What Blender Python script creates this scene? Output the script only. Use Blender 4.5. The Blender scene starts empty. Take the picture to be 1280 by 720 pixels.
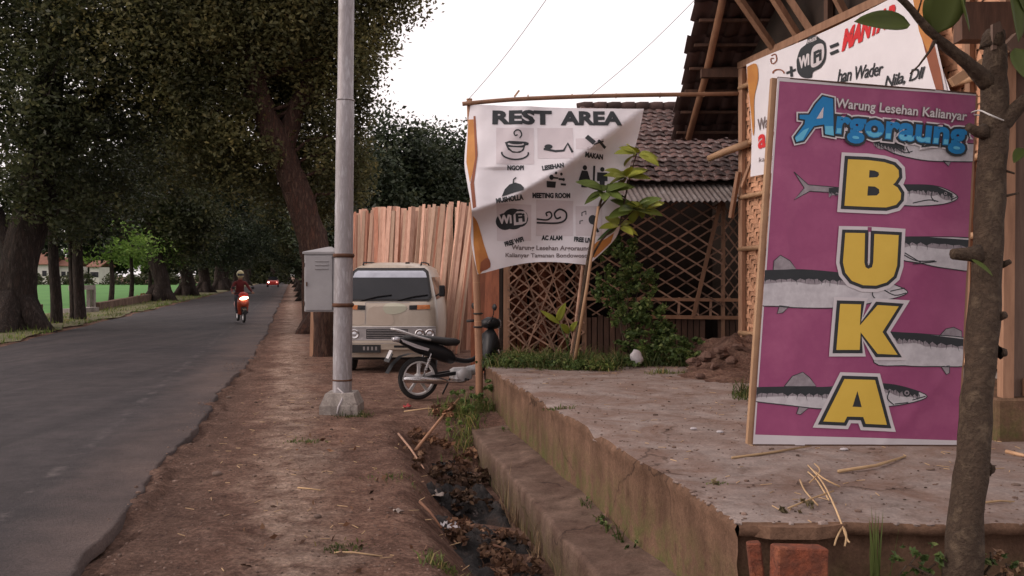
import bpy, bmesh, math, random
import numpy as np
from mathutils import Vector, Matrix, Quaternion, noise as mnoise
from mathutils.geometry import tessellate_polygon

random.seed(7)
RNG = np.random.default_rng(11)
R = math.radians
SC = bpy.context.scene
COL = SC.collection

# ------------------------------------------------------------------ camera, sky, sun, exposure
FPX, CX, HY, EYE = 1100.0, 640.0, 345.0, 1.6     # focal length in photo pixels, centre column, horizon row, eye height
cam_data = bpy.data.cameras.new('camera')
cam = bpy.data.objects.new('camera', cam_data)
COL.objects.link(cam)
cam.location = (0, 0, EYE)
cam.rotation_euler = (R(90), 0, 0)
cam_data.sensor_width = 36.0
cam_data.lens = 36.0 * FPX / 1280.0
cam_data.shift_y = (HY - 360.0) / 1280.0
cam_data.clip_start = 0.05
cam_data.clip_end = 4000
SC.camera = cam

SUN_EL, SUN_AZ = 30.0, 262.0       # azimuth clockwise from +Y: to the left of the camera, behind an even cloud deck
world = bpy.data.worlds.new('World')
SC.world = world
world.use_nodes = True
wn, wl = world.node_tree.nodes, world.node_tree.links
wn.clear()
w_out = wn.new('ShaderNodeOutputWorld')
w_bg = wn.new('ShaderNodeBackground')
w_sky = wn.new('ShaderNodeTexSky')
w_sky.sky_type = 'NISHITA'
w_sky.sun_disc = False
w_sky.sun_elevation = R(SUN_EL)
w_sky.sun_rotation = R(SUN_AZ)
w_sky.air_density = 1.2
w_sky.dust_density = 4.0
w_sky.ozone_density = 1.0
w_hs = wn.new('ShaderNodeHueSaturation')
w_hs.inputs['Saturation'].default_value = 0.22
w_tint = wn.new('ShaderNodeMix'); w_tint.data_type = 'RGBA'; w_tint.blend_type = 'MULTIPLY'
w_tint.inputs['Factor'].default_value = 1.0
w_tint.inputs['B'].default_value = (1.0, 0.912, 0.905, 1)
w_bg.inputs['Strength'].default_value = 0.15
wl.new(w_sky.outputs[0], w_hs.inputs['Color'])
w_deck = wn.new('ShaderNodeMix'); w_deck.data_type = 'RGBA'          # an even cloud deck over most of the clear sky
w_deck.inputs['Factor'].default_value = 0.68
w_deck.inputs['B'].default_value = (7.0, 6.9, 6.95, 1)
wl.new(w_hs.outputs[0], w_deck.inputs['A'])
wl.new(w_deck.outputs['Result'], w_tint.inputs['A'])
wl.new(w_tint.outputs['Result'], w_bg.inputs['Color'])
wl.new(w_bg.outputs[0], w_out.inputs['Surface'])

sun_data = bpy.data.lights.new('sun', 'SUN')
sun_data.energy = 0.6
sun_data.angle = R(25)
sun_data.color = (1.0, 0.80, 0.66)
sun = bpy.data.objects.new('sun', sun_data)
COL.objects.link(sun)
_sd = Vector((math.sin(R(SUN_AZ)) * math.cos(R(SUN_EL)), math.cos(R(SUN_AZ)) * math.cos(R(SUN_EL)), math.sin(R(SUN_EL))))
sun.rotation_euler = _sd.to_track_quat('Z', 'Y').to_euler()
sun.location = _sd * 60

SC.view_settings.view_transform = 'Standard'
SC.view_settings.look = 'None'
SC.view_settings.gamma = 1.0
SC.view_settings.exposure = 0.52
SC.view_settings.use_curve_mapping = False
SC.render.engine = 'CYCLES'
SC.cycles.max_bounces = 6
SC.cycles.transparent_max_bounces = 8

# ------------------------------------------------------------------ placing: a sight line and a distance give a point
def at(px, py, Y):
    return Vector(((px - CX) / FPX * Y, Y, EYE - (py - HY) / FPX * Y))

def ray_plane(px, py, p0, nrm):
    d = Vector(((px - CX) / FPX, 1.0, -(py - HY) / FPX))
    o = Vector((0, 0, EYE))
    k = (Vector(p0) - o).dot(nrm) / d.dot(nrm)
    return o + d * k

# ------------------------------------------------------------------ materials
MATS = {}
def new_mat(name):
    m = bpy.data.materials.new(name)
    m.use_nodes = True
    nt = m.node_tree
    b = nt.nodes['Principled BSDF']
    return m, nt.nodes, nt.links, b

def c4(c):
    return (c[0], c[1], c[2], 1.0)

def ramp(nodes, links, src, stops):
    r = nodes.new('ShaderNodeValToRGB')
    e = r.color_ramp.elements
    while len(e) < len(stops):
        e.new(0.5)
    for i, (p, c) in enumerate(stops):
        e[i].position = p
        e[i].color = c4(c) if not isinstance(c, float) else (c, c, c, 1)
    links.new(src, r.inputs[0])
    return r.outputs[0]

def mixc(nodes, links, fac, a, b, mode='MIX'):
    n = nodes.new('ShaderNodeMix'); n.data_type = 'RGBA'; n.blend_type = mode
    for sock, v in (('Factor', fac), ('A', a), ('B', b)):
        if hasattr(v, 'links') or hasattr(v, 'is_linked'):
            links.new(v, n.inputs[sock])
        elif sock == 'Factor':
            n.inputs[sock].default_value = v
        else:
            n.inputs[sock].default_value = c4(v)
    return n.outputs['Result']

def noise_tex(nodes, links, vec, scale, detail=5, rough=0.6, dist=0.0):
    n = nodes.new('ShaderNodeTexNoise')
    n.inputs['Scale'].default_value = scale
    n.inputs['Detail'].default_value = detail
    n.inputs['Roughness'].default_value = rough
    n.inputs['Distortion'].default_value = dist
    if vec is not None:
        links.new(vec, n.inputs['Vector'])
    return n.outputs['Fac']

def coords(nodes, links, stretch=None, kind='Object'):
    t = nodes.new('ShaderNodeTexCoord')
    if stretch is None:
        return t.outputs[kind]
    mp = nodes.new('ShaderNodeMapping')
    mp.inputs['Scale'].default_value = stretch
    links.new(t.outputs[kind], mp.inputs['Vector'])
    return mp.outputs[0]

def bump(nodes, links, b, h, strength, dist=0.02):
    n = nodes.new('ShaderNodeBump')
    n.inputs['Strength'].default_value = strength
    n.inputs['Distance'].default_value = dist
    links.new(h, n.inputs['Height'])
    links.new(n.outputs[0], b.inputs['Normal'])

def mat(name, c1, c2=None, scale=6.0, rough=0.75, bmp=0.25, bdist=0.01, metal=0.0, spec=0.3, stretch=None,
        c3=None, island=0.0, lo=0.3, hi=0.7, coat=0.0):
    """two or three tone noise material; island > 0 adds a brightness change from piece to piece"""
    if name in MATS:
        return MATS[name]
    m, N, L, b = new_mat(name)
    v = coords(N, L, stretch)
    if c2 is None:
        c2 = tuple(x * 0.8 for x in c1)
    f = noise_tex(N, L, v, scale, 7, 0.65)
    stops = [(lo, c1), (hi, c2)] if c3 is None else [(lo, c1), ((lo + hi) / 2, c2), (hi, c3)]
    col = ramp(N, L, f, stops)
    if island > 0:
        g = N.new('ShaderNodeNewGeometry')
        oi = N.new('ShaderNodeObjectInfo')
        ad = N.new('ShaderNodeMath'); ad.operation = 'ADD'
        L.new(g.outputs['Random Per Island'], ad.inputs[0]); L.new(oi.outputs['Random'], ad.inputs[1])
        fr = N.new('ShaderNodeMath'); fr.operation = 'FRACT'; L.new(ad.outputs[0], fr.inputs[0])
        mr = N.new('ShaderNodeMapRange')
        mr.inputs['To Min'].default_value = 1 - island
        mr.inputs['To Max'].default_value = 1 + island
        L.new(fr.outputs[0], mr.inputs['Value'])
        cc = N.new('ShaderNodeCombineColor')
        for k in range(3):
            L.new(mr.outputs[0], cc.inputs[k])
        col = mixc(N, L, 1.0, col, cc.outputs[0], 'MULTIPLY')
    L.new(col, b.inputs['Base Color'])
    b.inputs['Roughness'].default_value = rough
    b.inputs['Metallic'].default_value = metal
    b.inputs['Specular IOR Level'].default_value = spec
    b.inputs['Coat Weight'].default_value = coat
    if bmp > 0:
        f2 = noise_tex(N, L, v, scale * 4, 6, 0.6)
        bump(N, L, b, f2, bmp, bdist)
    MATS[name] = m
    return m

def leaf_mat(name, c1, c2, c3=None, trans=0.25, rough=0.5):
    if name in MATS:
        return MATS[name]
    m, N, L, b = new_mat(name)
    g = N.new('ShaderNodeNewGeometry')
    stops = [(0.0, c1), (1.0, c2)] if c3 is None else [(0.0, c1), (0.7, c2), (1.0, c3)]
    col = ramp(N, L, g.outputs['Random Per Island'], stops)
    v = coords(N, L)
    f = noise_tex(N, L, v, 0.7, 3)
    k = ramp(N, L, f, [(0.36, (0.45, 0.47, 0.45)), (0.5, (.95, .95, .95)), (0.66, (1.6, 1.5, 1.35))])
    col = mixc(N, L, 1.0, col, k, 'MULTIPLY')
    L.new(col, b.inputs['Base Color'])
    b.inputs['Roughness'].default_value = rough
    b.inputs['Specular IOR Level'].default_value = 0.25
    t = N.new('ShaderNodeBsdfTranslucent')
    L.new(col, t.inputs['Color'])
    mx = N.new('ShaderNodeMixShader')
    mx.inputs[0].default_value = trans
    L.new(b.outputs[0], mx.inputs[1]); L.new(t.outputs[0], mx.inputs[2])
    L.new(mx.outputs[0], N['Material Output'].inputs['Surface'])
    MATS[name] = m
    return m

def emit_mat(name, color, strength):
    m, N, L, b = new_mat(name)
    b.inputs['Base Color'].default_value = c4(color)
    b.inputs['Emission Color'].default_value = c4(color)
    b.inputs['Emission Strength'].default_value = strength
    MATS[name] = m
    return m

ROADN = (0.9701, 0.2425)       # across the road, to the right
def road_axis(N, L):
    """metres across the road as a shader value"""
    t = N.new('ShaderNodeTexCoord')
    d = N.new('ShaderNodeVectorMath'); d.operation = 'DOT_PRODUCT'
    d.inputs[1].default_value = (ROADN[0], ROADN[1], 0)
    L.new(t.outputs['Object'], d.inputs[0])
    return d.outputs['Value'], t.outputs['Object']

def maprange(N, L, src, a, b_, c, d):
    m = N.new('ShaderNodeMapRange')
    for k, v in zip(('From Min', 'From Max', 'To Min', 'To Max'), (a, b_, c, d)):
        m.inputs[k].default_value = v
    L.new(src, m.inputs['Value'])
    return m.outputs[0]

def math2(N, L, op, a, b_):
    m = N.new('ShaderNodeMath'); m.operation = op
    for i, v in enumerate((a, b_)):
        if isinstance(v, (int, float)):
            m.inputs[i].default_value = v
        else:
            L.new(v, m.inputs[i])
    return m.outputs[0]

def make_soil():
    m, N, L, b = new_mat('soil')
    t, v = road_axis(N, L)
    big = noise_tex(N, L, v, 0.9, 6, 0.65, 0.4)
    mid = noise_tex(N, L, v, 4.5, 8, 0.7)
    fine = noise_tex(N, L, v, 26, 9, 0.8)
    col = ramp(N, L, mid, [(0.30, (0.108, 0.062, 0.049)), (0.5, (0.195, 0.118, 0.091)), (0.72, (0.310, 0.205, 0.162))])
    # the trodden, dusty track runs beside the road; a shape of its own, broken up by noise
    tt = math2(N, L, 'ADD', t, math2(N, L, 'MULTIPLY', math2(N, L, 'SUBTRACT', big, 0.5), 1.1))
    dist = math2(N, L, 'ABSOLUTE', math2(N, L, 'SUBTRACT', tt, 0.0), 0.0)
    band = maprange(N, L, dist, 0.06, 0.42, 1.0, 0.0)
    band = math2(N, L, 'MULTIPLY', band, maprange(N, L, mid, 0.35, 0.62, 0.0, 1.0))
    col = mixc(N, L, math2(N, L, 'MULTIPLY', band, 0.8), col, (0.43, 0.335, 0.275))
    # darker dirt close to the asphalt
    near = maprange(N, L, math2(N, L, 'ABSOLUTE', math2(N, L, 'SUBTRACT', t, -0.85), 0), 0.1, 0.6, 1.0, 0.0)
    col = mixc(N, L, math2(N, L, 'MULTIPLY', near, 0.45), col, (0.085, 0.060, 0.050))
    grain = ramp(N, L, fine, [(0.36, (0.42, 0.40, 0.40)), (0.52, (0.95, 0.95, 0.95)), (0.70, (1.65, 1.58, 1.5))])
    col = mixc(N, L, 0.85, col, grain, 'MULTIPLY')
    blot = ramp(N, L, big, [(0.38, (0.84, 0.82, 0.82)), (0.62, (1.2, 1.18, 1.15))])
    col = mixc(N, L, 1.0, col, blot, 'MULTIPLY')
    L.new(col, b.inputs['Base Color'])
    b.inputs['Roughness'].default_value = 0.95
    b.inputs['Specular IOR Level'].default_value = 0.1
    vo = N.new('ShaderNodeTexVoronoi'); vo.inputs['Scale'].default_value = 38
    L.new(v, vo.inputs['Vector'])
    clod = ramp(N, L, vo.outputs['Distance'], [(0.15, (1.12, 1.1, 1.08)), (0.55, (.80, .79, .78))])
    col2 = mixc(N, L, 0.8, col, clod, 'MULTIPLY')
    L.new(col2, b.inputs['Base Color'])
    h = math2(N, L, 'ADD', math2(N, L, 'MULTIPLY', mid, 1.0), math2(N, L, 'MULTIPLY', fine, 0.7))
    h = math2(N, L, 'SUBTRACT', h, math2(N, L, 'MULTIPLY', vo.outputs['Distance'], 0.25))
    bump(N, L, b, h, 1.0, 0.05)
    MATS['soil'] = m

def make_asphalt():
    m, N, L, b = new_mat('asphalt')
    t, v = road_axis(N, L)
    big = noise_tex(N, L, v, 0.5, 6, 0.65, 0.5)
    mid = noise_tex(N, L, v, 3.2, 7, 0.7)
    fine = noise_tex(N, L, v, 60, 6, 0.8)
    # long streaks along the driving direction
    mp = N.new('ShaderNodeMapping'); mp.vector_type = 'POINT'
    mp.inputs['Rotation'].default_value = (0, 0, R(-14.0))
    mp.inputs['Scale'].default_value = (2.6, 0.10, 1)
    L.new(v, mp.inputs['Vector'])
    streak = noise_tex(N, L, mp.outputs[0], 1.0, 5, 0.6)
    col = ramp(N, L, mid, [(0.3, (0.030, 0.027, 0.029)), (0.7, (0.056, 0.050, 0.052))])
    col = mixc(N, L, 1.0, col, ramp(N, L, streak, [(0.32, (0.74, 0.73, 0.74)), (0.68, (1.25, 1.2, 1.18))]), 'MULTIPLY')
    # dust and grit gathered along the right edge
    tt = math2(N, L, 'ADD', t, math2(N, L, 'MULTIPLY', math2(N, L, 'SUBTRACT', mid, 0.5), 0.45))
    edge = maprange(N, L, tt, -1.75, -1.15, 0.0, 1.0)
    edge = math2(N, L, 'MULTIPLY', edge, maprange(N, L, big, 0.3, 0.6, 0.35, 1.0))
    col = mixc(N, L, math2(N, L, 'MULTIPLY', edge, 0.55), col, (0.135, 0.098, 0.086))
    # remains of an edge line, mostly worn off
    ln = maprange(N, L, math2(N, L, 'ABSOLUTE', math2(N, L, 'SUBTRACT', t, -1.80), 0), 0.02, 0.075, 1.0, 0.0)
    ln = math2(N, L, 'MULTIPLY', ln, maprange(N, L, noise_tex(N, L, v, 3.4, 7, 0.75), 0.50, 0.66, 0.0, 1.0))
    col = mixc(N, L, math2(N, L, 'MULTIPLY', ln, 0.32), col, (0.26, 0.23, 0.22))
    patch = ramp(N, L, big, [(0.36, (0.80, 0.80, 0.83)), (0.50, (1.0, .98, .98)), (0.64, (1.14, 1.1, 1.08))])
    col = mixc(N, L, 0.8, col, ramp(N, L, fine, [(0.36, (0.55, 0.55, 0.55)), (0.66, (1.45, 1.42, 1.4))]), 'MULTIPLY')
    col = mixc(N, L, 1.0, col, patch, 'MULTIPLY')
    L.new(col, b.inputs['Base Color'])
    b.inputs['Roughness'].default_value = 0.78
    b.inputs['Specular IOR Level'].default_value = 0.25
    bump(N, L, b, math2(N, L, 'ADD', fine, mid), 0.8, 0.02)
    MATS['asphalt'] = m

def make_concrete(name, base, dirt, moss=None, zlo=0.0, zhi=0.3, dirt_lo=0.42, dirt_hi=0.62, run=0.9):
    m, N, L, b = new_mat(name)
    v = coords(N, L)
    mp = N.new('ShaderNodeMapping'); mp.inputs['Scale'].default_value = (3, 3, 0.45)
    L.new(v, mp.inputs['Vector'])
    runs = noise_tex(N, L, mp.outputs[0], 1.8, 6, 0.6)
    mid = noise_tex(N, L, v, 2.0, 8, 0.68, 0.6)
    sm = noise_tex(N, L, v, 9.0, 7, 0.65)
    fine = noise_tex(N, L, v, 55, 4, 0.7)
    col = ramp(N, L, sm, [(0.3, tuple(x * 0.78 for x in base)), (0.7, tuple(x * 1.15 for x in base))])
    col = mixc(N, L, ramp(N, L, mid, [(dirt_lo, 0.0), (dirt_hi, 0.9)]), col, dirt)
    col = mixc(N, L, run, col, ramp(N, L, runs, [(0.32, (0.62, 0.60, 0.58)), (0.66, (1.15, 1.14, 1.12))]), 'MULTIPLY')
    vo = N.new('ShaderNodeTexVoronoi'); vo.feature = 'DISTANCE_TO_EDGE'; vo.inputs['Scale'].default_value = 0.55
    wv = N.new('ShaderNodeVectorMath'); wv.operation = 'ADD'
    wn_ = N.new('ShaderNodeTexNoise'); wn_.inputs['Scale'].default_value = 2.5; wn_.inputs['Detail'].default_value = 6
    L.new(v, wn_.inputs['Vector'])
    sc_ = N.new('ShaderNodeVectorMath'); sc_.operation = 'SCALE'; sc_.inputs['Scale'].default_value = 0.5
    L.new(wn_.outputs['Color'], sc_.inputs[0]); L.new(v, wv.inputs[0]); L.new(sc_.outputs[0], wv.inputs[1]); L.new(wv.outputs[0], vo.inputs['Vector'])
    crack = ramp(N, L, vo.outputs['Distance'], [(0.002, 1.0), (0.007, 0.0)])
    crack = math2(N, L, 'MULTIPLY', crack, maprange(N, L, mid, 0.42, 0.56, 0.0, 1.0))
    col = mixc(N, L, math2(N, L, 'MULTIPLY', crack, 0.7), col, tuple(x * .3 for x in dirt))
    spots = ramp(N, L, noise_tex(N, L, v, 5.0, 8, 0.75), [(0.56, (1.0, 1.0, 1.0)), (0.70, (0.58, 0.55, 0.52))])
    col = mixc(N, L, 0.9, col, spots, 'MULTIPLY')
    if moss is not None:
        sx = N.new('ShaderNodeSeparateXYZ'); L.new(v, sx.inputs[0])
        low = maprange(N, L, sx.outputs['Z'], zlo, zhi, 1.0, 0.0)
        k = math2(N, L, 'MULTIPLY', low, ramp(N, L, sm, [(0.40, 0.0), (0.62, 1.0)]))
        col = mixc(N, L, math2(N, L, 'MULTIPLY', k, 0.8), col, moss)
    col = mixc(N, L, 0.7, col, ramp(N, L, fine, [(0.33, (0.7, 0.7, 0.7)), (0.7, (1.25, 1.25, 1.25))]), 'MULTIPLY')
    L.new(col, b.inputs['Base Color'])
    b.inputs['Roughness'].default_value = 0.92
    b.inputs['Specular IOR Level'].default_value = 0.15
    bump(N, L, b, math2(N, L, 'ADD', sm, math2(N, L, 'MULTIPLY', fine, 0.5)), 0.6, 0.015)
    MATS[name] = m

make_soil()
make_asphalt()
make_concrete('terrace_top', (0.275, 0.225, 0.205), (0.180, 0.115, 0.090), None, 0, 1, 0.40, 0.62, 0.35)
make_concrete('terrace_side', (0.165, 0.098, 0.066), (0.090, 0.052, 0.034), (0.075, 0.085, 0.025), 0.0, 0.33, 0.45, 0.7)
make_concrete('ledge', (0.155, 0.105, 0.082), (0.090, 0.055, 0.042), (0.085, 0.085, 0.025), -0.45, -0.08, 0.4, 0.62)
make_concrete('plain_concrete', (0.30, 0.27, 0.25), (0.19, 0.15, 0.13), None, 0, 1, 0.5, 0.75)

# ------------------------------------------------------------------ objects
ORG = {}
def tag(o, label=None, cat=None, group=None, kind=None):
    if label: o['label'] = label
    if cat: o['category'] = cat
    if group: o['group'] = group
    if kind: o['kind'] = kind
    return o

def thing(name, loc, label, cat, group=None, rz=0.0):
    o = bpy.data.objects.new(name, None)
    o.empty_display_size = 0.2
    COL.objects.link(o)
    o.location = loc
    o.rotation_euler = (0, 0, rz)
    ORG[o.name] = Vector(loc)
    return tag(o, label, cat, group)

def root_org(o):
    while o.parent is not None:
        o = o.parent
    return ORG.get(o.name, Vector((0, 0, 0)))

def link_mesh(name, me, parent=None, mats=None):
    o = bpy.data.objects.new(name, me)
    COL.objects.link(o)
    if parent is not None:
        o.parent = parent
    return o

class MB:
    def __init__(self):
        self.v, self.f, self.mi = [], [], []
        self.cur = 0
    def add(self, vs, fs):
        n = len(self.v)
        self.v.extend([tuple(p) for p in vs])
        for f in fs:
            self.f.append(tuple(i + n for i in f)); self.mi.append(self.cur)
        return self
    def box(self, c, s, rot=None, taper=1.0):
        c = Vector(c); q = rot if rot is not None else Matrix.Identity(3)
        hx, hy, hz = s[0] / 2, s[1] / 2, s[2] / 2
        vs = []
        for z, k in ((-hz, 1.0), (hz, taper)):
            for x, y in ((-hx, -hy), (hx, -hy), (hx, hy), (-hx, hy)):
                vs.append(c + q @ Vector((x * k, y * k, z)))
        return self.add(vs, [(0, 3, 2, 1), (4, 5, 6, 7), (0, 1, 5, 4), (1, 2, 6, 5), (2, 3, 7, 6), (3, 0, 4, 7)])
    def bevbox(self, c, s, b, rot=None):
        """box with chamfered vertical and horizontal edges"""
        c = Vector(c); q = rot if rot is not None else Matrix.Identity(3)
        hx, hy, hz = s[0] / 2, s[1] / 2, s[2] / 2
        rings = []
        for z, ins in ((-hz, b), (-hz + b, 0), (hz - b, 0), (hz, b)):
            x, y = hx - ins, hy - ins
            k = b
            pts = [(-x + k, -y), (x - k, -y), (x, -y + k), (x, y - k), (x - k, y), (-x + k, y), (-x, y - k), (-x, -y + k)]
            rings.append([c + q @ Vector((px, py, z)) for px, py in pts])
        return self.loft(rings, True, True)
    def loft(self, rings, cap0=False, cap1=False, closed=True):
        n = len(rings[0]); vs = [p for r in rings for p in r]; fs = []
        for i in range(len(rings) - 1):
            for j in range(n if closed else n - 1):
                k = (j + 1) % n
                fs.append((i * n + j, i * n + k, (i + 1) * n + k, (i + 1) * n + j))
        if cap0: fs.append(tuple(reversed(range(n))))
        if cap1: fs.append(tuple((len(rings) - 1) * n + j for j in range(n)))
        return self.add(vs, fs)
    def bar(self, a, b, w, h, up=(0, 0, 1), twist=0.0):
        a, b = Vector(a), Vector(b); d = (b - a); ln = d.length
        if ln < 1e-6: return self
        d.normalize(); u = Vector(up)
        if abs(d.dot(u)) > 0.98: u = Vector((0, 1, 0))
        s = d.cross(u).normalized(); t = s.cross(d).normalized()
        if twist:
            q = Quaternion(d, twist); s = q @ s; t = q @ t
        r = lambda p: [p - s * w / 2 - t * h / 2, p + s * w / 2 - t * h / 2, p + s * w / 2 + t * h / 2, p - s * w / 2 + t * h / 2]
        return self.loft([r(a), r(b)], True, True)
    def tube(self, pts, rad, n=8, cap=True, wob=0.0):
        pts = [Vector(p) for p in pts]
        if not isinstance(rad, (list, tuple)): rad = [rad] * len(pts)
        rings = []; prev = None
        for i, p in enumerate(pts):
            if i == 0: d = pts[1] - p
            elif i == len(pts) - 1: d = p - pts[i - 1]
            else: d = (pts[i + 1] - p).normalized() + (p - pts[i - 1]).normalized()
            d.normalize()
            if prev is None:
                u = Vector((0, 0, 1)) if abs(d.z) < 0.9 else Vector((1, 0, 0))
                s = d.cross(u).normalized()
            else:
                s = (prev - d * prev.dot(d)).normalized()
            prev = s; t = d.cross(s)
            ring = []
            for k in range(n):
                a = 2 * math.pi * k / n
                rr = rad[i] * (1 + (random.uniform(-wob, wob) if wob else 0))
                ring.append(p + (s * math.cos(a) + t * math.sin(a)) * rr)
            rings.append(ring)
        return self.loft(rings, cap, cap)
    def lathe(self, c, axis, prof, n=20, cap=True):
        """prof: list of (distance along axis, radius)"""
        c = Vector(c); d = Vector(axis).normalized()
        u = Vector((0, 0, 1)) if abs(d.z) < 0.9 else Vector((1, 0, 0))
        s = d.cross(u).normalized(); t = d.cross(s)
        rings = [[c + d * h + (s * math.cos(2 * math.pi * k / n) + t * math.sin(2 * math.pi * k / n)) * r for k in range(n)] for h, r in prof]
        return self.loft(rings, cap, cap)
    def torus(self, c, axis, R1, r, n=28, m=8, flat=1.0):
        c = Vector(c); d = Vector(axis).normalized()
        u = Vector((0, 0, 1)) if abs(d.z) < 0.9 else Vector((1, 0, 0))
        s = d.cross(u).normalized(); t = d.cross(s)
        vs, fs = [], []
        for i in range(n):
            a = 2 * math.pi * i / n; e = s * math.cos(a) + t * math.sin(a)
            for j in range(m):
                b = 2 * math.pi * j / m
                vs.append(c + e * (R1 + r * math.cos(b)) + d * (r * flat * math.sin(b)))
        for i in range(n):
            for j in range(m):
                fs.append((i * m + j, ((i + 1) % n) * m + j, ((i + 1) % n) * m + (j + 1) % m, i * m + (j + 1) % m))
        return self.add(vs, fs)
    def prism(self, pts, off):
        off = Vector(off); pts = [Vector(p) for p in pts]; n = len(pts)
        vs = pts + [p + off for p in pts]
        fs = [tuple(reversed(range(n))), tuple(range(n, 2 * n))] + [(i, (i + 1) % n, n + (i + 1) % n, n + i) for i in range(n)]
        return self.add(vs, fs)
    def ball(self, c, r, n=12, m=8, sc=(1, 1, 1)):
        c = Vector(c); vs = []; fs = []
        for i in range(m + 1):
            th = math.pi * i / m
            for j in range(n):
                a = 2 * math.pi * j / n
                vs.append(c + Vector((math.sin(th) * math.cos(a) * r * sc[0], math.sin(th) * math.sin(a) * r * sc[1], math.cos(th) * r * sc[2])))
        for i in range(m):
            for j in range(n):
                k = (j + 1) % n
                fs.append((i * n + j, (i + 1) * n + j, (i + 1) * n + k, i * n + k))
        return self.add(vs, fs)
    def build(self, name, mats, parent=None, world=True, smooth=False, angle=None):
        off = root_org(parent) if (parent is not None and world) else Vector((0, 0, 0))
        me = bpy.data.meshes.new(name)
        me.from_pydata([(p[0] - off.x, p[1] - off.y, p[2] - off.z) for p in self.v], [], self.f)
        if not isinstance(mats, (list, tuple)): mats = [mats]
        for m in mats:
            me.materials.append(MATS[m] if isinstance(m, str) else m)
        if len(mats) > 1:
            me.polygons.foreach_set('material_index', self.mi)
        if smooth:
            me.polygons.foreach_set('use_smooth', [True] * len(me.polygons))
            if angle is not None:
                me.set_sharp_from_angle(angle=R(angle))
        me.validate(); me.update()
        return link_mesh(name, me, parent)

def np_mesh(name, V, F, m, parent=None, smooth=False, world=True):
    """V (n,3), F (k,3) or (k,4) arrays, fast"""
    off = root_org(parent) if (parent is not None and world) else Vector((0, 0, 0))
    V = np.asarray(V, dtype=np.float32) - np.array(off, dtype=np.float32)
    F = np.asarray(F, dtype=np.int32)
    me = bpy.data.meshes.new(name)
    k = F.shape[1]
    me.vertices.add(len(V)); me.vertices.foreach_set('co', V.ravel())
    me.loops.add(F.size); me.loops.foreach_set('vertex_index', F.ravel())
    me.polygons.add(len(F))
    me.polygons.foreach_set('loop_start', np.arange(0, F.size, k, dtype=np.int32))
    me.polygons.foreach_set('loop_total', np.full(len(F), k, dtype=np.int32))
    if smooth:
        me.polygons.foreach_set('use_smooth', np.ones(len(F), dtype=bool))
    me.materials.append(MATS[m] if isinstance(m, str) else m)
    me.update(calc_edges=True)
    return link_mesh(name, me, parent)

def fbm(x, y, z=0.0, sc=1.0, oct=4):
    return mnoise.fractal(Vector((x * sc, y * sc, z * sc)), 1.0, 2.0, oct)

def sstep(a, b, x):
    t = max(0.0, min(1.0, (x - a) / (b - a)))
    return t * t * (3 - 2 * t)

def road_xy(s, t):
    return (-0.2425 * s + 0.9701 * t, 0.9701 * s + 0.2425 * t)

def road_st(x, y):
    return (-0.2425 * x + 0.9701 * y, 0.9701 * x + 0.2425 * y)

def edge_r(s):
    return -1.07 + 0.36 * sstep(5, 22, s) + 0.035 * math.sin(s * .8) + 0.05 * fbm(s, 3.1, 0, 0.7, 3) + .035 * fbm(s, 8.1, 0, 4.0, 4)

def edge_l(s):
    return -6.3 + 0.08 * math.sin(s * 0.9) + 0.12 * fbm(s, 9.1, 0, 0.5, 3)

def wall_x(y):            # road-side face of the terrace
    return 1.82 - 0.195 * y

TZ = 0.47                 # top of the terrace

# ------------------------------------------------------------------ more materials
mat('field_green', (0.045, 0.15, 0.028), (0.085, 0.23, 0.045), 0.35, 0.9, 0.4, 0.1)
mat('verge', (0.055, 0.085, 0.022), (0.13, 0.105, 0.06), 1.6, 0.95, 0.6, 0.03, c3=(0.09, 0.13, 0.03))
mat('bark', (0.060, 0.038, 0.029), (0.020, 0.014, 0.012), 4.0, 0.97, 1.0, 0.10, stretch=(3, 3, 0.6), c3=(0.085, 0.062, 0.050))
mat('bark_red', (0.125, 0.056, 0.036), (0.040, 0.021, 0.016), 4.0, 0.97, 1.0, 0.10, stretch=(3, 3, 0.6), c3=(0.15, 0.085, 0.06))
mat('bark_young', (0.092, 0.062, 0.042), (0.048, 0.032, 0.022), 14.0, 0.95, 1.0, 0.02, c3=(0.135, 0.098, 0.066), lo=.25, hi=.75)
mat('bamboo', (0.34, 0.18, 0.105), (0.22, 0.115, 0.07), 7.0, 0.6, 0.25, 0.006, stretch=(1, 1, 0.4), island=0.22)
mat('bamboo_pale', (0.46, 0.29, 0.17), (0.33, 0.19, 0.11), 7.0, 0.55, 0.25, 0.005, island=0.2)
mat('bamboo_old', (0.34, 0.20, 0.135), (0.17, 0.10, 0.07), 9.0, 0.7, 0.3, 0.005, island=0.45)
mat('woven', (0.60, 0.335, 0.205), (0.43, 0.215, 0.125), 8.0, 0.6, 0.3, 0.004, island=0.30)
mat('woven_shade', (0.035, 0.022, 0.016), (0.02, 0.014, 0.011), 8.0, 0.8, 0.3, 0.004)  # woven bamboo with indoor shade painted into its colour
mat('plank', (0.60, 0.37, 0.275), (0.42, 0.235, 0.17), 5.0, 0.8, 0.35, 0.006, stretch=(7, 7, 0.5), island=0.35)
mat('plank_tan', (0.58, 0.40, 0.29), (0.44, 0.28, 0.20), 5.0, 0.8, 0.35, 0.006, stretch=(7, 7, 0.5), island=0.3)
mat('plank_rust', (0.46, 0.22, 0.145), (0.30, 0.13, 0.085), 5.0, 0.8, 0.35, 0.006, stretch=(7, 7, 0.5), island=0.35)
PLANKS = ('plank', 'plank_tan', 'plank', 'plank_rust', 'plank_tan')
mat('plank_red', (0.30, 0.105, 0.055), (0.17, 0.06, 0.035), 5.0, 0.8, 0.35, 0.006, stretch=(6, 6, 0.5), island=0.35)
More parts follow.
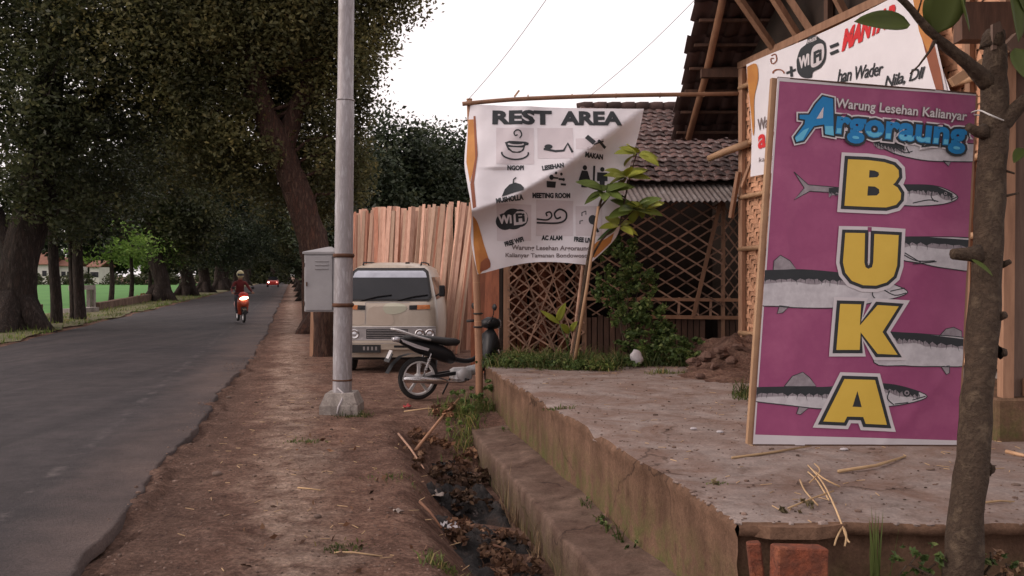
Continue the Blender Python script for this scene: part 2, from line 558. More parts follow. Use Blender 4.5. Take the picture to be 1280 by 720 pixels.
mat('timber', (0.35, 0.20, 0.125), (0.22, 0.12, 0.075), 5.0, 0.75, 0.3, 0.006, stretch=(4, 4, 0.6), island=0.2)
mat('timber_dark', (0.12, 0.065, 0.045), (0.06, 0.035, 0.026), 5.0, 0.85, 0.3, 0.006, stretch=(4, 4, 0.6), island=0.2)
mat('timber_grey', (0.20, 0.135, 0.105), (0.13, 0.085, 0.066), 5.0, 0.85, 0.3, 0.006, stretch=(5, 5, 0.5), island=0.2)
mat('tile', (0.125, 0.066, 0.056), (0.062, 0.040, 0.037), 9.0, 0.95, 0.6, 0.012, c3=(0.20, 0.155, 0.145), island=0.55, lo=.36, hi=.66)
mat('tile_dark', (0.075, 0.044, 0.038), (0.045, 0.028, 0.026), 6.0, 0.95, 0.5, 0.01, island=0.3)
mat('corrugated', (0.24, 0.205, 0.195), (0.15, 0.12, 0.11), 4.0, 0.6, 0.2, 0.004, metal=0.1, c3=(0.30, 0.27, 0.26))
mat('galvanised', (0.36, 0.34, 0.355), (0.25, 0.23, 0.235), 4.0, 0.55, 0.2, 0.004, metal=0.25, stretch=(5, 5, 1.0), c3=(0.42, 0.41, 0.43))
mat('cabinet_grey', (0.30, 0.29, 0.295), (0.24, 0.23, 0.235), 5.0, 0.5, 0.05, 0.002)
mat('rust', (0.12, 0.055, 0.03), (0.06, 0.03, 0.02), 10.0, 0.9, 0.3, 0.003)
mat('van_paint', (0.44, 0.375, 0.305), (0.37, 0.31, 0.25), 2.2, 0.42, 0.04, 0.002, c3=(0.47, 0.40, 0.33), coat=0.2)
mat('van_green', (0.385, 0.40, 0.30), (0.42, 0.385, 0.31), 3.0, 0.5, 0.0)
mat('van_primer', (0.43, 0.355, 0.295), (0.38, 0.31, 0.25), 4.0, 0.6, 0.0)
mat('van_trim', (0.30, 0.27, 0.26), (0.21, 0.19, 0.19), 8.0, 0.4, 0.05, 0.002, metal=0.5)
mat('chrome', (0.62, 0.60, 0.60), (0.50, 0.48, 0.48), 12.0, 0.22, 0.0, metal=0.95)
mat('alloy', (0.62, 0.60, 0.60), (0.50, 0.49, 0.49), 12.0, 0.42, 0.0, metal=0.45)
mat('glass_dark', (0.012, 0.013, 0.016), (0.02, 0.02, 0.023), 2.0, 0.05, 0.0, spec=0.28)
mat('sky_sheen', (0.42, 0.44, 0.50), (0.30, 0.31, 0.36), 5.0, 0.25, 0.0)  # pale tone painted to stand for sky reflected in the glass
mat('lamp_glass', (0.55, 0.55, 0.57), (0.35, 0.34, 0.36), 9.0, 0.12, 0.0, metal=0.5)
mat('amber', (0.45, 0.15, 0.04), (0.32, 0.10, 0.03), 9.0, 0.25, 0.0)
mat('red_lens', (0.45, 0.03, 0.03), (0.3, 0.02, 0.02), 9.0, 0.25, 0.0)
mat('rubber', (0.020, 0.019, 0.020), (0.032, 0.029, 0.028), 12.0, 0.85, 0.2, 0.003)
mat('black_plastic', (0.012, 0.012, 0.013), (0.018, 0.018, 0.020), 6.0, 0.4, 0.0, spec=.18)
mat('black_seat', (0.018, 0.018, 0.019), (0.028, 0.027, 0.027), 16.0, 0.6, 0.2, 0.002)
mat('plate_black', (0.03, 0.028, 0.03), (0.02, 0.02, 0.02), 6.0, 0.5, 0.0)
mat('ink', (0.022, 0.026, 0.030), (0.03, 0.034, 0.038), 12.0, 0.6, 0.0)
mat('ink_grey', (0.19, 0.15, 0.15), (0.15, 0.12, 0.12), 12.0, 0.6, 0.0)
mat('ink_white', (0.58, 0.545, 0.56), (0.52, 0.48, 0.50), 5.0, 0.6, 0.0)
mat('ink_fish', (0.56, 0.54, 0.56), (0.40, 0.375, 0.40), 22.0, 0.6, 0.0)
mat('ink_fin', (0.32, 0.29, 0.31), (0.20, 0.17, 0.19), 30.0, 0.6, 0.0)
mat('ink_yellow', (0.66, 0.45, 0.075), (0.60, 0.40, 0.06), 5.0, 0.6, 0.0)
mat('ink_blue', (0.010, 0.16, 0.40), (0.012, 0.20, 0.45), 5.0, 0.6, 0.0)
mat('ink_lightblue', (0.10, 0.40, 0.60), (0.12, 0.44, 0.63), 5.0, 0.6, 0.0)
mat('ink_red', (0.60, 0.030, 0.035), (0.52, 0.025, 0.03), 5.0, 0.6, 0.0)
mat('ink_orange', (0.52, 0.24, 0.06), (0.40, 0.15, 0.045), 3.0, 0.6, 0.0)
mat('ink_brown', (0.20, 0.065, 0.035), (0.27, 0.09, 0.045), 3.0, 0.6, 0.0)
mat('ink_green', (0.05, 0.11, 0.04), (0.08, 0.16, 0.05), 3.0, 0.6, 0.0)
mat('ink_panel', (0.60, 0.545, 0.57), (0.57, 0.515, 0.54), 3.0, 0.6, 0.0)
mat('vinyl_white', (0.74, 0.71, 0.74), (0.66, 0.63, 0.66), 2.4, 0.5, 0.12, 0.01)
mat('vinyl_pink', (0.335, 0.085, 0.185), (0.275, 0.062, 0.15), 2.6, 0.5, 0.10, 0.006, c3=(0.36, 0.10, 0.20))
mat('brick_red', (0.26, 0.072, 0.036), (0.12, 0.042, 0.026), 9.0, 0.95, 0.9, 0.02, c3=(0.30, 0.10, 0.05), island=0.2)
mat('stone', (0.19, 0.135, 0.11), (0.11, 0.075, 0.06), 8.0, 0.95, 0.6, 0.01, island=0.3)
mat('straw', (0.52, 0.36, 0.20), (0.38, 0.25, 0.14), 8.0, 0.8, 0.0, island=0.3)
mat('litter_brown', (0.16, 0.075, 0.042), (0.09, 0.045, 0.03), 8.0, 0.85, 0.3, 0.004, island=0.6)
mat('char', (0.010, 0.009, 0.009), (0.026, 0.022, 0.021), 7.0, 0.85, 1.0, 0.03, c3=(0.075, 0.048, 0.036), lo=.38, hi=.72)
mat('white_scrap', (0.46, 0.43, 0.44), (0.34, 0.31, 0.32), 8.0, 0.6, 0.2, 0.004)
mat('red_scrap', (0.42, 0.05, 0.05), (0.30, 0.04, 0.04), 8.0, 0.6, 0.0)
mat('paper_dirty', (0.30, 0.25, 0.22), (0.2, 0.16, 0.14), 8, .8, .2)
mat('house_white', (0.60, 0.56, 0.52), (0.50, 0.46, 0.43), 0.6, 0.9, 0.1)
mat('house_roof', (0.22, 0.10, 0.07), (0.15, 0.075, 0.055), 1.0, 0.9, 0.2)
mat('red_paint', (0.42, 0.035, 0.025), (0.34, 0.028, 0.022), 4.0, 0.35, 0.0)
mat('orange_paint', (0.30, 0.050, 0.022), (0.24, 0.04, 0.02), 4.0, 0.35, 0.0)
mat('red_cloth', (0.12, 0.016, 0.016), (0.08, 0.012, 0.012), 9.0, 0.85, 0.3, 0.01)
mat('skin', (0.26, 0.14, 0.09), (0.22, 0.12, 0.08), 9.0, 0.6, 0.0)
mat('helmet_cream', (0.52, 0.46, 0.26), (0.46, 0.40, 0.22), 5.0, 0.3, 0.0)
mat('dark_cloth', (0.03, 0.03, 0.038), (0.02, 0.02, 0.025), 9.0, 0.9, 0.2, 0.01)
mat('wire', (0.05, 0.045, 0.05), None, 5.0, 0.7, 0.0)
mat('wire_pale', (0.52, 0.50, 0.48), None, 5.0, 0.6, 0.0)
emit_mat('lamp_on', (1.0, 0.78, 0.48), 9.0)
emit_mat('lamp_far', (1.0, 0.93, 0.82), 5.0)
emit_mat('lamp_red', (1.0, 0.35, 0.28), 1.0)
leaf_mat('leaf_dark', (0.042, 0.050, 0.025), (0.064, 0.074, 0.035), (0.105, 0.105, 0.048), 0.34)
leaf_mat('leaf_olive', (0.078, 0.080, 0.036), (0.115, 0.114, 0.050), (0.19, 0.165, 0.07), 0.42)
leaf_mat('leaf_deep', (0.022, 0.034, 0.020), (0.038, 0.054, 0.028), (0.07, 0.085, 0.045), 0.18)
leaf_mat('leaf_bright', (0.10, 0.19, 0.04), (0.17, 0.28, 0.06), (0.24, 0.34, 0.09), 0.45)
leaf_mat('leaf_bush', (0.055, 0.090, 0.028), (0.11, 0.165, 0.048), (0.22, 0.26, 0.085), 0.35)
leaf_mat('leaf_young', (0.22, 0.28, 0.045), (0.38, 0.40, 0.07), (0.50, 0.44, 0.10), 0.4)
leaf_mat('leaf_mid', (0.12, 0.18, 0.04), (0.22, 0.29, 0.07), (0.33, 0.36, 0.10), 0.4)
leaf_mat('leaf_big', (0.075, 0.10, 0.025), (0.12, 0.15, 0.04), None, 0.35)
leaf_mat('grass', (0.050, 0.075, 0.020), (0.11, 0.14, 0.038), (0.26, 0.19, 0.09), 0.3, 0.6)
leaf_mat('grass_verge', (0.07, 0.11, 0.022), (0.14, 0.19, 0.04), (0.25, 0.20, 0.09), 0.3, 0.6)

# ------------------------------------------------------------------ ground, ditch, road, field
def ground_z(x, y):
    s, t = road_st(x, y)
    z = 0.018 * fbm(x, y, 0, 0.9, 5) + 0.010 * fbm(x, y, 4, 4.0, 4)
    if y < 60 and x < 2:
        z += 0.03 * sstep(0.5, 0.0, abs(t + 0.35)) * fbm(x, y, 7, 1.3, 3)
    # under the asphalt the ground stays below it
    er = edge_r(s)
    if t < er - 0.30 and t > -6.15:
        z = -0.10
    elif t < er + 0.12 and t > -3 and y < 60:
        k = sstep(er - .30, er + .05, t)
        z = -.03 * (1 - k) - .004 + (0.045 + .02 * k) * fbm(x, y, 11, 1.6, 5) + .012 * fbm(x, y, 3, 7, 3)
    # ditch beside the ledge
    d = wall_x(y) - 0.38 - x
    k = 1.0 - sstep(8.9, 10.0, y)
    if -0.6 < d < 1.25 and k > 0:
        wob = 0.10 * fbm(y, 2.2, 0, 1.1, 3)
        prof = 1.0 - sstep(0.42 + wob, 1.0 + wob, d)
        z -= 0.40 * k * prof
    # soil under and behind the terrace
    if d < -0.5 and y < 10.6:
        z = min(z, -0.2) if y > 4.3 else 0.10 + 0.05 * fbm(x, y, 3, 2.0, 3)
    bank = sstep(10.9, 11.5, y) * sstep(-0.02, 0.32, x + 0.1) * (1 - sstep(14.5, 16.5, y))
    z += 0.45 * bank * (1.0 if y < 40 else 0)
    if t < -6.2:                       # left verge, a little higher than the road edge
        z += 0.05 * sstep(-6.2, -6.9, t)
    if t < -9.6:
        z -= 0.25 * sstep(-9.6, -10.4, t)
    return z

def axis_pts(spans):
    out = []
    for a, b, n in spans:
        out.extend(list(np.linspace(a, b, n, endpoint=False)))
    out.append(spans[-1][1])
    return np.array(out)

gx = axis_pts([(-900, -120, 10), (-120, -30, 22), (-30, -7, 40), (-7, 1.9, 178), (1.9, 6, 22), (6, 40, 10), (40, 900, 8)])
gy = axis_pts([(-60, 2, 8), (2, 11.8, 180), (11.8, 22, 70), (22, 60, 50), (60, 200, 40), (200, 2500, 14)])
GV = np.array([(x, y, ground_z(x, y)) for y in gy for x in gx])
nx = len(gx)
ii, jj = np.meshgrid(np.arange(nx - 1), np.arange(len(gy) - 1))
base = (jj * nx + ii).ravel()
tag(np_mesh('ground', GV, np.stack([base, base + 1, base + nx + 1, base + nx], 1), 'soil', smooth=True), kind='structure')

def strip_mesh(name, ss, tl, tr, n, zf, m, skirt=None):
    V, F = [], []
    for s in ss:
        a, b = tl(s), tr(s)
        row = [a + (b - a) * (1 - math.cos(math.pi * i / n)) / 2 for i in range(n + 1)]
        if skirt:
            row = [row[0] - 0.05] + row + [row[-1] + 0.012]
        for i, t in enumerate(row):
            x, y = road_xy(s, t)
            z = zf(s, t)
            if skirt and (i == 0 or i == len(row) - 1): z -= skirt
            V.append((x, y, z))
    w = n + 1 + (2 if skirt else 0)
    for j in range(len(ss) - 1):
        for i in range(w - 1):
            F.append((j * w + i, j * w + i + 1, (j + 1) * w + i + 1, (j + 1) * w + i))
    o = np_mesh(name, V, F, m, smooth=True)
    return tag(o, kind='structure')

ss_road = list(axis_pts([(-6, 3, 8), (3, 16, 220), (16, 40, 110), (40, 120, 80), (120, 520, 40)]))
strip_mesh('road', ss_road, edge_l, edge_r, 22,
           lambda s, t: 0.026 + 0.05 * (1 - ((t + 3.6) / 2.7) ** 2) + 0.010 * fbm(s, t, 0, 0.7, 3) + (0.006 * fbm(s, t, 5, 5.0, 3) if s < 25 else 0),
           'asphalt', skirt=0.07)
strip_mesh('grass_verge', list(axis_pts([(8, 60, 80), (60, 300, 60)])), lambda s: -9.4 + 0.3 * fbm(s, 1, 0, 0.4, 2), lambda s: edge_l(s) - 0.25 + 0.2 * fbm(s, 5, 0, 0.9, 3), 8,
           lambda s, t: 0.085 + 0.04 * fbm(s, t, 0, 0.9, 3) - 0.04 * sstep(-6.9, -6.4, t), 'verge')
strip_mesh('field', list(axis_pts([(14, 80, 30), (80, 230, 30)])), lambda s: -170, lambda s: -10.6, 40,
           lambda s, t: -0.13 + 0.05 * fbm(s, t, 0, 0.3, 3), 'field_green')

# ------------------------------------------------------------------ terrace (concrete platform) with its ledge
C0 = Vector((wall_x(4.0), 4.0, 0))
E_SIDE = Vector((-0.195, 1.0, 0)).normalized()
E_FRONT = Vector((1.0, 0.035, 0)).normalized()
def terrace_pt(a, b):
    """a metres along the front, b metres along the road-side edge"""
    p = C0 + E_FRONT * a + E_SIDE * b
    chip = 0.0
    if a < 0.25:
        w = 1 - a / 0.25
        p += E_FRONT * (w * (0.03 * fbm(b, 1.3, 0, 1.6, 4) + 0.012))
        chip += w * w * max(0, fbm(b, 7.7, 0, 2.4, 5) + .5 * fbm(b, 2.7, 0, 12, 3)) * 0.06
    if b < 0.25:
        w = 1 - b / 0.25
        p += E_SIDE * (w * (0.05 * fbm(a, 4.3, 0, 1.8, 4) + 0.012))
        chip += w * w * max(0, fbm(a, 2.7, 0, 2.4, 4)) * 0.05
    z = TZ + 0.012 * fbm(p.x, p.y, 0, 0.8, 4) + 0.006 * fbm(p.x, p.y, 2, 5.0, 3) - chip
    return Vector((p.x, p.y, z))

la = list(axis_pts([(0, 0.3, 8), (0.3, 3.2, 50), (3.2, 8, 16)]))
lb = list(axis_pts([(0, 0.3, 8), (0.3, 7.2, 130)]))
TVv, TFf = [], []
for b in lb:
    for a in la:
        TVv.append(terrace_pt(a, b))
w = len(la)
for j in range(len(lb) - 1):
    for i in range(w - 1):
        TFf.append((j * w + i, j * w + i + 1, (j + 1) * w + i + 1, (j + 1) * w + i))
tt = np_mesh('terrace', [tuple(v) for v in TVv], TFf, 'terrace_top', smooth=True)
tag(tt, kind='structure')
# side faces: road side, front and far end, with depth noise
SV, SF = [], []
def side_face(line, nrm, levels, back=0.0):
    n0 = len(SV); k = len(levels)
    for p in line:
        for i, zf in enumerate(levels):
            q = Vector(p); bulge = 0.0
            if i > 0:
                q.z = zf
                bulge = 0.010 * fbm(p.x, p.y, zf, 1.3, 3) + 0.008 * fbm(p.x, p.y, zf, 9, 3) + (0.015 if i == 1 else 0.0)
            q += nrm * (bulge - (back if i > 2 else 0))
            SV.append(tuple(q))
    for j in range(len(line) - 1):
        for i in range(k - 1):
            SF.append((n0 + j * k + i, n0 + (j + 1) * k + i, n0 + (j + 1) * k + i + 1, n0 + j * k + i + 1))
n_side = Vector((-1, -0.195, 0)).normalized()
side_face([terrace_pt(0, b) for b in lb], n_side, [0, 0.44, 0.40, 0.34, 0.28, 0.21, 0.14, 0.07, 0.0, -0.12, -0.45])
side_face([terrace_pt(a, 0) for a in la], Vector((0, -1, 0)), [0, 0.445, 0.41, 0.395, 0.33, 0.25, 0.15, 0.05, -0.1], back=0.05)
side_face([terrace_pt(a, lb[-1]) for a in la], Vector((0, 1, 0)), [0, 0.42, 0.3, 0.1, -0.2])
o = np_mesh('terrace_wall', SV, SF, 'terrace_side', smooth=True)
tag(o, kind='structure')

LV, LF = [], []
ly = np.linspace(1.5, 10.15, 120)
for y in ly:
    xw = wall_x(y)
    nz = 0.016 * fbm(y, 1, 0, 1.3, 4)
    for dx, z in ((0.05, -0.05), (-0.05, -0.055), (-0.2, -0.075), (-0.355, -0.075), (-0.383, -0.080), (-0.392, -0.10), (-0.395, -0.2), (-0.385, -0.3), (-0.39, -0.42), (-0.40, -0.7)):
        LV.append((xw + dx + (nz if dx < -0.3 else 0) + 0.010 * fbm(y, z, dx, 4, 3), y,
                   z + (0.012 * fbm(xw + dx, y, 0, 2.2, 4) if z > -0.1 else 0)))
for j in range(len(ly) - 1):
    for i in range(9):
        LF.append((j * 10 + i, (j + 1) * 10 + i, (j + 1) * 10 + i + 1, j * 10 + i + 1))
LF.append(tuple(range(119 * 10, 119 * 10 + 4)))
LF = [f for f in LF]
tag(np_mesh('ditch_wall', LV, LF, 'ledge', smooth=True), kind='structure')

# soil heaped against the corner of the house
MV, MF = [], []
mx_, my_ = np.linspace(1.6, 4.6, 60), np.linspace(8.2, 12.4, 70)
for y in my_:
    for x in mx_:
        k = math.exp(-((x - 2.95) / 0.62) ** 4 - ((y - 11.35) / 0.75) ** 4) * 0.33 * (1 + .5 * fbm(x, y, 9, 2.0, 3))
        k += 0.10 * math.exp(-((x - 2.5) / 0.7) ** 2 - ((y - 10.0) / 0.8) ** 2)
        if x > 3.2: k = max(k, 0.30 * sstep(3.0, 3.6, x) * sstep(8.6, 9.6, y))
        MV.append((x, y, TZ - 0.06 + k * 1.12 + (0.06 * fbm(x, y, 0, 1.8, 5) + 0.09 * abs(fbm(x, y, 6, 5, 4))) * min(1, k * 6)))
for j in range(69):
    for i in range(59):
        MF.append((j * 60 + i, j * 60 + i + 1, (j + 1) * 60 + i + 1, (j + 1) * 60 + i))
tag(np_mesh('soil_mound', MV, MF, 'soil', smooth=True), kind='structure')

# ------------------------------------------------------------------ 2-D print helpers (flat graphics on banners and signs)
def tri_fill(loops):
    """loops: outer + holes, lists of (x, y) -> list of triangles of 2-D points"""
    pts = [p for lp in loops for p in lp]
    tris = tessellate_polygon([[Vector((p[0], p[1], 0)) for p in lp] for lp in loops])
    return [(pts[a], pts[b], pts[c]) for a, b, c in tris]

def refine(tris, mx):
    out, todo = [], list(tris)
    while todo:
        a, b, c = todo.pop()
        l = [math.dist(a, b), math.dist(b, c), math.dist(c, a)]
        k = l.index(max(l))
        if l[k] <= mx or len(out) + len(todo) > 40000:
            out.append((a, b, c)); continue
        if k == 1: a, b, c = b, c, a
        elif k == 2: a, b, c = c, a, b
        m = ((a[0] + b[0]) / 2, (a[1] + b[1]) / 2)
        todo += [(a, m, c), (m, b, c)]
    return out

def offset_poly(poly, d, limit=2.2):
    n = len(poly); out = []
    ar = sum(poly[i][0] * poly[(i + 1) % n][1] - poly[(i + 1) % n][0] * poly[i][1] for i in range(n))
    sg = 1 if ar > 0 else -1
    for i in range(n):
        p0, p1, p2 = poly[i - 1], poly[i], poly[(i + 1) % n]
        def nr(a, b):
            l = math.dist(a, b) or 1e-9
            return (sg * (b[1] - a[1]) / l, -sg * (b[0] - a[0]) / l)
        n1, n2 = nr(p0, p1), nr(p1, p2)
        bx, by = n1[0] + n2[0], n1[1] + n2[1]
        q = bx * bx + by * by
        k = min(2.0 / max(q, 1e-6), limit)
        out.append((p1[0] + bx * d * k, p1[1] + by * d * k))
    return out

def stroke(pts, w, closed=False):
    """ribbon triangles along a polyline"""
    tr = []
    n = len(pts)
    nrm = []
    for i in range(n):
        a = pts[max(0, i - 1)]; b = pts[min(n - 1, i + 1)]
        l = math.dist(a, b) or 1e-9
        nrm.append(((b[1] - a[1]) / l, -(b[0] - a[0]) / l))
    ws = w if isinstance(w, (list, tuple)) else [w] * n
    for i in range(n - 1):
        p, q = pts[i], pts[i + 1]
        a = (p[0] + nrm[i][0] * ws[i] / 2, p[1] + nrm[i][1] * ws[i] / 2); b = (p[0] - nrm[i][0] * ws[i] / 2, p[1] - nrm[i][1] * ws[i] / 2)
        c = (q[0] + nrm[i + 1][0] * ws[i + 1] / 2, q[1] + nrm[i + 1][1] * ws[i + 1] / 2); d = (q[0] - nrm[i + 1][0] * ws[i + 1] / 2, q[1] - nrm[i + 1][1] * ws[i + 1] / 2)
        tr += [(a, b, d), (a, d, c)]
    return tr

def ell(cx, cy, rx, ry=None, n=20, a0=0, a1=360):
    ry = rx if ry is None else ry
    m = n if a1 - a0 == 360 else n + 1
    return [(cx + rx * math.cos(R(a0 + (a1 - a0) * i / n)), cy + ry * math.sin(R(a0 + (a1 - a0) * i / n))) for i in range(m)]

def smooth_line(pts, n=5):
    out = []
    for i in range(len(pts) - 1):
        p0 = pts[max(0, i - 1)]; p1 = pts[i]; p2 = pts[i + 1]; p3 = pts[min(len(pts) - 1, i + 2)]
        for k in range(n):
            t = k / n
            out.append(tuple(0.5 * ((2 * p1[j]) + (-p0[j] + p2[j]) * t + (2 * p0[j] - 5 * p1[j] + 4 * p2[j] - p3[j]) * t * t + (-p0[j] + 3 * p1[j] - 3 * p2[j] + p3[j]) * t ** 3) for j in (0, 1)))
    out.append(pts[-1])
    return out

_TXT = {}
def text_tris(body, bold=0.0, shear=0.0, space=1.0):
    key = (body, bold, shear, space)
    if key in _TXT: return _TXT[key]
    cu = bpy.data.curves.new('lettering_source', 'FONT')
    cu.body = body; cu.offset = bold; cu.shear = shear; cu.space_character = space
    cu.resolution_u = 3; cu.fill_mode = 'FRONT'
    ob = bpy.data.objects.new('lettering_source', cu)
    COL.objects.link(ob)
    bpy.context.view_layer.update()
    me = bpy.data.meshes.new_from_object(ob.evaluated_get(bpy.context.evaluated_depsgraph_get()))
    me.calc_loop_triangles()
    vs = [(v.co.x, v.co.y) for v in me.vertices]
    tr = [tuple(vs[i] for i in t.vertices) for t in me.loop_triangles]
    bpy.data.objects.remove(ob); bpy.data.curves.remove(cu); bpy.data.meshes.remove(me)
    xs = [p[0] for t in tr for p in t]; ys = [p[1] for t in tr for p in t]
    _TXT[key] = (tr, min(xs), max(xs), min(ys), max(ys))
    return _TXT[key]

def text_at(body, p0, p1, h, bold=0.0, shear=0.0, space=1.0, up=None, ref=None):
    """fit lettering so that its lower-left is p0, its lower-right p1 and its height h (rows grow downwards)"""
    tr, x0, x1, y0, y1 = text_tris(body, bold, shear, space)
    if ref is not None:                       # share the frame of the unbolded text so that outlines register
        _, x0, x1, y0, y1 = text_tris(*ref)
    dx, dy = p1[0] - p0[0], p1[1] - p0[1]
    l = math.hypot(dx, dy)
    ux, uy = (up if up else (dy / l, -dx / l))
    out = []
    for t in tr:
        q = []
        for (x, y) in t:
            a = (x - x0) / (x1 - x0); b = (y - y0) / (y1 - y0)
            q.append((p0[0] + dx * a + ux * h * b, p0[1] + dy * a + uy * h * b))
        out.append(tuple(q))
    return out

def print_part(name, tris, m, parent, surf, lift, mx=None):
    if mx: tris = refine(tris, mx)
    V, F = [], []
    for t in tris:
        ar = (t[1][0] - t[0][0]) * (t[2][1] - t[0][1]) - (t[2][0] - t[0][0]) * (t[1][1] - t[0][1])
        t = t if ar > 0 else (t[0], t[2], t[1])
        n = len(V)
        V += [tuple(surf(p[0], p[1], lift)) for p in t]
        F.append((n, n + 1, n + 2))
    return np_mesh(name, V, F, m, parent)

# ------------------------------------------------------------------ leaf clouds, grass and trees
def leaf_cloud(blobs, dens, L, W, sub=0.32, seed=1):
    """blobs: (centre, radius or (rx, ry, rz)); diamonds gathered on twigs inside each blob"""
    rng = np.random.default_rng(seed)
    P = []
    for c, r in blobs:
        rr = np.array(r if isinstance(r, (tuple, list)) else (r, r, r), dtype=float)
        n = int(dens * (rr[0] * rr[1] * rr[2]) ** (2 / 3))
        k = max(4, n // 26)
        d = rng.normal(size=(k, 3)); d /= np.linalg.norm(d, axis=1)[:, None]
        q = d * (rng.uniform(0.15, 1.0, (k, 1)) ** 0.55) * rr + np.array(c)
        own = rng.integers(0, k, n)
        P.append(q[own] + rng.normal(size=(n, 3)) * sub * np.minimum(1.0, rr / 1.2))
    P = np.concatenate(P)
    n = len(P)
    a = rng.normal(size=(n, 3)); a[:, 2] *= 0.7; a /= np.linalg.norm(a, axis=1)[:, None]
    b = rng.normal(size=(n, 3)); b -= a * (a * b).sum(1)[:, None]; b /= np.linalg.norm(b, axis=1)[:, None]
    s = rng.uniform(0.6, 1.25, (n, 1))
    l, w_ = a * L * s * 0.5, b * W * s * 0.5
    nrm = np.cross(a, b) * W * s * 0.18
    V = np.stack([P - l, P + w_ + nrm, P + l, P - w_ + nrm], 1).reshape(-1, 3)
    F = np.arange(n * 4).reshape(-1, 4)
    return V, F

def grass_blades(spots, hmin, hmax, w, seed=3, lean=0.45):
    """spots (n,3) -> two-piece tapered blades"""
    rng = np.random.default_rng(seed)
    P = np.asarray(spots, dtype=float); n = len(P)
    h = hmin + (hmax - hmin) * rng.random(n) ** 2.2
    h = h * np.array([max(.3, .75 + 1.1 * fbm(p[0], p[1], 0, 5.0, 2)) for p in P])
    a = rng.uniform(0, 2 * np.pi, n); la_ = rng.uniform(0, 2 * np.pi, n)
    ln = rng.uniform(0.1, 1, n) * lean
    sd = np.stack([np.cos(a), np.sin(a), np.zeros(n)], 1) * (w * rng.uniform(0.6, 1.3, n))[:, None]
    ld = np.stack([np.cos(la_), np.sin(la_), np.zeros(n)], 1)
    up = np.array([0, 0, 1.0])
    m = P + up * (h * 0.55)[:, None] + ld * (h * ln * 0.35)[:, None]
    t = P + up * (h * (1 - 0.35 * ln))[:, None] + ld * (h * ln * 1.1)[:, None]
    V = np.stack([P - sd, P + sd, m + sd * 0.75, m - sd * 0.75, t], 1).reshape(-1, 3)
    i = np.arange(n) * 5
    F = np.concatenate([np.stack([i, i + 1, i + 2], 1), np.stack([i, i + 2, i + 3], 1), np.stack([i + 3, i + 2, i + 4], 1)])
    return V, F

def limb(a, b, bend, n=6, seed=0):
    rnd = random.Random(seed)
    a, b = Vector(a), Vector(b); out = []
    for i in range(n + 1):
        t = i / n
        p = a.lerp(b, t)
        k = math.sin(math.pi * t) * bend
        out.append(p + Vector((rnd.uniform(-k, k), rnd.uniform(-k, k), rnd.uniform(-k, k) * 0.5 + k * 0.6)))
    return out

def tree(name, label, trunk_pts, trunk_r, blobs, m_leaf, m_bark, dens, L, W, group=None, seed=1, cat='tree', limbs=True, roots=0, sub=0.32, stems=None):
    o = thing(name, tuple(trunk_pts[0]), label, cat, group)
    t = MB(); rnd = random.Random(seed)
    big_ = trunk_r[0] > .4
    t.tube(smooth3(trunk_pts, 9 if big_ else 4), interp(trunk_r, len(trunk_pts), 9 if big_ else 4), 30 if big_ else 12, True, 0.02)
    for k in range(roots):
        a = 2 * math.pi * k / roots + rnd.uniform(-.3, .3)
        p = Vector(trunk_pts[0]); d = Vector((math.cos(a), math.sin(a), 0)); r0 = trunk_r[0]
        t.tube([p + Vector((0, 0, r0 * 1.3)) + d * r0 * 0.3, p + d * r0 * .95 + Vector((0, 0, r0 * 0.35)), p + d * r0 * 1.7 - Vector((0, 0, r0 * 0.12))], [r0 * .45, r0 * .42, r0 * .18], 7, True, .08)
    for st in (stems or []):
        t.tube(smooth3(st[0], 3), interp(st[1], len(st[0]), 3), 8, True, .05)
    if limbs:
        base_ = smooth3(trunk_pts, 6); base_ = base_[len(base_) // 3:]
        for i, (c, r) in enumerate(blobs):
            src = min(base_, key=lambda p: (p - Vector(c)).length + max(0, p.z - c[2]) * 2)
            pts = limb(src, c, 0.10 * (Vector(c) - src).length, 5, seed + i)
            r0 = min(trunk_r) * 0.32
            t.tube(pts, [r0 * (1 - 0.8 * q / 5) + 0.01 for q in range(6)], 6, True)
            rm = r if not isinstance(r, (tuple, list)) else min(r)
            for q in range(4):
                d = Vector((rnd.gauss(0, 1), rnd.gauss(0, 1), rnd.gauss(0.2, 1))).normalized()
                t.tube([Vector(c), Vector(c) + d * rm * 0.5 + Vector((0, 0, .1)), Vector(c) + d * rm * 0.95], [r0 * .22 + .008, r0 * .14 + .006, 0.006], 4, False)
    if big_:
        for i_, p_ in enumerate(t.v):
            q_ = Vector((fbm(p_[0] * 5, p_[1] * 5, p_[2] * .7, 1, 3), fbm(p_[0] * 5 + 9, p_[1] * 5, p_[2] * .7, 1, 3), 0)) * .075
            t.v[i_] = tuple(Vector(p_) + q_)
    t.build('trunk', m_bark, o, smooth=True)
    V, F = leaf_cloud(blobs, dens, L, W, sub=sub, seed=seed)
    np_mesh('crown', V, F, m_leaf, o)
    return o

def smooth3(pts, n):
    pts = [Vector(p) for p in pts]; out = []
    for i in range(len(pts) - 1):
        p0 = pts[max(0, i - 1)]; p1 = pts[i]; p2 = pts[i + 1]; p3 = pts[min(len(pts) - 1, i + 2)]
        for k in range(n):
            t = k / n
            out.append(0.5 * ((2 * p1) + (-p0 + p2) * t + (2 * p0 - 5 * p1 + 4 * p2 - p3) * t * t + (-p0 + 3 * p1 - 3 * p2 + p3) * t ** 3))
    out.append(pts[-1])
    return out

def interp(vals, n, k):
    out = []
    for i in range(n - 1):
        for j in range(k):
            out.append(vals[i] + (vals[i + 1] - vals[i]) * j / k)
    out.append(vals[-1])
    return out

def B(px, py, Y, r):
    return (tuple(at(px, py, Y)), r)

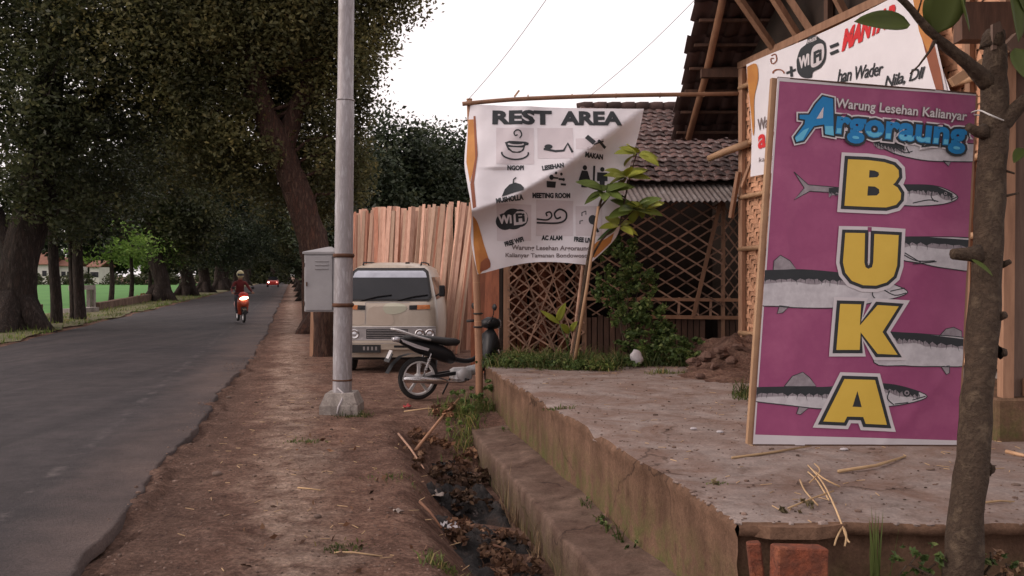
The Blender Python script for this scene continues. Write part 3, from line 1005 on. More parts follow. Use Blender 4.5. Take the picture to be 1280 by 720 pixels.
# the big leaning tree on the right side of the road
tree('leaning_tree', 'big reddish-barked tree leaning over the road beyond the steel pole', [at(408, 418, 25), at(398, 350, 25), at(390, 300, 25), at(368, 230, 24.8), at(340, 165, 24.5), at(315, 90, 24.3), at(290, 10, 24), at(270, -80, 24)],
     [0.62, 0.44, 0.40, 0.38, 0.34, 0.29, 0.24, 0.16],
     [B(468, 35, 25, 0.85), B(498, -8, 25, 0.9), B(470, -30, 25, 1.3), B(452, 70, 24.8, 0.75), B(428, 70, 24.5, 1.3), B(445, 118, 25, 0.6), B(438, 160, 25.2, 0.6), B(440, 205, 25.5, 0.7), B(440, 240, 26, 0.6), B(412, 115, 25, 1.2),
      B(415, 190, 25.5, 1.1), B(385, 70, 26.6, 2.0), B(372, 150, 26.8, 1.4), B(395, 220, 26.4, 1.3), B(330, 50, 27, 2.2), B(345, 120, 27, 1.5), B(262, 60, 24.5, 2.6), B(265, 140, 24.5, 1.7),
      B(300, 205, 25.5, 1.3), B(345, 215, 26.8, 1.3), B(410, -60, 24, 2.4), B(310, -60, 24.5, 3.6), B(190, -10, 24.5, 3.4), B(370, -20, 24.5, 2.6), B(255, 195, 26, 1.1), B(232, 0, 23.5, 2.2), B(350, 20, 23.4, 1.2), B(335, 185, 24.0, 0.45), B(300, 120, 23.8, 0.5), B(395, 265, 26.5, .8)],
     'leaf_olive', 'bark_red', 1750, 0.15, 0.075, seed=5, roots=5, sub=0.26,
     stems=[([at(352, 195, 24.7), at(372, 130, 24.8), at(410, 60, 25), at(450, -10, 25)], [.30, .24, .17, .08]),
            ([at(300, 40, 24.2), at(250, 20, 24), at(190, -20, 24)], [.28, .2, .1])])

# the broad old tree at the left edge
tree('old_tree', 'massive dark tree with a thick leaning trunk on the grass verge', [at(14, 418, 25), at(16, 385, 25), at(24, 330, 25), at(40, 265, 25), at(52, 200, 25), at(60, 120, 25), at(70, 20, 25), at(80, -80, 25)],
     [0.85, 0.58, 0.50, 0.47, 0.42, 0.36, 0.30, 0.2],
     [B(20, 60, 25, 2.4), B(-40, 140, 25, 2.6), B(110, 70, 25, 2.4), B(190, 90, 26, 2.4), B(120, 170, 26, 2.0), B(30, 180, 26, 1.8), B(200, 180, 27, 2.0), B(70, 235, 26, 1.5), B(150, 235, 28, 1.6),
      B(0, 245, 26, 1.1), B(100, -20, 25, 3.0), B(-10, -30, 25, 3.2), B(60, 120, 23.5, 1.5), B(150, 20, 24, 2.2), B(95, 275, 27, 1.0), B(235, 120, 26, 1.8), B(-60, 40, 25, 3), B(45, 205, 23.8, 1.0), B(25, 250, 24, 0.7), B(70, 190, 24, 0.9), B(75, 262, 24.4, 0.7), B(110, 250, 25, .9), B(20, 150, 23.8, 1.2)],
     'leaf_dark', 'bark', 760, 0.165, 0.08, seed=8, roots=6, sub=0.20,
     stems=[([at(22, 320, 25), at(-10, 270, 25), at(-50, 210, 25)], [.4, .32, .25]),
            ([at(48, 215, 25), at(100, 150, 25.5), at(160, 90, 26)], [.34, .25, .12])])

# two slender trunks and a double one between the old tree and the field
tree('slender_tree', 'slender verge tree with one straight trunk beside the old tree', [at(71, 409, 28.5), at(70, 370, 28.5), at(67, 330, 28.5), at(66, 280, 28.5), at(66, 230, 28.5)], [0.20, 0.17, 0.16, 0.14, 0.08],
     [B(60, 262, 29, 1.2), B(85, 250, 29.5, 1.3), B(60, 215, 29, 1.5), B(48, 295, 29, 0.7)], 'leaf_deep', 'bark', 600, 0.24, 0.13, seed=21)
tree('twin_stem_tree', 'verge tree with two stems growing side by side', [at(101, 402, 31), at(99, 370, 31), at(97, 325, 31), at(97, 270, 31), at(98, 230, 31)], [0.21, 0.18, 0.17, 0.14, 0.08],
     [B(105, 255, 31.5, 1.4), B(130, 240, 32, 1.5), B(90, 290, 31.5, 0.9), B(115, 288, 32, 0.8)], 'leaf_deep', 'bark', 600, 0.24, 0.13, seed=22,
     stems=[([at(93, 401, 31.1), at(92, 365, 31.1), at(90, 325, 31.1), at(88, 280, 31.1)], [.16, .14, .13, .1])])

# roadside rows: left and right, each tree an individual, three crown shapes shared by copies
def copy_tree(o, name, loc, rz, sc, label, group):
    r = o.copy(); COL.objects.link(r); r.name = name
    r.location = loc; r.rotation_euler = (0, 0, rz); r.scale = (sc, sc, sc)
    r['label'] = label; r['group'] = group
    for ch in o.children:
        c = ch.copy(); COL.objects.link(c); c.parent = r
    return r

def avenue_tree(loc, seed, label, group, m_leaf):
    rnd = random.Random(seed); x, y, z = loc
    tr_ = [Vector((x, y, z)), Vector((x + .1, y, z + 1.2)), Vector((x + rnd.uniform(-.4, .4), y, z + 3.2)), Vector((x + rnd.uniform(-.6, .6), y + rnd.uniform(-.5, .5), z + 6)), Vector((x, y, z + 9))]
    bl = []
    for k in range(13):
        a = k * 2.4 + rnd.uniform(-.3, .3); rr = rnd.uniform(1.2, 4.6)
        h = rnd.uniform(4.3, 11.5)
        bl.append(((x + rr * math.cos(a), y + rr * math.sin(a), z + h), rnd.uniform(1.6, 2.5)))
    return tree('avenue_tree', label, tr_, [0.72, 0.48, 0.42, 0.34, 0.15], bl, m_leaf, 'bark', 760, 0.27, 0.14, group, seed, roots=5, sub=0.36)

x, y = road_xy(58, -7.9)
LBL_L = 'dark leafy avenue tree on the field side of the road'
LBL_R = 'dark leafy avenue tree on the roadside beyond the big leaning tree'
a1 = avenue_tree((x, y, 0.02), 31, LBL_L, 'avenue trees on the field side', 'leaf_dark')
x, y = road_xy(72, -7.9)
a2 = avenue_tree((x, y, 0.02), 32, LBL_L, 'avenue trees on the field side', 'leaf_deep')
x, y = road_xy(58, 0.9)
a3 = avenue_tree((x, y, 0.0), 33, LBL_R, 'avenue trees beyond the leaning tree', 'leaf_dark')
a3.scale = (.62, .62, .62)
for i, s in enumerate((43, 86, 100, 116, 134, 155, 180)):
    x, y = road_xy(s, -8.2 + (i % 3) * 0.3)
    if s == 43: continue
    copy_tree((a1, a2, a3)[i % 3], 'avenue_tree', (x, y, 0.02), 1.3 * i, 0.9 + 0.08 * (i % 4), LBL_L, 'avenue trees on the field side')
for i, s in enumerate((70, 82, 94, 108, 128, 150, 178)):
    x, y = road_xy(s, 1.0 + (i % 2) * 0.3)
    copy_tree((a2, a1, a3)[i % 3], 'avenue_tree', (x, y, 0.0), 0.7 + 1.7 * i, min(.95, 0.66 + 0.06 * i), LBL_R, 'avenue trees beyond the leaning tree')
# trees that close the far end of the avenue where the road bends away
for i, (s, t) in enumerate(((205, -4.2), (212, 1.5), (208, -10), (222, -1.0), (216, 6))):
    x, y = road_xy(s, t)
    copy_tree((a3, a1, a2)[i % 3], 'avenue_tree', (x, y, 0.0), 2.1 * i, 1.15, 'dark tree closing the far end of the avenue', 'trees at the end of the avenue')

# bright young trees by the field
for i, (px, py, Y, hgt, lbl) in enumerate(((138, 379, 48, 3.5, 'young tree with bright green spreading crown, nearest the sluice frame'), (163, 376, 55, 3.8, 'young tree with bright green crown and thin dark stem by the low wall'),
                                    (186, 373, 60, 3.4, 'thin young tree with pale green crown behind the orange flowers'), (199, 371, 64, 3.6, 'thin young tree with pale green crown beside the avenue trunk'))):
    p = at(px, py, Y); p.z = -0.1
    c = p + Vector((0, 0, hgt))
    tree('young_tree', lbl, [p, p + Vector((.1, 0, 1.2)), p + Vector((.05, 0, hgt * .7)), c], [.16, .13, .10, .05],
         [(tuple(c + Vector((-1.5, 0, -.1))), (1.3, 1.2, .8)), (tuple(c + Vector((.2, 0, .3))), (1.5, 1.3, .9)), (tuple(c + Vector((1.5, .2, -.2))), (1.2, 1.2, .7)), (tuple(c + Vector((-.6, -.4, -.7))), (1.1, 1, .5))],
         'leaf_bright', 'bark', 700, 0.24, 0.10, seed=41 + i)

# dark trees behind the stacked planks
for i, (px, Y, top, wd, lbl) in enumerate(((488, 36, 150, 1.9, 'dense dark tree with rounded crown behind the timber planks'), (548, 39, 158, 1.9, 'dense dark tree behind the planks beside the banner pole'),
                                           (430, 42, 190, 2.2, 'dark tree behind the planks half hidden by the steel pole'), (612, 43, 172, 1.9, 'dark tree mostly hidden behind the white hanging banner'))):
    g = Vector((at(px, 0, Y).x, Y, 0)); zt = at(px, top, Y).z
    bl = []
    rnd = random.Random(60 + i)
    bl.append(((g.x, Y, zt - 1.0), 1.25))
    for k in range(12):
        a = k * 2.2; h = zt - 1.5 - (zt - 3.6) * k / 12; rr = wd * (0.35 + 0.6 * math.sin(math.pi * min(1, (k + 2) / 12)))
        bl.append(((g.x + rr * math.cos(a), Y + rr * math.sin(a), h), rnd.uniform(0.95, 1.4)))
    tree('broadleaf_tree', lbl, [g, g + Vector((.1, 0, 2)), g + Vector((-.1, 0, 4.5)), Vector((g.x, Y, zt - 1))], [.3, .25, .18, .06], bl, 'leaf_deep', 'bark', 1150, 0.21, 0.12, seed=70 + i)

# hedge line and houses beyond the field
V, F = leaf_cloud([((-125 + k * 4.2 + random.uniform(-1, 1), 172 + random.uniform(-3, 3), 0.8), (3.0, 1.5, 1.2)) for k in range(22)], 160, 0.6, 0.35, seed=77)
tag(np_mesh('hedge', V, F, 'leaf_dark'), 'long dark hedge along the far side of the green field', 'hedge')
V, F = leaf_cloud([((-190 + k * 3.4 + random.uniform(-2, 2), 205 + random.uniform(-6, 6), random.uniform(2, 9)), (4.5, 3.0, 3.4)) for k in range(70)], 300, 0.9, 0.55, sub=.7, seed=78)
tag(np_mesh('far_wood', V, F, 'leaf_dark'), 'dark wood closing the view beyond the field and the end of the road', 'wood', kind='stuff')
for i, (px0, px1, Y, eave, ridge, lbl) in enumerate(((36, 64, 180, 331, 316, 'far white-walled house with a tiled roof, seen beside the old trunk'), (74, 92, 182, 333, 322, 'far small white house between the slender trunks'), (112, 124, 182, 334, 326, 'far pale cottage beyond the twin-stemmed tree'))):
    a, b = at(px0, 0, Y).x, at(px1, 0, Y).x
    ze, zr = at(0, eave, Y).z, at(0, ridge, Y).z
    hs = thing('far_house', ((a + b) / 2, Y, -0.1), lbl, 'house')
    MB().box(((a + b) / 2, Y + 3, ze / 2 - .05), (b - a, 6, ze + .1)).build('wall', 'house_white', hs)
    MB().prism([(a - .5, Y - .6, ze), (b + .5, Y - .6, ze), (b + .5, Y + 3, zr), (a - .5, Y + 3, zr)], (0, 0, .15)).prism([(a - .5, Y + 6.6, ze), (b + .5, Y + 6.6, ze), (b + .5, Y + 3.02, zr), (a - .5, Y + 3.02, zr)], (0, 0, .15)).build('roof', 'house_roof', hs)
    for q in (0.3, 0.7):
        xx = a + (b - a) * q
        MB().box((xx, Y - .03, ze * .55), (.9, .05, 1.1)).build('window', 'glass_dark', hs)

# ------------------------------------------------------------------ low canal walls, sluice frame, flowers on the field side
def low_wall(name, a, b, h, th, label, m='plain_concrete'):
    a, b = Vector(a), Vector(b)
    o = MB(); d = (b - a); n = Vector((-d.y, d.x, 0)).normalized() * th / 2
    k = 10; rings = []
    for i in range(k + 1):
        p = a.lerp(b, i / k); j = random.uniform(-.012, .012)
        rings.append([p - n + Vector((0, 0, -.3)), p + n + Vector((0, 0, -.3)), p + n + Vector((0, 0, h + j)), p - n + Vector((0, 0, h + j))])
    o.loft(rings, True, True)
    return tag(o.build(name, m), label, 'wall')
low_wall('canal_wall', at(120, 394, 39), at(200, 376, 58), 0.55, 0.3, 'low dark concrete canal wall leading to the orange flowers', 'ledge')
low_wall('canal_curb', at(82, 397, 36), at(118, 394, 37.5), 0.35, 0.5, 'short concrete curb under the sluice frame')
low_wall('canal_block', at(26, 402, 33), at(50, 400, 33.5), 0.6, 0.6, 'reddish concrete block beside the old trunk', 'ledge')
sl = thing('sluice_frame', tuple(at(104, 390, 38)), 'grey concrete sluice gate frame standing at the field edge', 'frame')
for px in (90, 111, 117):
    p = at(px, 390, 38 + (px - 90) * .03)
    MB().box(p + Vector((0, 0, .5)), (.14, .14, 1.15)).build('post', 'plain_concrete', sl)
MB().bar(at(86, 360, 38), at(119, 359, 38.6), .2, .2).build('beam', 'plain_concrete', sl)
V, F = leaf_cloud([(tuple(at(px, 378, 55) + Vector((0, 0, .1))), (.7, .5, .35)) for px in (172, 180, 188, 196, 202)], 500, 0.16, 0.12, seed=81)
fl = thing('flower_bed', tuple(at(186, 384, 55)), 'row of orange-red flowering shrubs at the foot of the avenue tree', 'flowers')
np_mesh('blossom', V, F, 'red_blossom' if 'red_blossom' in MATS else leaf_mat('red_blossom', (0.30, 0.06, 0.03), (0.36, 0.10, 0.04), (0.10, 0.10, 0.03), 0.2), fl)
V, F = leaf_cloud([(tuple(at(px, 380, 55.4)), (.7, .5, .3)) for px in (172, 182, 190, 200)], 300, 0.18, 0.12, seed=82)
np_mesh('foliage', V, F, 'leaf_dark', fl)

# grass of the verge
sp = []
for k in range(15000):
    s = 18 + (RNG.random() ** 1.6) * 60
    t = RNG.uniform(-9.3, -6.35)
    if fbm(s, t, 2, 0.9, 3) < -0.12: continue
    x, y = road_xy(s, t)
    sp.append((x, y, 0.06))
V, F = grass_blades(sp, 0.06, 0.22, 0.012, 5)
tag(np_mesh('verge_grass', V, F, 'grass_verge'), 'short grass along the verge on the field side of the road', 'grass', kind='stuff')

# ------------------------------------------------------------------ bamboo house (gable towards the road)
W_N = Vector((-1, -0.25, 0)).normalized()                 # outward, to the road
W_D = Vector((0.25, -1, 0)).normalized()                  # along the wall towards the camera
WA = Vector((3.03, 11.5, 0))                              # far corner
def wall_pt(a, z, out=0.0):
    p = WA + W_D * a + W_N * out
    return Vector((p.x, p.y, z))
def roof_z(y):                                            # top of the far slope at distance y
    return 3.74 + 0.775 * (12.5 - y)
RIDGE_Y = 8.2
def gable_top(a):
    y = WA.y + W_D.y * a
    return roof_z(y) - 0.16 if y > RIDGE_Y else roof_z(RIDGE_Y) - 0.775 * (RIDGE_Y - y) - 0.16
house = thing('bamboo_house', tuple(wall_pt(2.5, TZ)), 'tall house of woven bamboo with a steep tiled roof beside the terrace', 'house')
ZB = 0.80
# plinth
p = MB()
p.prism([wall_pt(-.12, 0.2, .14), wall_pt(6.6, 0.2, .14), wall_pt(6.6, 0.2, -3.5), wall_pt(-.12, 0.2, -3.5)], (0, 0, ZB - 0.2))
p.build('plinth', 'plain_concrete', house)
# woven strips: floats of split bamboo passing over and under
def weave(a0, a1, z0, topf, out, cell=0.058):
    V, F = [], []
    def ribbon(pts, side, wd):
        n = len(V)
        for q in pts:
            V.append(tuple(q - side * wd / 2)); V.append(tuple(q + side * wd / 2))
        for i in range(len(pts) - 1):
            F.append((n + 2 * i, n + 2 * i + 1, n + 2 * i + 3, n + 2 * i + 2))
    na, nz = int((a1 - a0) / cell), int((7.4 - z0) / cell)
    for j in range(nz):
        z = z0 + (j + .5) * cell; pts = []
        for i in range(na + 1):
            a = a0 + i * cell
            if z > topf(a): 
                if len(pts) > 2: ribbon(pts, Vector((0, 0, 1)), cell * random.uniform(.8, .97))
                pts = []
                continue
            h = 0.013 * math.sin(math.pi * (i + j) / 2 + .7) + random.uniform(-.003, .003)
            pts.append(wall_pt(a, z + random.uniform(-.003, .003), out + h))
        if len(pts) > 2: ribbon(pts, Vector((0, 0, 1)), cell * random.uniform(.8, .97))
    for i in range(na):
        a = a0 + (i + .5) * cell; pts = []
        for j in range(nz + 1):
            z = z0 + j * cell
            if z > topf(a): break
            h = -0.013 * math.sin(math.pi * (i + .5 + j - .5) / 2 + .7)
            pts.append(wall_pt(a, z, out + h))
        if len(pts) > 2: ribbon(pts, W_D, cell * random.uniform(.8, .97))
    return V, F
TIE = 4.30
V, F = weave(0.04, 5.3, ZB + .02, lambda a: min(TIE, gable_top(a)), 0.0)
MB().bar(wall_pt(-.05, TIE + .05, .02), wall_pt(5.4, TIE + .05, .02), .09, .10, up=W_N).build('tie_beam', 'timber', house)
for a_ in (1.9, 3.38):
    MB().bar(wall_pt(a_, TIE + .1, .02), wall_pt(a_, gable_top(a_) - .02, .02), .07, .07, up=W_N).build('king_post', 'timber_dark', house)
tag(np_mesh('woven_panel', V, F, 'woven', house), kind='stuff')
# backing and the side walls nothing shines through; the interior shade is put into their colour
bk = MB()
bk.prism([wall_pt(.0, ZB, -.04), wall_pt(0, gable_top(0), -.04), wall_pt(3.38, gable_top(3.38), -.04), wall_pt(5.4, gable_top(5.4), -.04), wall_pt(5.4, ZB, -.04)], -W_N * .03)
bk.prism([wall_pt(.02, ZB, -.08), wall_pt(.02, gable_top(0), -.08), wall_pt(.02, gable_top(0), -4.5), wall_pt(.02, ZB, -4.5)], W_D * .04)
bk.build('inner_wall', 'woven_shade', house)
# frame: corner post, studs, rails
for a, w_ in ((0.03, .10), (1.35, .06), (2.7, .06), (4.0, .06), (5.3, .09)):
    MB().bar(wall_pt(a, ZB - .02, .045), wall_pt(a, min(TIE, gable_top(a)), .045), w_, .05, up=W_N).build('post', 'timber', house)
for z in (ZB + .06, 1.95, 2.62, 3.30, 4.05):
    q = MB(); amax = 5.3
    pts = [wall_pt(a, z + .01 * math.sin(a * 3), .062) for a in np.linspace(0.0, amax, 9)]
    q.tube(pts, .032, 7).build('rail', 'bamboo_pale', house, smooth=True)
for a0, z0, a1, z1 in ((0.1, 2.75, 0.5, 3.25), (4.3, 3.55, 5.1, 4.0)):
    MB().bar(wall_pt(a0, z0, .085), wall_pt(a1, z1, .085), .05, .03, up=W_N).build('brace', 'timber', house)
# pole stub and brace poking out at the far corner
MB().tube([wall_pt(.25, 3.30, .06), wall_pt(-.1, 3.23, .22), wall_pt(-.35, 3.17, .32)], [.05, .05, .045], 8).build('pole_end', 'bamboo_pale', house, smooth=True)
MB().bar(wall_pt(.08, 2.95, .12), wall_pt(-.05, 2.36, .16), .05, .05).build('brace', 'bamboo', house)
# roof: rafters, battens, tiles
RX0 = 2.33                                               # verge
def roof_pt(x, y, lift=0.0):
    return Vector((x + 0.0 * y, y, roof_z(y) + lift))
ry0, ry1 = 12.55, 8.2
for i, x in enumerate((2.52, 3.35, 4.2, 5.1, 6.0, 7.0)):
    MB().tube([roof_pt(x + .06 * math.sin(k), y, -.12) for k, y in enumerate(np.linspace(ry0 + .02, ry1, 6))], .048, 8).build('rafter', 'bamboo', house, smooth=True)
for k, y in enumerate(np.arange(ry1 + .15, ry0, .30)):
    MB().bar(roof_pt(RX0 + .02, y, -.055), roof_pt(8.2, y, -.055), .05, .035).build('batten', 'timber_dark', house)
for y in (11.55, 10.1, 8.6):
    MB().bar(roof_pt(RX0 + .15, y, -.22), roof_pt(8.0, y, -.22), .10, .11).build('purlin', 'timber_dark', house)
for a, z, xo, yo, zo in ((.8, 4.36, .60, -.35, .62), (1.3, 4.40, .66, -.25, .85), (1.55, 4.40, .45, .15, .8), (2.2, 4.40, .62, -.1, 1.1)):
    p0 = wall_pt(a, z, .03)
    MB().bar(p0, p0 + Vector((-xo, yo, zo)), .07, .07).build('strut', 'timber', house)
def tile_mesh(name, w_, l, m, amp=.024):
    """S-curved clay tile lying in x (width) and y (up the slope)"""
    t = MB(); prof = []
    for i in range(7):
        u = i / 6
        prof.append((w_ * (u - .5), amp * math.sin(2 * math.pi * u) + .004 * u))
    rings = []
    for v in (0, .5, 1):
        rings.append([Vector((x_, (v - .5) * l, z_ + .012 * (1 - v) * 2)) for x_, z_ in prof])
    n = len(prof)
    vs = [p for r in rings for p in r] + [p - Vector((0, 0, .013)) for r in rings for p in r]
    fs = []
    for j in range(2):
        for i in range(n - 1):
            a = j * n + i
            fs.append((a, a + 1, a + n + 1, a + n)); fs.append((a + 3 * n, a + n + 3 * n, a + n + 1 + 3 * n, a + 1 + 3 * n))
    for i in range(n - 1): fs.append((i, i + 3 * n, i + 1 + 3 * n, i + 1))
    for j in range(2):
        a = j * n; fs.append((a, a + n, a + n + 3 * n, a + 3 * n)); b = a + n - 1; fs.append((b, b + 3 * n, b + n + 3 * n, b + n))
    t.add(vs, fs)
    me = bpy.data.meshes.new(name)
    me.from_pydata(t.v, [], t.f); me.materials.append(MATS[m])
    me.polygons.foreach_set('use_smooth', [True] * len(me.polygons)); me.set_sharp_from_angle(angle=R(40))
    return me, t
tile_me, _ = tile_mesh('tile', .185, .24, 'tile', .013)
_, tile_mb = tile_mesh('tile', .245, .30, 'tile')
tile_dk, _ = tile_mesh('tile', .245, .30, 'tile_dark')
slope_m = math.atan(0.775)
nrow = 0; V, F = [], []
for r_, y in enumerate(np.arange(ry0 + .05, ry1 - .1, -.20)):
    for c_ in range(26):
        x = RX0 + .06 + .215 * c_
        rot = Matrix.Rotation(-slope_m, 3, 'X') @ Matrix.Rotation(R(180), 3, 'Z')
        rot = Matrix.Rotation(-slope_m, 3, 'X')
        q = roof_pt(x + random.uniform(-.02, .02) * (2.2 if c_ == 0 else 1), y + random.uniform(-.012, .012), .0)
        if c_ == 0:
            o = link_mesh('tile', tile_dk, house)
            o.location = q - ORG[house.name]
            o.rotation_euler = (rot @ Matrix.Rotation(random.uniform(-.05, .05) + math.pi, 3, 'Z')).to_euler()
        else:
            n = len(V)
            rr = rot @ Matrix.Rotation(math.pi, 3, 'Z')
            V += [tuple(q + rr @ Vector(p)) for p in tile_mb.v]
            F += [tuple(n + i for i in f) for f in tile_mb.f]
tag(np_mesh('tile_field', V, F, 'tile_dark', house), kind='stuff')
# near slope of the roof, behind the top of the picture
MB().prism([(RX0, RIDGE_Y, roof_z(RIDGE_Y)), (8.2, RIDGE_Y, roof_z(RIDGE_Y)), (8.2, 3.6, roof_z(RIDGE_Y) - 3.56), (RX0, 3.6, roof_z(RIDGE_Y) - 3.56)], (0, 0, .06)).build('near_slope', 'tile_dark', house)
# porch bay at the near end: step, post, plank partition, beam, brace
st = MB(); st.bevbox((5.0, 6.65, (TZ + .72) / 2 - .03), (3.35, 1.25, .72 - TZ + .14), .015); st.build('porch_step', 'terrace_side', house)
MB().bar((3.42, 6.10, .72), (3.44, 6.10, 3.55), .075, .075).build('porch_post', 'timber', house)
for k in range(9):
    x = 3.535 + k * .150
    MB().box((x, 6.14 + random.uniform(-.006, .006), .76 + 1.25), (.143, .025, 2.5)).build('plank', 'timber_grey', house)
MB().box((3.56, 6.09, .83), (.04, .03, .12)).build('hinge', 'timber', house)
MB().bar((3.1, 6.12, 3.36), (5.2, 6.12, 3.36), .12, .26).build('porch_beam', 'timber_dark', house)
MB().bar((3.02, 6.05, 2.93), (3.42, 6.04, 3.18), .045, .06).build('brace', 'bamboo_pale', house)
MB().bar((3.40, 6.02, 3.22), (3.62, 6.04, 3.0), .06, .12).build('gusset', 'timber_grey', house)

# ------------------------------------------------------------------ shed behind, with lattice front
shed = thing('lattice_shed', (1.6, 12.5, 0.44), 'low shed with clay tile roof and diagonal bamboo lattice front', 'shed')
SY = 12.45                                              # lattice plane
sx0, sx1 = -0.12, 3.45
def shed_roof(y): return 2.98 + 0.61 * (y - 12.42)
# carcass: back and side walls, rafters; colour near black to stand for interior shade
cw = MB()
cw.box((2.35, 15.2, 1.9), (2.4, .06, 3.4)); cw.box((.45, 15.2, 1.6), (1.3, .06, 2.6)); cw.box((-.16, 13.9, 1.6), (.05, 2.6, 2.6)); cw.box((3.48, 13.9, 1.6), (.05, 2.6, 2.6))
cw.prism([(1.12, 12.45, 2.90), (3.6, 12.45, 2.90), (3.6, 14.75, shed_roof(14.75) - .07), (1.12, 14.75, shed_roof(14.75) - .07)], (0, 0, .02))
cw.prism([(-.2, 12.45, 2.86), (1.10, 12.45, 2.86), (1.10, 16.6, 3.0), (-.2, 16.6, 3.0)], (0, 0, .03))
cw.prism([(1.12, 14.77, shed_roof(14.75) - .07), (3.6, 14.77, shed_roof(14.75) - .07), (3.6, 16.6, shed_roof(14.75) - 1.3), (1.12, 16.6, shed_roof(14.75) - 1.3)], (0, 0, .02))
cw.build('carcass', 'woven_shade', shed)
sm = math.atan(0.61)
for r_ in range(17):
    y = 12.42 + .140 * r_
    for c_ in range(16):
        x = 1.22 + .158 * c_ + (.012 * math.sin(r_ * 2.1))
        o = link_mesh('tile', tile_me, shed)
        sag = -.035 * math.sin(math.pi * c_ / 15) - .02 * fbm(x, y, 0, .9, 2)
        o.location = Vector((x + random.uniform(-.012, .012), y + random.uniform(-.014, .014), shed_roof(y) + .03 + sag)) - ORG[shed.name]
        o.rotation_euler = (Matrix.Rotation(sm, 3, 'X') @ Matrix.Rotation(random.uniform(-.06, .06), 3, 'Z')).to_euler()
# ridge: a row of half-round caps
for c_ in range(11):
    x = 1.22 + .235 * c_
    MB().tube([(x - .12, 14.80, shed_roof(14.75) + .02), (x, 14.80, shed_roof(14.75) + .045), (x + .125, 14.80, shed_roof(14.75) + .03)], [.085, .085, .10], 9).build('ridge_tile', 'tile_dark', shed, smooth=True)
# corrugated sheets under the eave
for k, (xa, xb) in enumerate(((-.2, .92), (.86, 2.02), (1.96, 3.55))):
    V, F = [], []
    n = int((xb - xa) / .0125)
    for i in range(n + 1):
        x = xa + (xb - xa) * i / n
        h = .014 * math.sin(2 * math.pi * x / .076)
        for y, z in ((12.62, 2.965), (12.3, 2.81), (11.88, 2.60)):
            V.append((x + (12.62 - y) * .10, y, z + h + .004 * k))
    for i in range(n):
        for j in range(2):
            F.append((i * 3 + j, i * 3 + j + 1, i * 3 + 4 + j, i * 3 + 3 + j))
    np_mesh('corrugated_sheet', V, F, 'corrugated', shed, smooth=True)
# posts and rails
for x, w_ in ((-.08, .09), (1.02, .06), (2.98, .05), (3.32, .07)):
    MB().bar((x, SY, .35), (x + .01, SY, 2.86), w_, w_).build('post', 'timber', shed)
MB().bar((2.55, SY - .06, 1.02), (2.96, SY - .05, 2.75), .045, .05).build('prop', 'bamboo', shed)
MB().bar((-.1, SY - .03, 2.68), (3.35, SY - .03, 2.68), .06, .06).build('rail', 'timber_dark', shed)
MB().bar((1.0, SY - .035, 1.28), (3.32, SY - .035, 1.26), .05, .045).build('rail', 'bamboo', shed)
MB().bar((1.5, SY - .035, 1.03), (3.34, SY - .035, 1.01), .06, .05).build('rail', 'bamboo', shed)
# the lattice strips, one by one
def clip_line(x0, z0, dx, dz, xa, xb, za, zb):
    t0, t1 = -1e9, 1e9
    for p_, d_, lo_, hi_ in ((x0, dx, xa, xb), (z0, dz, za, zb)):
        if abs(d_) < 1e-9: continue
        a, b = (lo_ - p_) / d_, (hi_ - p_) / d_
        t0, t1 = max(t0, min(a, b)), min(t1, max(a, b))
    return (t0, t1) if t1 - t0 > .12 else None
def lattice(xa, xb, za, zb, ang, step, w_, m, y, jit=.03, name='bamboo_strip'):
    for sgn, lay in ((1, 0.0), (-1, -.014)):
        dx, dz = math.cos(R(ang)), math.sin(R(ang)) * sgn
        span = (xb - xa) * abs(dz) + (zb - za) * abs(dx)
        k = -span
        while k < span:
            cx_, cz_ = (xa + xb) / 2 - dz * k, (za + zb) / 2 + dx * k
            an = random.uniform(-jit, jit)
            ddx, ddz = dx * math.cos(an) - dz * math.sin(an), dx * math.sin(an) + dz * math.cos(an)
            q = clip_line(cx_, cz_, ddx, ddz, xa, xb, za, zb)
            if q:
                p0 = Vector((cx_ + ddx * q[0], y + lay + random.uniform(-.005, .002), cz_ + ddz * q[0])); p1 = Vector((cx_ + ddx * q[1], y + lay + random.uniform(-.005, .002), cz_ + ddz * q[1]))
                MB().bar(p0, p1, .010, w_ * random.uniform(.8, 1.25), up=(0, 0, 1)).build(name, m, shed)
            k += step * random.uniform(.85, 1.15)
lattice(1.05, 2.97, 1.05, 2.66, 32, .150, .022, 'bamboo_old', SY - .04)
lattice(3.0, 3.30, 1.05, 2.70, 52, .125, .020, 'bamboo_old', SY - .04)
lattice(-.06, 1.02, .48, 2.72, 38, .115, .020, 'bamboo_old', SY - .05, .13)
lattice(-.04, 1.0, .48, 2.6, 62, .20, .018, 'bamboo_old', SY - .085, .2)
# upright slats in the lower part with a gap
for k in range(27):
    x = 1.08 + k * .085
    if 20 <= k <= 21: continue
    MB().box((x, SY + .01, .70 + random.uniform(-.02, .02)), (.07, .018, .66)).build('slat', 'timber_dark', shed)
for x in (2.35, 2.62, 2.8):
    MB().bar((x, SY - .02, 1.0), (x + .01, SY - .02, 1.3), .03, .03).build('slat', 'bamboo_old', shed)

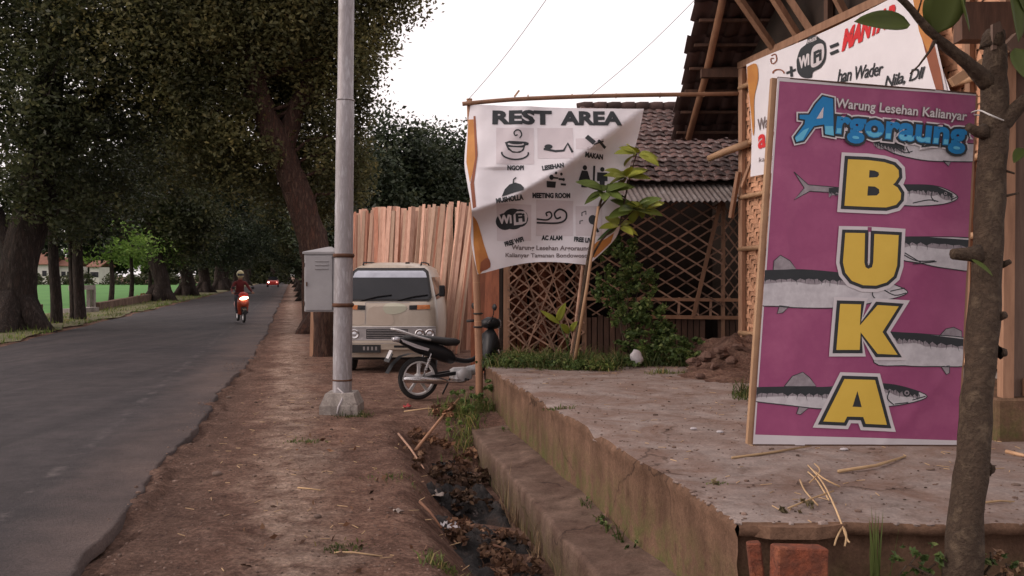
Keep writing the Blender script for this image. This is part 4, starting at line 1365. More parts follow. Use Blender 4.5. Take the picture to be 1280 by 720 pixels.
# ------------------------------------------------------------------ timber planks leaning upright
LPC = {'plank': 'salmon-coloured sawn plank leaning upright in the tall row behind the van', 'plank_tan': 'pale tan sawn plank leaning upright in the tall row behind the van', 'plank_rust': 'rust-brown sawn plank leaning upright in the tall row behind the van'}
def plank_thing(base_, top, w_, th, m, label, group, tw):
    label = LPC.get(m, label)
    d = top - base_
    o = MB()
    n = 4; rings = []
    s = d.normalized().cross(Vector((0, 1, 0))).normalized(); s = Quaternion(d.normalized(), tw) @ s
    t = s.cross(d.normalized()).normalized()
    bow = random.uniform(-.03, .03)
    for i in range(n + 1):
        p = base_ + d * (i / n) + s * bow * math.sin(math.pi * i / n)
        rings.append([p - s * w_ / 2 - t * th / 2, p + s * w_ / 2 - t * th / 2, p + s * w_ / 2 + t * th / 2, p - s * w_ / 2 + t * th / 2])
    o.loft([[v - base_ for v in r_] for r_ in rings], True, True)
    ob = o.build('timber_plank', m)
    ob.location = base_
    return tag(ob, label, 'plank', group)
LP1 = 'rough sawn salmon-coloured plank leaning upright in the tall row behind the van'
px = 424.0; k = 0
while px < 594:
    rowf = (px - 424) / 170
    Y = 19.6 - 1.3 * rowf + random.uniform(-.05, .05)
    w_ = random.uniform(.04, .10)
    top_px = px + 2 + 6 * rowf + random.uniform(-4, 5)
    b_ = at(px - 14 * rowf * rowf - random.uniform(0, 7), 345 + 1760 / Y, Y - .35); b_.z = 0.01
    t_ = at(top_px, 266 - 14 * rowf + random.uniform(-3.5, 4.5), Y + .25)
    plank_thing(b_, t_, w_, random.uniform(.02, .04), random.choice(PLANKS), LP1, 'planks leaning in the tall row', random.uniform(-.5, .5))
    px += w_ * FPX / Y * random.uniform(.6, 1.1); k += 1
# a second row behind fills the gaps
px = 424.0
while px < 596:
    Y = 20.0 - 1.2 * (px - 424) / 170
    b_ = at(px, 345 + 1760 / Y, Y); b_.z = 0.01
    t_ = at(px + random.uniform(0, 8), 266 - 12 * (px - 424) / 170 + random.uniform(-4, 5), Y + .35)
    plank_thing(b_, t_, .12, .03, random.choice(PLANKS), LP1, 'planks leaning in the tall row', random.uniform(-.2, .2))
    px += 6.0
LP2 = 'reddish board standing upright between the banner pole and the lattice'
for k, (px, Y, w_) in enumerate(((604, 14.6, .17), (612, 14.4, .15), (619, 14.2, .14), (633, 13.2, .12), (597, 14.8, .16), (641, 13.4, .1))):
    b_ = at(px - 3, 345 + 1760 / Y, Y); b_.z = 0.01
    plank_thing(b_, Vector((at(px + 3, 0, Y).x, Y + .35, 2.6 + random.uniform(-.1, .15))), w_, .035, 'plank_red', LP2, 'reddish boards beside the lattice', random.uniform(-.3, .3))

# ------------------------------------------------------------------ white banner hung on bamboo ("REST AREA")
BY = 11.20
pole_b = MB()
pts = [Vector((-.415, BY + .05, -.05)), Vector((-.43, BY + .05, .8)), Vector((-.475, BY + .05, 2.0)), Vector((-.515, BY + .05, 3.0)), Vector((-.545, BY + .05, 3.86))]
rr_ = smooth3(pts, 5)
bp = thing('bamboo_pole', (-.415, BY + .05, 0), 'upright bamboo pole with knots holding the banner beside the motorbike', 'pole')
MB().tube(rr_, [.052 - .016 * i / (len(rr_) - 1) for i in range(len(rr_))], 10).build('stem', 'bamboo', bp, smooth=True)
for i in range(2, len(rr_), 2):
    MB().torus(rr_[i], (rr_[i] - rr_[i - 1]), .046 - .012 * i / len(rr_), .006, 12, 5).build('knot', 'bamboo_pale', bp, smooth=True)
for z in (.95, 1.12):
    MB().torus((-.435, BY + .05, z), (0, 0, 1), .052, .012, 12, 6).build('tie', 'rubber', bp, smooth=True)
cb = thing('bamboo_crossbar', (-.6, BY, 3.82), 'thin horizontal bamboo bar from which the white banner hangs', 'pole')
cbp = [at(578, 130, BY), at(640, 124.5, BY), at(720, 121, BY + .08), at(800, 119, BY + .16), at(870, 118, BY + .24), at(930, 117, BY + .32)]
MB().tube(smooth3(cbp, 3), .028, 9).build('stem', 'bamboo', cb, smooth=True)
for q in (660, 715, 770, 825, 880):
    MB().torus(at(q, 121.5 - (q - 660) * .016, BY + (q - 640) / 290 * .32), (1, .1, 0), .030, .006, 10, 5).build('knot', 'bamboo_pale', cb, smooth=True)
MB().bar(at(643, 121, BY - .01), at(649, 113, BY - .01), .03, .02).build('twig', 'bamboo_pale', cb)

ban = thing('hanging_banner', tuple(at(690, 340, BY)), 'creased white REST AREA banner with black symbols hanging from the bamboo bar', 'banner')
# outline as rows: left and right border for each row parameter
b_left = smooth_line([(588, 131), (584, 165), (581.5, 205), (586, 235), (591.5, 266), (589, 300), (597, 343)], 8)
b_right = smooth_line([(804, 137), (799, 165), (789, 205), (782, 235), (778, 262), (771, 296), (736, 331)], 8)
b_fold = [(590, 268), (640, 251), (700, 216), (750, 178), (803, 137)]
def fold_row(px):
    for (x0, y0), (x1, y1) in zip(b_fold, b_fold[1:]):
        if px <= x1: return y0 + (y1 - y0) * (px - x0) / (x1 - x0)
    return b_fold[-1][1]
def ban_depth(px, py):
    """metres towards the road of the cloth, from wind and the diagonal crease"""
    f = fold_row(max(590, min(803, px))); u = (px - 585) / 218
    d = 0.0
    top = max(1.0, f - 131)
    if py < f:
        k = (py - 131) / top
        d = .42 * min(1, top / 110) * max(0, k) ** 1.2
    else:
        k = (py - f) / 70
        d = .42 * min(1, top / 110) * math.exp(-k * 3.4) - .05 * min(1, k) + .05 * math.sin(k * 3.0 + px * .03) * min(1, k)
    d += .022 * math.sin(px * .055 + py * .03) * min(1, (py - 128) / 60)
    d += .05 * max(0, 1 - (px - 583) / 16) * -1
    k2 = px - 590 + (py - 205) * .45                      # soft second fold falling from the upper left corner
    if py < 215: d += .04 * math.exp(-((k2 - 38) / 14) ** 2)
    if px > 735: d -= .10 * ((px - 735) / 60) ** 2 * min(1, max(0, (py - 150) / 60))
    d += .012 * fbm(px * .03, py * .03, 0, 1.0, 3)
    return d
def ban_surf(px, py, lift):
    p = at(px, py, BY)
    return Vector((p.x, BY - .04 - ban_depth(px, py) - lift, p.z))
V, F = [], []
nr, nc = len(b_left) - 1, 44
for i in range(nr + 1):
    for j in range(nc + 1):
        u = j / nc; v = i / nr
        px = b_left[i][0] + (b_right[i][0] - b_left[i][0]) * u
        sag_t = 1.5 * math.sin(math.pi * u) * (1 - v)
        sag_b = -9 * math.sin(math.pi * u) ** 1.2 * v ** 3
        py = b_left[i][1] + (b_right[i][1] - b_left[i][1]) * u + sag_t + sag_b
        V.append((px, py))
# refine rows: rebuild with more rows by subdividing
rows = [V[i * (nc + 1):(i + 1) * (nc + 1)] for i in range(nr + 1)]
rows2 = []
for i in range(nr):
    rows2.append(rows[i])
    rows2.append([((a[0] + b[0]) / 2, (a[1] + b[1]) / 2) for a, b in zip(rows[i], rows[i + 1])])
rows2.append(rows[-1])
V = [tuple(ban_surf(p[0], p[1], 0)) for r_ in rows2 for p in r_]
for i in range(len(rows2) - 1):
    for j in range(nc):
        a = i * (nc + 1) + j
        F.append((a, a + nc + 1, a + nc + 2, a + 1))
cloth = np_mesh('cloth', V, F, 'vinyl_white', ban, smooth=True)
Z = lambda x, y: (590 + x / 3.2, 120 + y / 3.2)
Zl = lambda pts: [Z(*p) for p in pts]
def bprint(name, tris, m, lift=.006, mx=5.0):
    return print_part(name, tris, m, ban, ban_surf, lift, mx)
# border colours
bprint('border_print', tri_fill([[(585.5, 150), (592, 150), (596, 200), (589, 232), (584, 205)]]), 'ink_orange', .004)
bprint('border_print', tri_fill([[(592, 146), (594.5, 146), (598, 196), (594, 232), (597, 262), (593, 264), (589.5, 234), (595, 200)]]), 'ink_brown', .005)
bprint('border_print', tri_fill([smooth_line([(592.5, 272), (598, 280), (605, 305), (612, 330), (604, 338), (597, 341), (592, 305)], 4)]), 'ink_orange', .004)
bprint('border_print', tri_fill([smooth_line([(601, 328), (610, 322), (613, 334), (600, 340)], 3)]), 'ink_brown', .006)
bprint('border_print', tri_fill([smooth_line([(768, 291), (756, 299), (745, 303), (741, 312), (742, 322), (748, 318), (764, 303)], 4)]), 'ink_orange', .005)
bprint('border_print', tri_fill([smooth_line([(774, 278), (768, 289), (752, 298), (746, 301), (754, 292), (768, 280)], 4)]), 'ink_green', .006)
# pale squares behind the symbols
for (x0, y0, x1, y1) in ((98, 135, 246, 285), (260, 135, 400, 262), (410, 180, 520, 225), (255, 420, 405, 560), (415, 440, 520, 560), (100, 440, 236, 580)):
    bprint('panel_print', tri_fill([Zl([(x0, y0), (x1, y0), (x1, y1), (x0, y1)])]), 'ink_panel', .003)
T = lambda body, x0, y0, x1, y1, h, m='ink', bold=.055, sp=1.0, name='lettering': bprint(name, text_at(body, Z(x0, y0), Z(x1, y1), h / 3.2, bold, 0, sp), m, .007, 4)
T('REST', 82, 121, 318, 122, 60, bold=.05)
T('AREA', 352, 124, 596, 126, 60, bold=.05)
T('NGOPI', 142, 309, 206, 309, 20)
T('LESEHAN', 278, 312, 362, 300, 20)
T('MAKAN', 446, 255, 522, 257, 20)
T('MUSHOLLA', 100, 441, 206, 424, 20)
T('MEETING ROOM', 240, 416, 392, 410, 20)
T('FREE WIFI', 134, 604, 208, 582, 20)
T('AC ALAM', 278, 577, 362, 577, 20)
T('FREE LIVE', 407, 582, 486, 590, 20)
T('Warung Lesehan Argoraung', 158, 618, 470, 622, 22, 'ink_grey', .02)
T('Kalianyar Tamanan Bondowoso', 134, 650, 462, 652, 22, 'ink_grey', .02)
# coffee cup
cup = tri_fill([Zl([(132, 196), (150, 190), (212, 192), (226, 197), (224, 206), (212, 208), (206, 228), (190, 238), (162, 238), (144, 226), (136, 208)])])
bprint('cup_print', cup, 'ink')
bprint('cup_print', tri_fill([Zl(ell(175, 203, 32, 7))]) + tri_fill([Zl([(146, 216), (205, 217), (196, 229), (180, 234), (162, 232)])]), 'ink_white', .009)
bprint('cup_print', tri_fill([Zl(ell(176, 199, 27, 5))]), 'ink', .011)
bprint('cup_print', stroke(Zl(ell(172, 240, 52, 25, 16, -10, 190)), 2.0), 'ink', .008)
bprint('steam_print', stroke(Zl(smooth_line([(190, 178), (198, 165), (192, 148), (178, 145), (168, 156), (173, 168), (182, 164)], 4)), 1.6), 'ink', .008)
# reclining figure
bprint('figure_print', tri_fill([Zl(ell(303, 213, 16, 10))]) + stroke(Zl([(284, 222), (330, 232), (362, 230), (378, 200), (396, 238)]), 2.9), 'ink', .008)
# knife and fork
bprint('cutlery_print', stroke(Zl([(452, 172), (482, 200)]), 6) + stroke(Zl([(497, 188), (530, 213)]), 3.4) + stroke(Zl([(480, 206), (520, 190)]), 1.6), 'ink', .008)
# dome
bprint('dome_print', tri_fill([Zl([(120, 415), (132, 385), (150, 366), (172, 358), (194, 366), (206, 380), (204, 390), (170, 398)])]) + stroke(Zl([(165, 362), (166, 346), (176, 338)]), 1.6), 'ink', .008)
# meeting group
for cx_, cy_, k in ((313, 338, 1.0), (352, 324, .6), (362, 342, .6), (330, 322, .55)):
    bprint('group_print', tri_fill([Zl(ell(cx_, cy_, 9 * k))]) + tri_fill([Zl([(cx_ - 19 * k, cy_ + 14), (cx_ + 19 * k, cy_ + 14), (cx_ + 17 * k, cy_ + 36 * k), (cx_ - 17 * k, cy_ + 36 * k)])]), 'ink', .008)
# toilets
for tl_ in (tri_fill([Zl(ell(448, 292, 9))]) + tri_fill([Zl([(436, 303), (460, 303), (474, 340), (460, 342), (460, 366), (436, 366), (436, 342), (424, 340)])]),
       tri_fill([Zl(ell(521, 294, 9))]) + tri_fill([Zl([(500, 306), (542, 306), (543, 340), (532, 340), (530, 366), (512, 366), (510, 340), (500, 340)])]), stroke(Zl([(487, 282), (487, 372)]), 2.6)):
    bprint('toilet_print', tl_, 'ink', .008)
# wireless mark: dark blob, white right half, letters
bprint('wifi_print', tri_fill([Zl(ell(132, 506, 36, 32))]) + tri_fill([Zl(ell(165, 496, 44, 40))]) + tri_fill([Zl(ell(192, 492, 32, 34))]), 'ink', .008)
bprint('wifi_print', tri_fill([Zl([(166, 480), (180, 466), (212, 466), (222, 484), (216, 508), (200, 516), (168, 520)])]), 'ink_white', .011)
T2 = lambda body, x0, y0, x1, y1, h, m: bprint('lettering', text_at(body, Z(x0, y0), Z(x1, y1), h / 3.2, .05), m, .013, 4)
T2('Wi', 106, 516, 160, 512, 34, 'ink_white'); T2('Fi', 176, 508, 212, 505, 34, 'ink')
# curling breeze
bprint('breeze_print', stroke(Zl(smooth_line([(258, 494), (300, 496), (318, 482), (312, 466), (296, 470), (300, 482)], 5)), 2.0) +
       stroke(Zl(smooth_line([(258, 508), (340, 508), (374, 494), (376, 466), (350, 454), (330, 470), (338, 490), (356, 484)], 5)), 2.2), 'ink', .008)
# microphone and notes
bprint('microphone_print', tri_fill([Zl(ell(482, 495, 16, 19))]) + stroke(Zl([(486, 510), (504, 545)]), 3) + stroke(Zl([(440, 480), (440, 466), (456, 460), (456, 474)]), 1.2) + stroke(Zl([(432, 512), (432, 500), (444, 498)]), 1.2), 'ink', .008)

# ------------------------------------------------------------------ banner on the gable wall
gp0 = wall_pt(0, 2, .11)
def gab_surf(px, py, lift):
    p = ray_plane(px, py, gp0, W_N)
    a = (p - WA).dot(W_D)
    bul = .03 * math.sin(a * 2.1 + .6) + .02 * math.sin(p.z * 3.1 + a) + .03 * max(0, 1 - a / .35)
    return p + W_N * (lift + bul)
gban = thing('wall_banner', tuple(wall_pt(2, 2.8, .1)), 'white wall banner with red and black lettering hung high on the bamboo gable', 'banner')
g_l = [(937, 81), (938.5, 120), (940.5, 170), (941, 221)]
g_r = [(1164, -26), (1171, 40), (1183, 85), (1210, 170)]
V, F = [], []
nr, nc = 24, 60
lerp2 = lambda L_, v: tuple(np.interp(v, np.linspace(0, 1, len(L_)), [q[k] for q in L_]) for k in (0, 1))
for i in range(nr + 1):
    a, b = lerp2(g_l, i / nr), lerp2(g_r, i / nr)
    for j in range(nc + 1):
        u = j / nc
        px, py = a[0] + (b[0] - a[0]) * u, a[1] + (b[1] - a[1]) * u + 1.5 * math.sin(math.pi * u) * (1 - i / nr)
        V.append(tuple(gab_surf(px, py, 0)))
for i in range(nr):
    for j in range(nc):
        a = i * (nc + 1) + j
        F.append((a, a + nc + 1, a + nc + 2, a + 1))
np_mesh('cloth', V, F, 'vinyl_white', gban, smooth=True)
def gprint(name, tris, m, lift=.008, mx=12):
    return print_part(name, tris, m, gban, gab_surf, lift, mx)
gprint('border_print', tri_fill([smooth_line([(938.5, 84), (950, 80), (952, 98), (945.5, 125), (944.5, 160), (942.5, 168), (940, 130), (938.5, 100)], 4)]), 'ink_orange')
gprint('border_print', tri_fill([[(1141, -14), (1166, -24), (1172, 40), (1167, 70), (1154, 40)]]), 'ink_orange')
gprint('border_print', tri_fill([[(1158, 48), (1166, 66), (1173, 42), (1182, 88), (1187, 125), (1180, 125)]]), 'ink_brown', .010)
gprint('border_print', stroke([(1166, -22), (1172, 42), (1183, 86), (1192, 130)], 2.6), 'ink_white', .012)
for i, (x, y, r_) in enumerate(((970.5, 76, 4.2),)):
    gprint('swirl_print', stroke(smooth_line([(968, 70), (973, 68), (974, 76), (969, 80), (967.5, 74), (971, 73)], 4), 1.2) + stroke(ell(976, 92, 6.5, 5, 12, 180, 360), 1.6), 'ink_brown')
gprint('lettering', tri_fill([[(985, 90), (989.2, 88.4), (989, 83), (992, 83), (992.1, 87.2), (996, 85.6), (996, 88.4), (992.2, 90), (992.4, 96), (989.4, 96), (989.3, 91.2), (985, 93)]]), 'ink')
gprint('lettering', stroke([(1037, 59), (1048, 54.5)], 4.0), 'ink')
gprint('lettering', stroke([(1037.5, 67.5), (1048, 63)], 4.0), 'ink')
gprint('wifi_print', tri_fill([smooth_line([(997, 76), (1001, 62), (1008, 55), (1010, 47), (1018, 44), (1024, 48), (1031, 54), (1032, 72), (1026, 84), (1016, 90), (1014, 97), (1004, 97), (998, 90), (997, 76)], 4)]), 'ink')
gprint('wifi_print', tri_fill([smooth_line([(1014, 70), (1016, 60), (1022, 55), (1029, 56), (1030, 70), (1025, 80), (1015, 84), (1014, 70)], 4)]), 'ink_white', .012)
gprint('lettering', text_at('Wi', (1000, 87), (1012.5, 81), 15, .06, up=(0, -1)), 'ink_white', .014)
gprint('lettering', text_at('Fi', (1017.5, 80), (1027.5, 75), 15, .06, up=(0, -1)), 'ink', .015)
gprint('lettering', text_at('FREE', (1010, 55), (1021, 49.5), 4.5, .03, up=(0, -1)), 'ink_white', .014)
gprint('lettering', text_at('MANTAP', (1052, 65), (1122, 31), 27, .055, .28, .95, up=(0, -1)), 'ink_red')
gprint('lettering', text_at('han Wader', (1046, 104), (1109, 94), 17, .012, .32, .92, up=(0, -1)), 'ink')
gprint('lettering', text_at('Nila, Dll', (1110, 113), (1163, 100), 17, .012, .32, .92, up=(0, -1)), 'ink')
gprint('lettering', text_at('Waru', (948.5, 164), (968, 157), 15, .02, 0, .9, up=(0, -1)), 'ink_grey')
gprint('lettering', text_at('ar', (949, 187), (968, 181), 18, .03, up=(0, -1)), 'ink_red')
gprint('lettering', text_at('kalian', (951, 203), (968, 199), 6, .0, up=(0, -1)), 'ink_grey')

# ------------------------------------------------------------------ the pink upright sign
s_tl, s_tr, s_br, s_bl = at(972, 97, 4.10), at(1220, 117, 4.25), at(1197, 557, 4.25), at(941, 556, 4.10)
S_N = (s_tr - s_bl).cross(s_tl - s_bl).normalized()
if S_N.y > 0: S_N = -S_N
def sign_surf(px, py, lift):
    u, v = (px - 940) / 270, (py - 97) / 460
    w_ = .0030 * math.sin(9 * u + 2.5 * v) * math.sin(3 * v + .8) + .0035 * math.exp(-((px - 1100 + (py - 560) * .9) / 9) ** 2) * (1 if py > 430 else max(0, (py - 360) / 70)) + .0025 * math.exp(-((u - .12 - .1 * v) / .03) ** 2)
    return ray_plane(px, py, s_bl, S_N) + S_N * (lift + w_)
sign = thing('upright_sign', tuple(s_bl.lerp(s_br, .5)), 'pink fish banner sign reading BUKA stretched on wooden battens by the young tree', 'sign')
V, F = [], []
cs = [(972, 97), (1220, 117), (1197, 557), (941, 556)]
def sq(u, v):
    a = (cs[0][0] + (cs[1][0] - cs[0][0]) * u, cs[0][1] + (cs[1][1] - cs[0][1]) * u)
    b = (cs[3][0] + (cs[2][0] - cs[3][0]) * u, cs[3][1] + (cs[2][1] - cs[3][1]) * u)
    return (a[0] + (b[0] - a[0]) * v, a[1] + (b[1] - a[1]) * v)
ng = 72
for i in range(ng + 1):
    for j in range(ng + 1):
        V.append(tuple(sign_surf(*sq(j / ng, i / ng), 0)))
for i in range(ng):
    for j in range(ng):
        a = i * (ng + 1) + j
        F.append((a, a + ng + 1, a + ng + 2, a + 1))
np_mesh('sheet', V, F, 'vinyl_pink', sign, smooth=True)
def cut_tris(tris):
    for a, b in (((1220, 117), (1197, 557)), ((941, 556), (972, 97))):
        f = lambda p: (b[0] - a[0]) * (p[1] - a[1]) - (b[1] - a[1]) * (p[0] - a[0])
        out = []
        for t in tris:
            poly = []
            for i in range(3):
                p, q = t[i], t[(i + 1) % 3]; fp, fq = f(p), f(q)
                if fp >= 0: poly.append(p)
                if fp * fq < 0:
                    k = fp / (fp - fq); poly.append((p[0] + (q[0] - p[0]) * k, p[1] + (q[1] - p[1]) * k))
            out += [(poly[0], poly[i], poly[i + 1]) for i in range(1, len(poly) - 1)]
        tris = out
    return tris
def sprint(name, tris, m, lift, mx=8):
    if name == 'fish_print': tris = cut_tris(tris)
    return print_part(name, tris, m, sign, sign_surf, lift, mx)
# pale hem below and thin hem above
sprint('hem_print', tri_fill([[sq(.0, .972), sq(1, .985), sq(1, 1), sq(0, 1)]]), 'ink_white', .0012)
sprint('hem_print', tri_fill([[sq(0, 0), sq(1, 0), sq(1, .006), sq(0, .010)]]), 'ink_white', .0012)
sprint('hem_print', tri_fill([[sq(0, 0), sq(.008, 0), sq(.008, 1), sq(0, 1)]]), 'ink_white', .0013)
# battens behind: timber edges left, right, top, bottom
bt = lambda a, b, off, w_, th, m='timber': MB().bar(a - S_N * (.012 + th / 2) + off, b - S_N * (.012 + th / 2) + off, w_, th, up=S_N).build('batten', m, sign)
lf = (s_tl - s_tr).normalized()
bt(s_tl + Vector((0, 0, .0)), s_bl, lf * .008, .026, .024, 'bamboo_pale')
bt(s_tr, s_br, -lf * .006, .026, .024, 'timber')
bt(s_tl - lf * .02, s_tr + lf * .02, Vector((0, 0, -.018)), .028, .02, 'timber_dark')
bt(s_bl - lf * .02, s_br + lf * .02, Vector((0, 0, .016)), .028, .02, 'timber_dark')
for a, b in ((s_tl, s_tr), (s_bl, s_br)):
    MB().bar(a, b, .007, .007).build('cord_edge', 'timber_dark', sign)
# fish: body, dark back, fins, eye
def fish(body, back, fins=(), head=None, eye=None, darks=()):
    for f in fins:
        sprint('fish_print', tri_fill([f]), 'ink_fin', .0018)
        sprint('fish_print', stroke(f + [f[0]], .9), 'ink', .0024)
    sprint('fish_print', tri_fill([smooth_line(body + [body[0]], 4)[:-1]]), 'ink_fish', .0022)
    sprint('fish_print', stroke(smooth_line(body + [body[0]], 4), 1.1), 'ink', .0028)
    if back:
        up = smooth_line([p for p, _ in back], 5); lo = smooth_line([(p[0], p[1] + h) for p, h in back], 5)
        jag = []
        for i, q in enumerate(lo):
            jag.append(q); 
            if i < len(lo) - 1:
                n_ = lo[i + 1]; jag.append(((q[0] + n_[0]) / 2, (q[1] + n_[1]) / 2 + random.uniform(.8, 4.0)))
        mid_ = [(q[0], q[1] + 3.5 + random.uniform(0, 4)) for q in lo]
        sprint('fish_print', tri_fill([lo + mid_[::-1]]), 'ink_fin', .0026)
        sprint('fish_print', tri_fill([up + jag[::-1]]), 'ink', .0030)
        hatch = []
        for q in jag:
            hatch += stroke([(q[0] + 1, q[1] - 1), (q[0] + random.uniform(-1, 3), q[1] + random.uniform(2, 7))], [1.0, .2])
        tag(print_part('hatching_print', cut_tris(hatch), 'ink', sign, sign_surf, .0031), kind='stuff')
    for d in darks:
        sprint('fish_print', stroke(smooth_line(d, 4), 1.3), 'ink', .0032)
    if eye:
        sprint('fish_print', tri_fill([ell(eye[0], eye[1], eye[2])]), 'ink', .0036)
        sprint('fish_print', tri_fill([ell(eye[0], eye[1], eye[2] * .62)]), 'ink_fin', .0042)
        sprint('fish_print', tri_fill([ell(eye[0], eye[1], eye[2] * .3)]), 'ink', .0048)
fish([(1090, 176), (1120, 173), (1160, 178), (1236, 182), (1236, 200), (1185, 202), (1150, 200), (1115, 191)], [((1092, 174), 3), ((1110, 176), 7), ((1130, 182), 5)], [[(1178, 201), (1188, 202), (1185, 208)]], darks=[[(1118, 184), (1130, 191), (1140, 189)], [(1132, 184), (1136, 192)]])
fish([(1040, 236), (1060, 233), (1100, 232), (1131, 231), (1165, 232), (1185, 238), (1197, 247), (1184, 254), (1160, 257), (1131, 257), (1090, 250), (1045, 243)], [((1036, 235), 5), ((1070, 232), 8), ((1131, 231), 7), ((1165, 232), 7), ((1190, 242), 4)],
     [[(992, 215), (1010, 231), (1046, 234), (1046, 241), (1012, 239), (992, 250), (1005, 235)]], eye=(1181, 242, 3.2), darks=[[(1165, 238), (1163, 246), (1168, 252)], [(1140, 254), (1160, 250), (1172, 252)], [(1188, 250), (1196, 246)]])
fish([(1110, 298), (1150, 296), (1228, 301), (1228, 337), (1180, 335), (1150, 329), (1120, 322)], [((1112, 296), 7), ((1150, 296), 7), ((1226, 301), 7)], darks=[[(1128, 318), (1145, 326), (1168, 326)], [(1130, 316), (1150, 328)], [(1140, 330), (1170, 327)]])
fish([(940, 342), (990, 337), (1040, 340), (1085, 346), (1118, 356), (1134, 365), (1120, 372), (1100, 376), (1060, 384), (1010, 385), (975, 383), (940, 378)], [((942, 338), 12), ((1000, 337), 11), ((1050, 341), 9), ((1080, 346), 7)],
     [[(966, 338), (967, 326), (975, 319), (987, 326), (996, 338)], [(974, 382), (986, 383), (978, 391), (971, 392)]], darks=[[(1092, 360), (1090, 368), (1094, 374)], [(1112, 364), (1130, 360)], [(1104, 362), (1118, 369), (1132, 366)]])
fish([(1100, 414), (1130, 416), (1160, 418), (1222, 426), (1222, 455), (1165, 458), (1130, 457), (1092, 453)], [((1104, 414), 7), ((1130, 416), 7), ((1165, 419), 8), ((1222, 426), 9)],
     [[(1173, 421), (1182, 411), (1192, 409), (1202, 414), (1202, 424)], [(1176, 458), (1186, 457), (1186, 466), (1182, 468)]])
fish([(930, 487), (985, 484), (1030, 484), (1075, 480), (1110, 480), (1138, 486), (1158, 495), (1140, 503), (1110, 508), (1075, 509), (1030, 511), (990, 507), (930, 499)], [((932, 484), 7), ((990, 483), 8), ((1040, 484), 8), ((1080, 480), 8), ((1112, 480), 6), ((1148, 489), 5)],
     [[(980, 483), (990, 470), (1003, 465), (1012, 472), (1020, 483)], [(998, 508), (1010, 510), (1000, 518), (995, 517)]], eye=(1133, 491, 5), darks=[[(1112, 488), (1109, 498), (1117, 506)], [(1140, 500), (1156, 495)], [(1118, 505), (1135, 503)]])
# the four big letters
zb = lambda x, y: (940 + x / 3.6, 150 + y / 3.6)
zk = lambda x, y: (940 + x / 3.272, 340 + y / 3.272)
Bo = [zb(*p) for p in [(430, 177), (520, 181), (590, 190), (634, 204), (655, 226), (657, 256), (640, 282), (630, 291), (650, 304), (666, 330), (664, 358), (644, 382), (600, 394), (540, 392), (414, 386)]]
Bh = [[zb(*p) for p in [(526, 226), (548, 228), (566, 236), (569, 248), (560, 258), (524, 260)]], [zb(*p) for p in [(520, 298), (550, 300), (568, 312), (570, 328), (558, 340), (516, 341)]]]
Uo = [(1056, 291), (1080.5, 291.5), (1079.5, 328), (1081, 334), (1084.5, 336), (1089, 334), (1090.5, 328), (1092, 292.5), (1122, 294), (1120, 332), (1116, 345), (1107, 353), (1094, 357), (1078, 356.5), (1064, 351), (1056, 341), (1053, 328)]
Ko = [zk(*p) for p in [(358, 130), (443, 132), (438, 218), (510, 135), (596, 140), (530, 245), (592, 338), (510, 334), (441, 246), (437, 318), (342, 318)]]
Ao = [zk(*p) for p in [(375, 437), (500, 441), (549, 624), (462, 620), (452, 592), (386, 590), (374, 614), (288, 610)]]
Ah = [[zk(*p) for p in [(428, 486), (408, 550), (446, 552)]]]
for outer, holes in ((Bo, Bh), (Uo, []), (Ko, []), (Ao, Ah)):
    sprint('lettering', tri_fill([offset_poly(outer, 8.3, 1.9)]), 'ink_white', .0052)
    blk = [offset_poly(outer, 4.2, 1.7)]
    if outer is Uo:
        sprint('lettering', tri_fill([offset_poly(outer, 4.0, 1.6)]), 'ink', .0062)
        sprint('lettering', stroke([(1086.3, 290), (1085.2, 329)], 2.4), 'ink_white', .0066)
    else:
        sprint('lettering', tri_fill(blk), 'ink', .0062)
    sprint('lettering', tri_fill([outer] + holes), 'ink_yellow', .0072)
# upper lines
def layered(body, p0, p1, h, layers, bold0=.0, shear=0, space=1.0, lift=.0085):
    for i, (b_, m) in enumerate(layers):
        sprint('lettering', text_at(body, p0, p1, h, bold0 + b_, shear, space, ref=(body, bold0, shear, space)), m, lift + .0009 * i)
layered('Warung Lesehan Kalianyar', (1043, 138), (1206, 155), 15, [(.045, 'ink_grey'), (.0, 'ink_white')], .012, 0, 1.02)
LB = (1042, 177); RB = (1204, 194)
layered('rgoraung', LB, RB, 32, [(.115, 'ink_white'), (.07, 'ink'), (.0, 'ink_blue')], .045, 0, 1.04)
tr_ = text_at('rgoraung', LB, RB, 32, .02, 0, 1.04, ref=('rgoraung', .045, 0, 1.04))
def below(tris):
    out = []
    for t in refine(tris, 2.2):
        cx_ = sum(p[0] for p in t) / 3; cy_ = sum(p[1] for p in t) / 3
        if cy_ > 160 + (cx_ - 1043) * .105: out.append(t)
    return out
sprint('lettering', below(tr_), 'ink_lightblue', .0115)
sw = [(1027, 121), (1040, 124), (1041, 170), (1030, 168), (1029, 156), (1016, 158), (1003, 176), (994, 178), (992, 172), (1004, 156), (1005, 150), (998, 149), (998, 144), (1010, 144), (1018, 131)]
sprint('lettering', tri_fill([offset_poly(sw, 3.8, 1.5)]), 'ink_white', .0088)
sprint('lettering', tri_fill([offset_poly(sw, 2.0, 1.5)]), 'ink', .0097)
sprint('lettering', tri_fill([sw]), 'ink_blue', .0106)
sprint('lettering', tri_fill([[(1030, 158), (1040, 158), (1041, 170), (1030, 168)]]) + tri_fill([[(1003, 163), (1010, 160), (1002, 175), (994, 178), (992, 173)]]), 'ink_lightblue', .0115)
sprint('lettering', tri_fill([[(1028, 134), (1027, 148), (1019, 149)]]), 'ink_white', .0118)

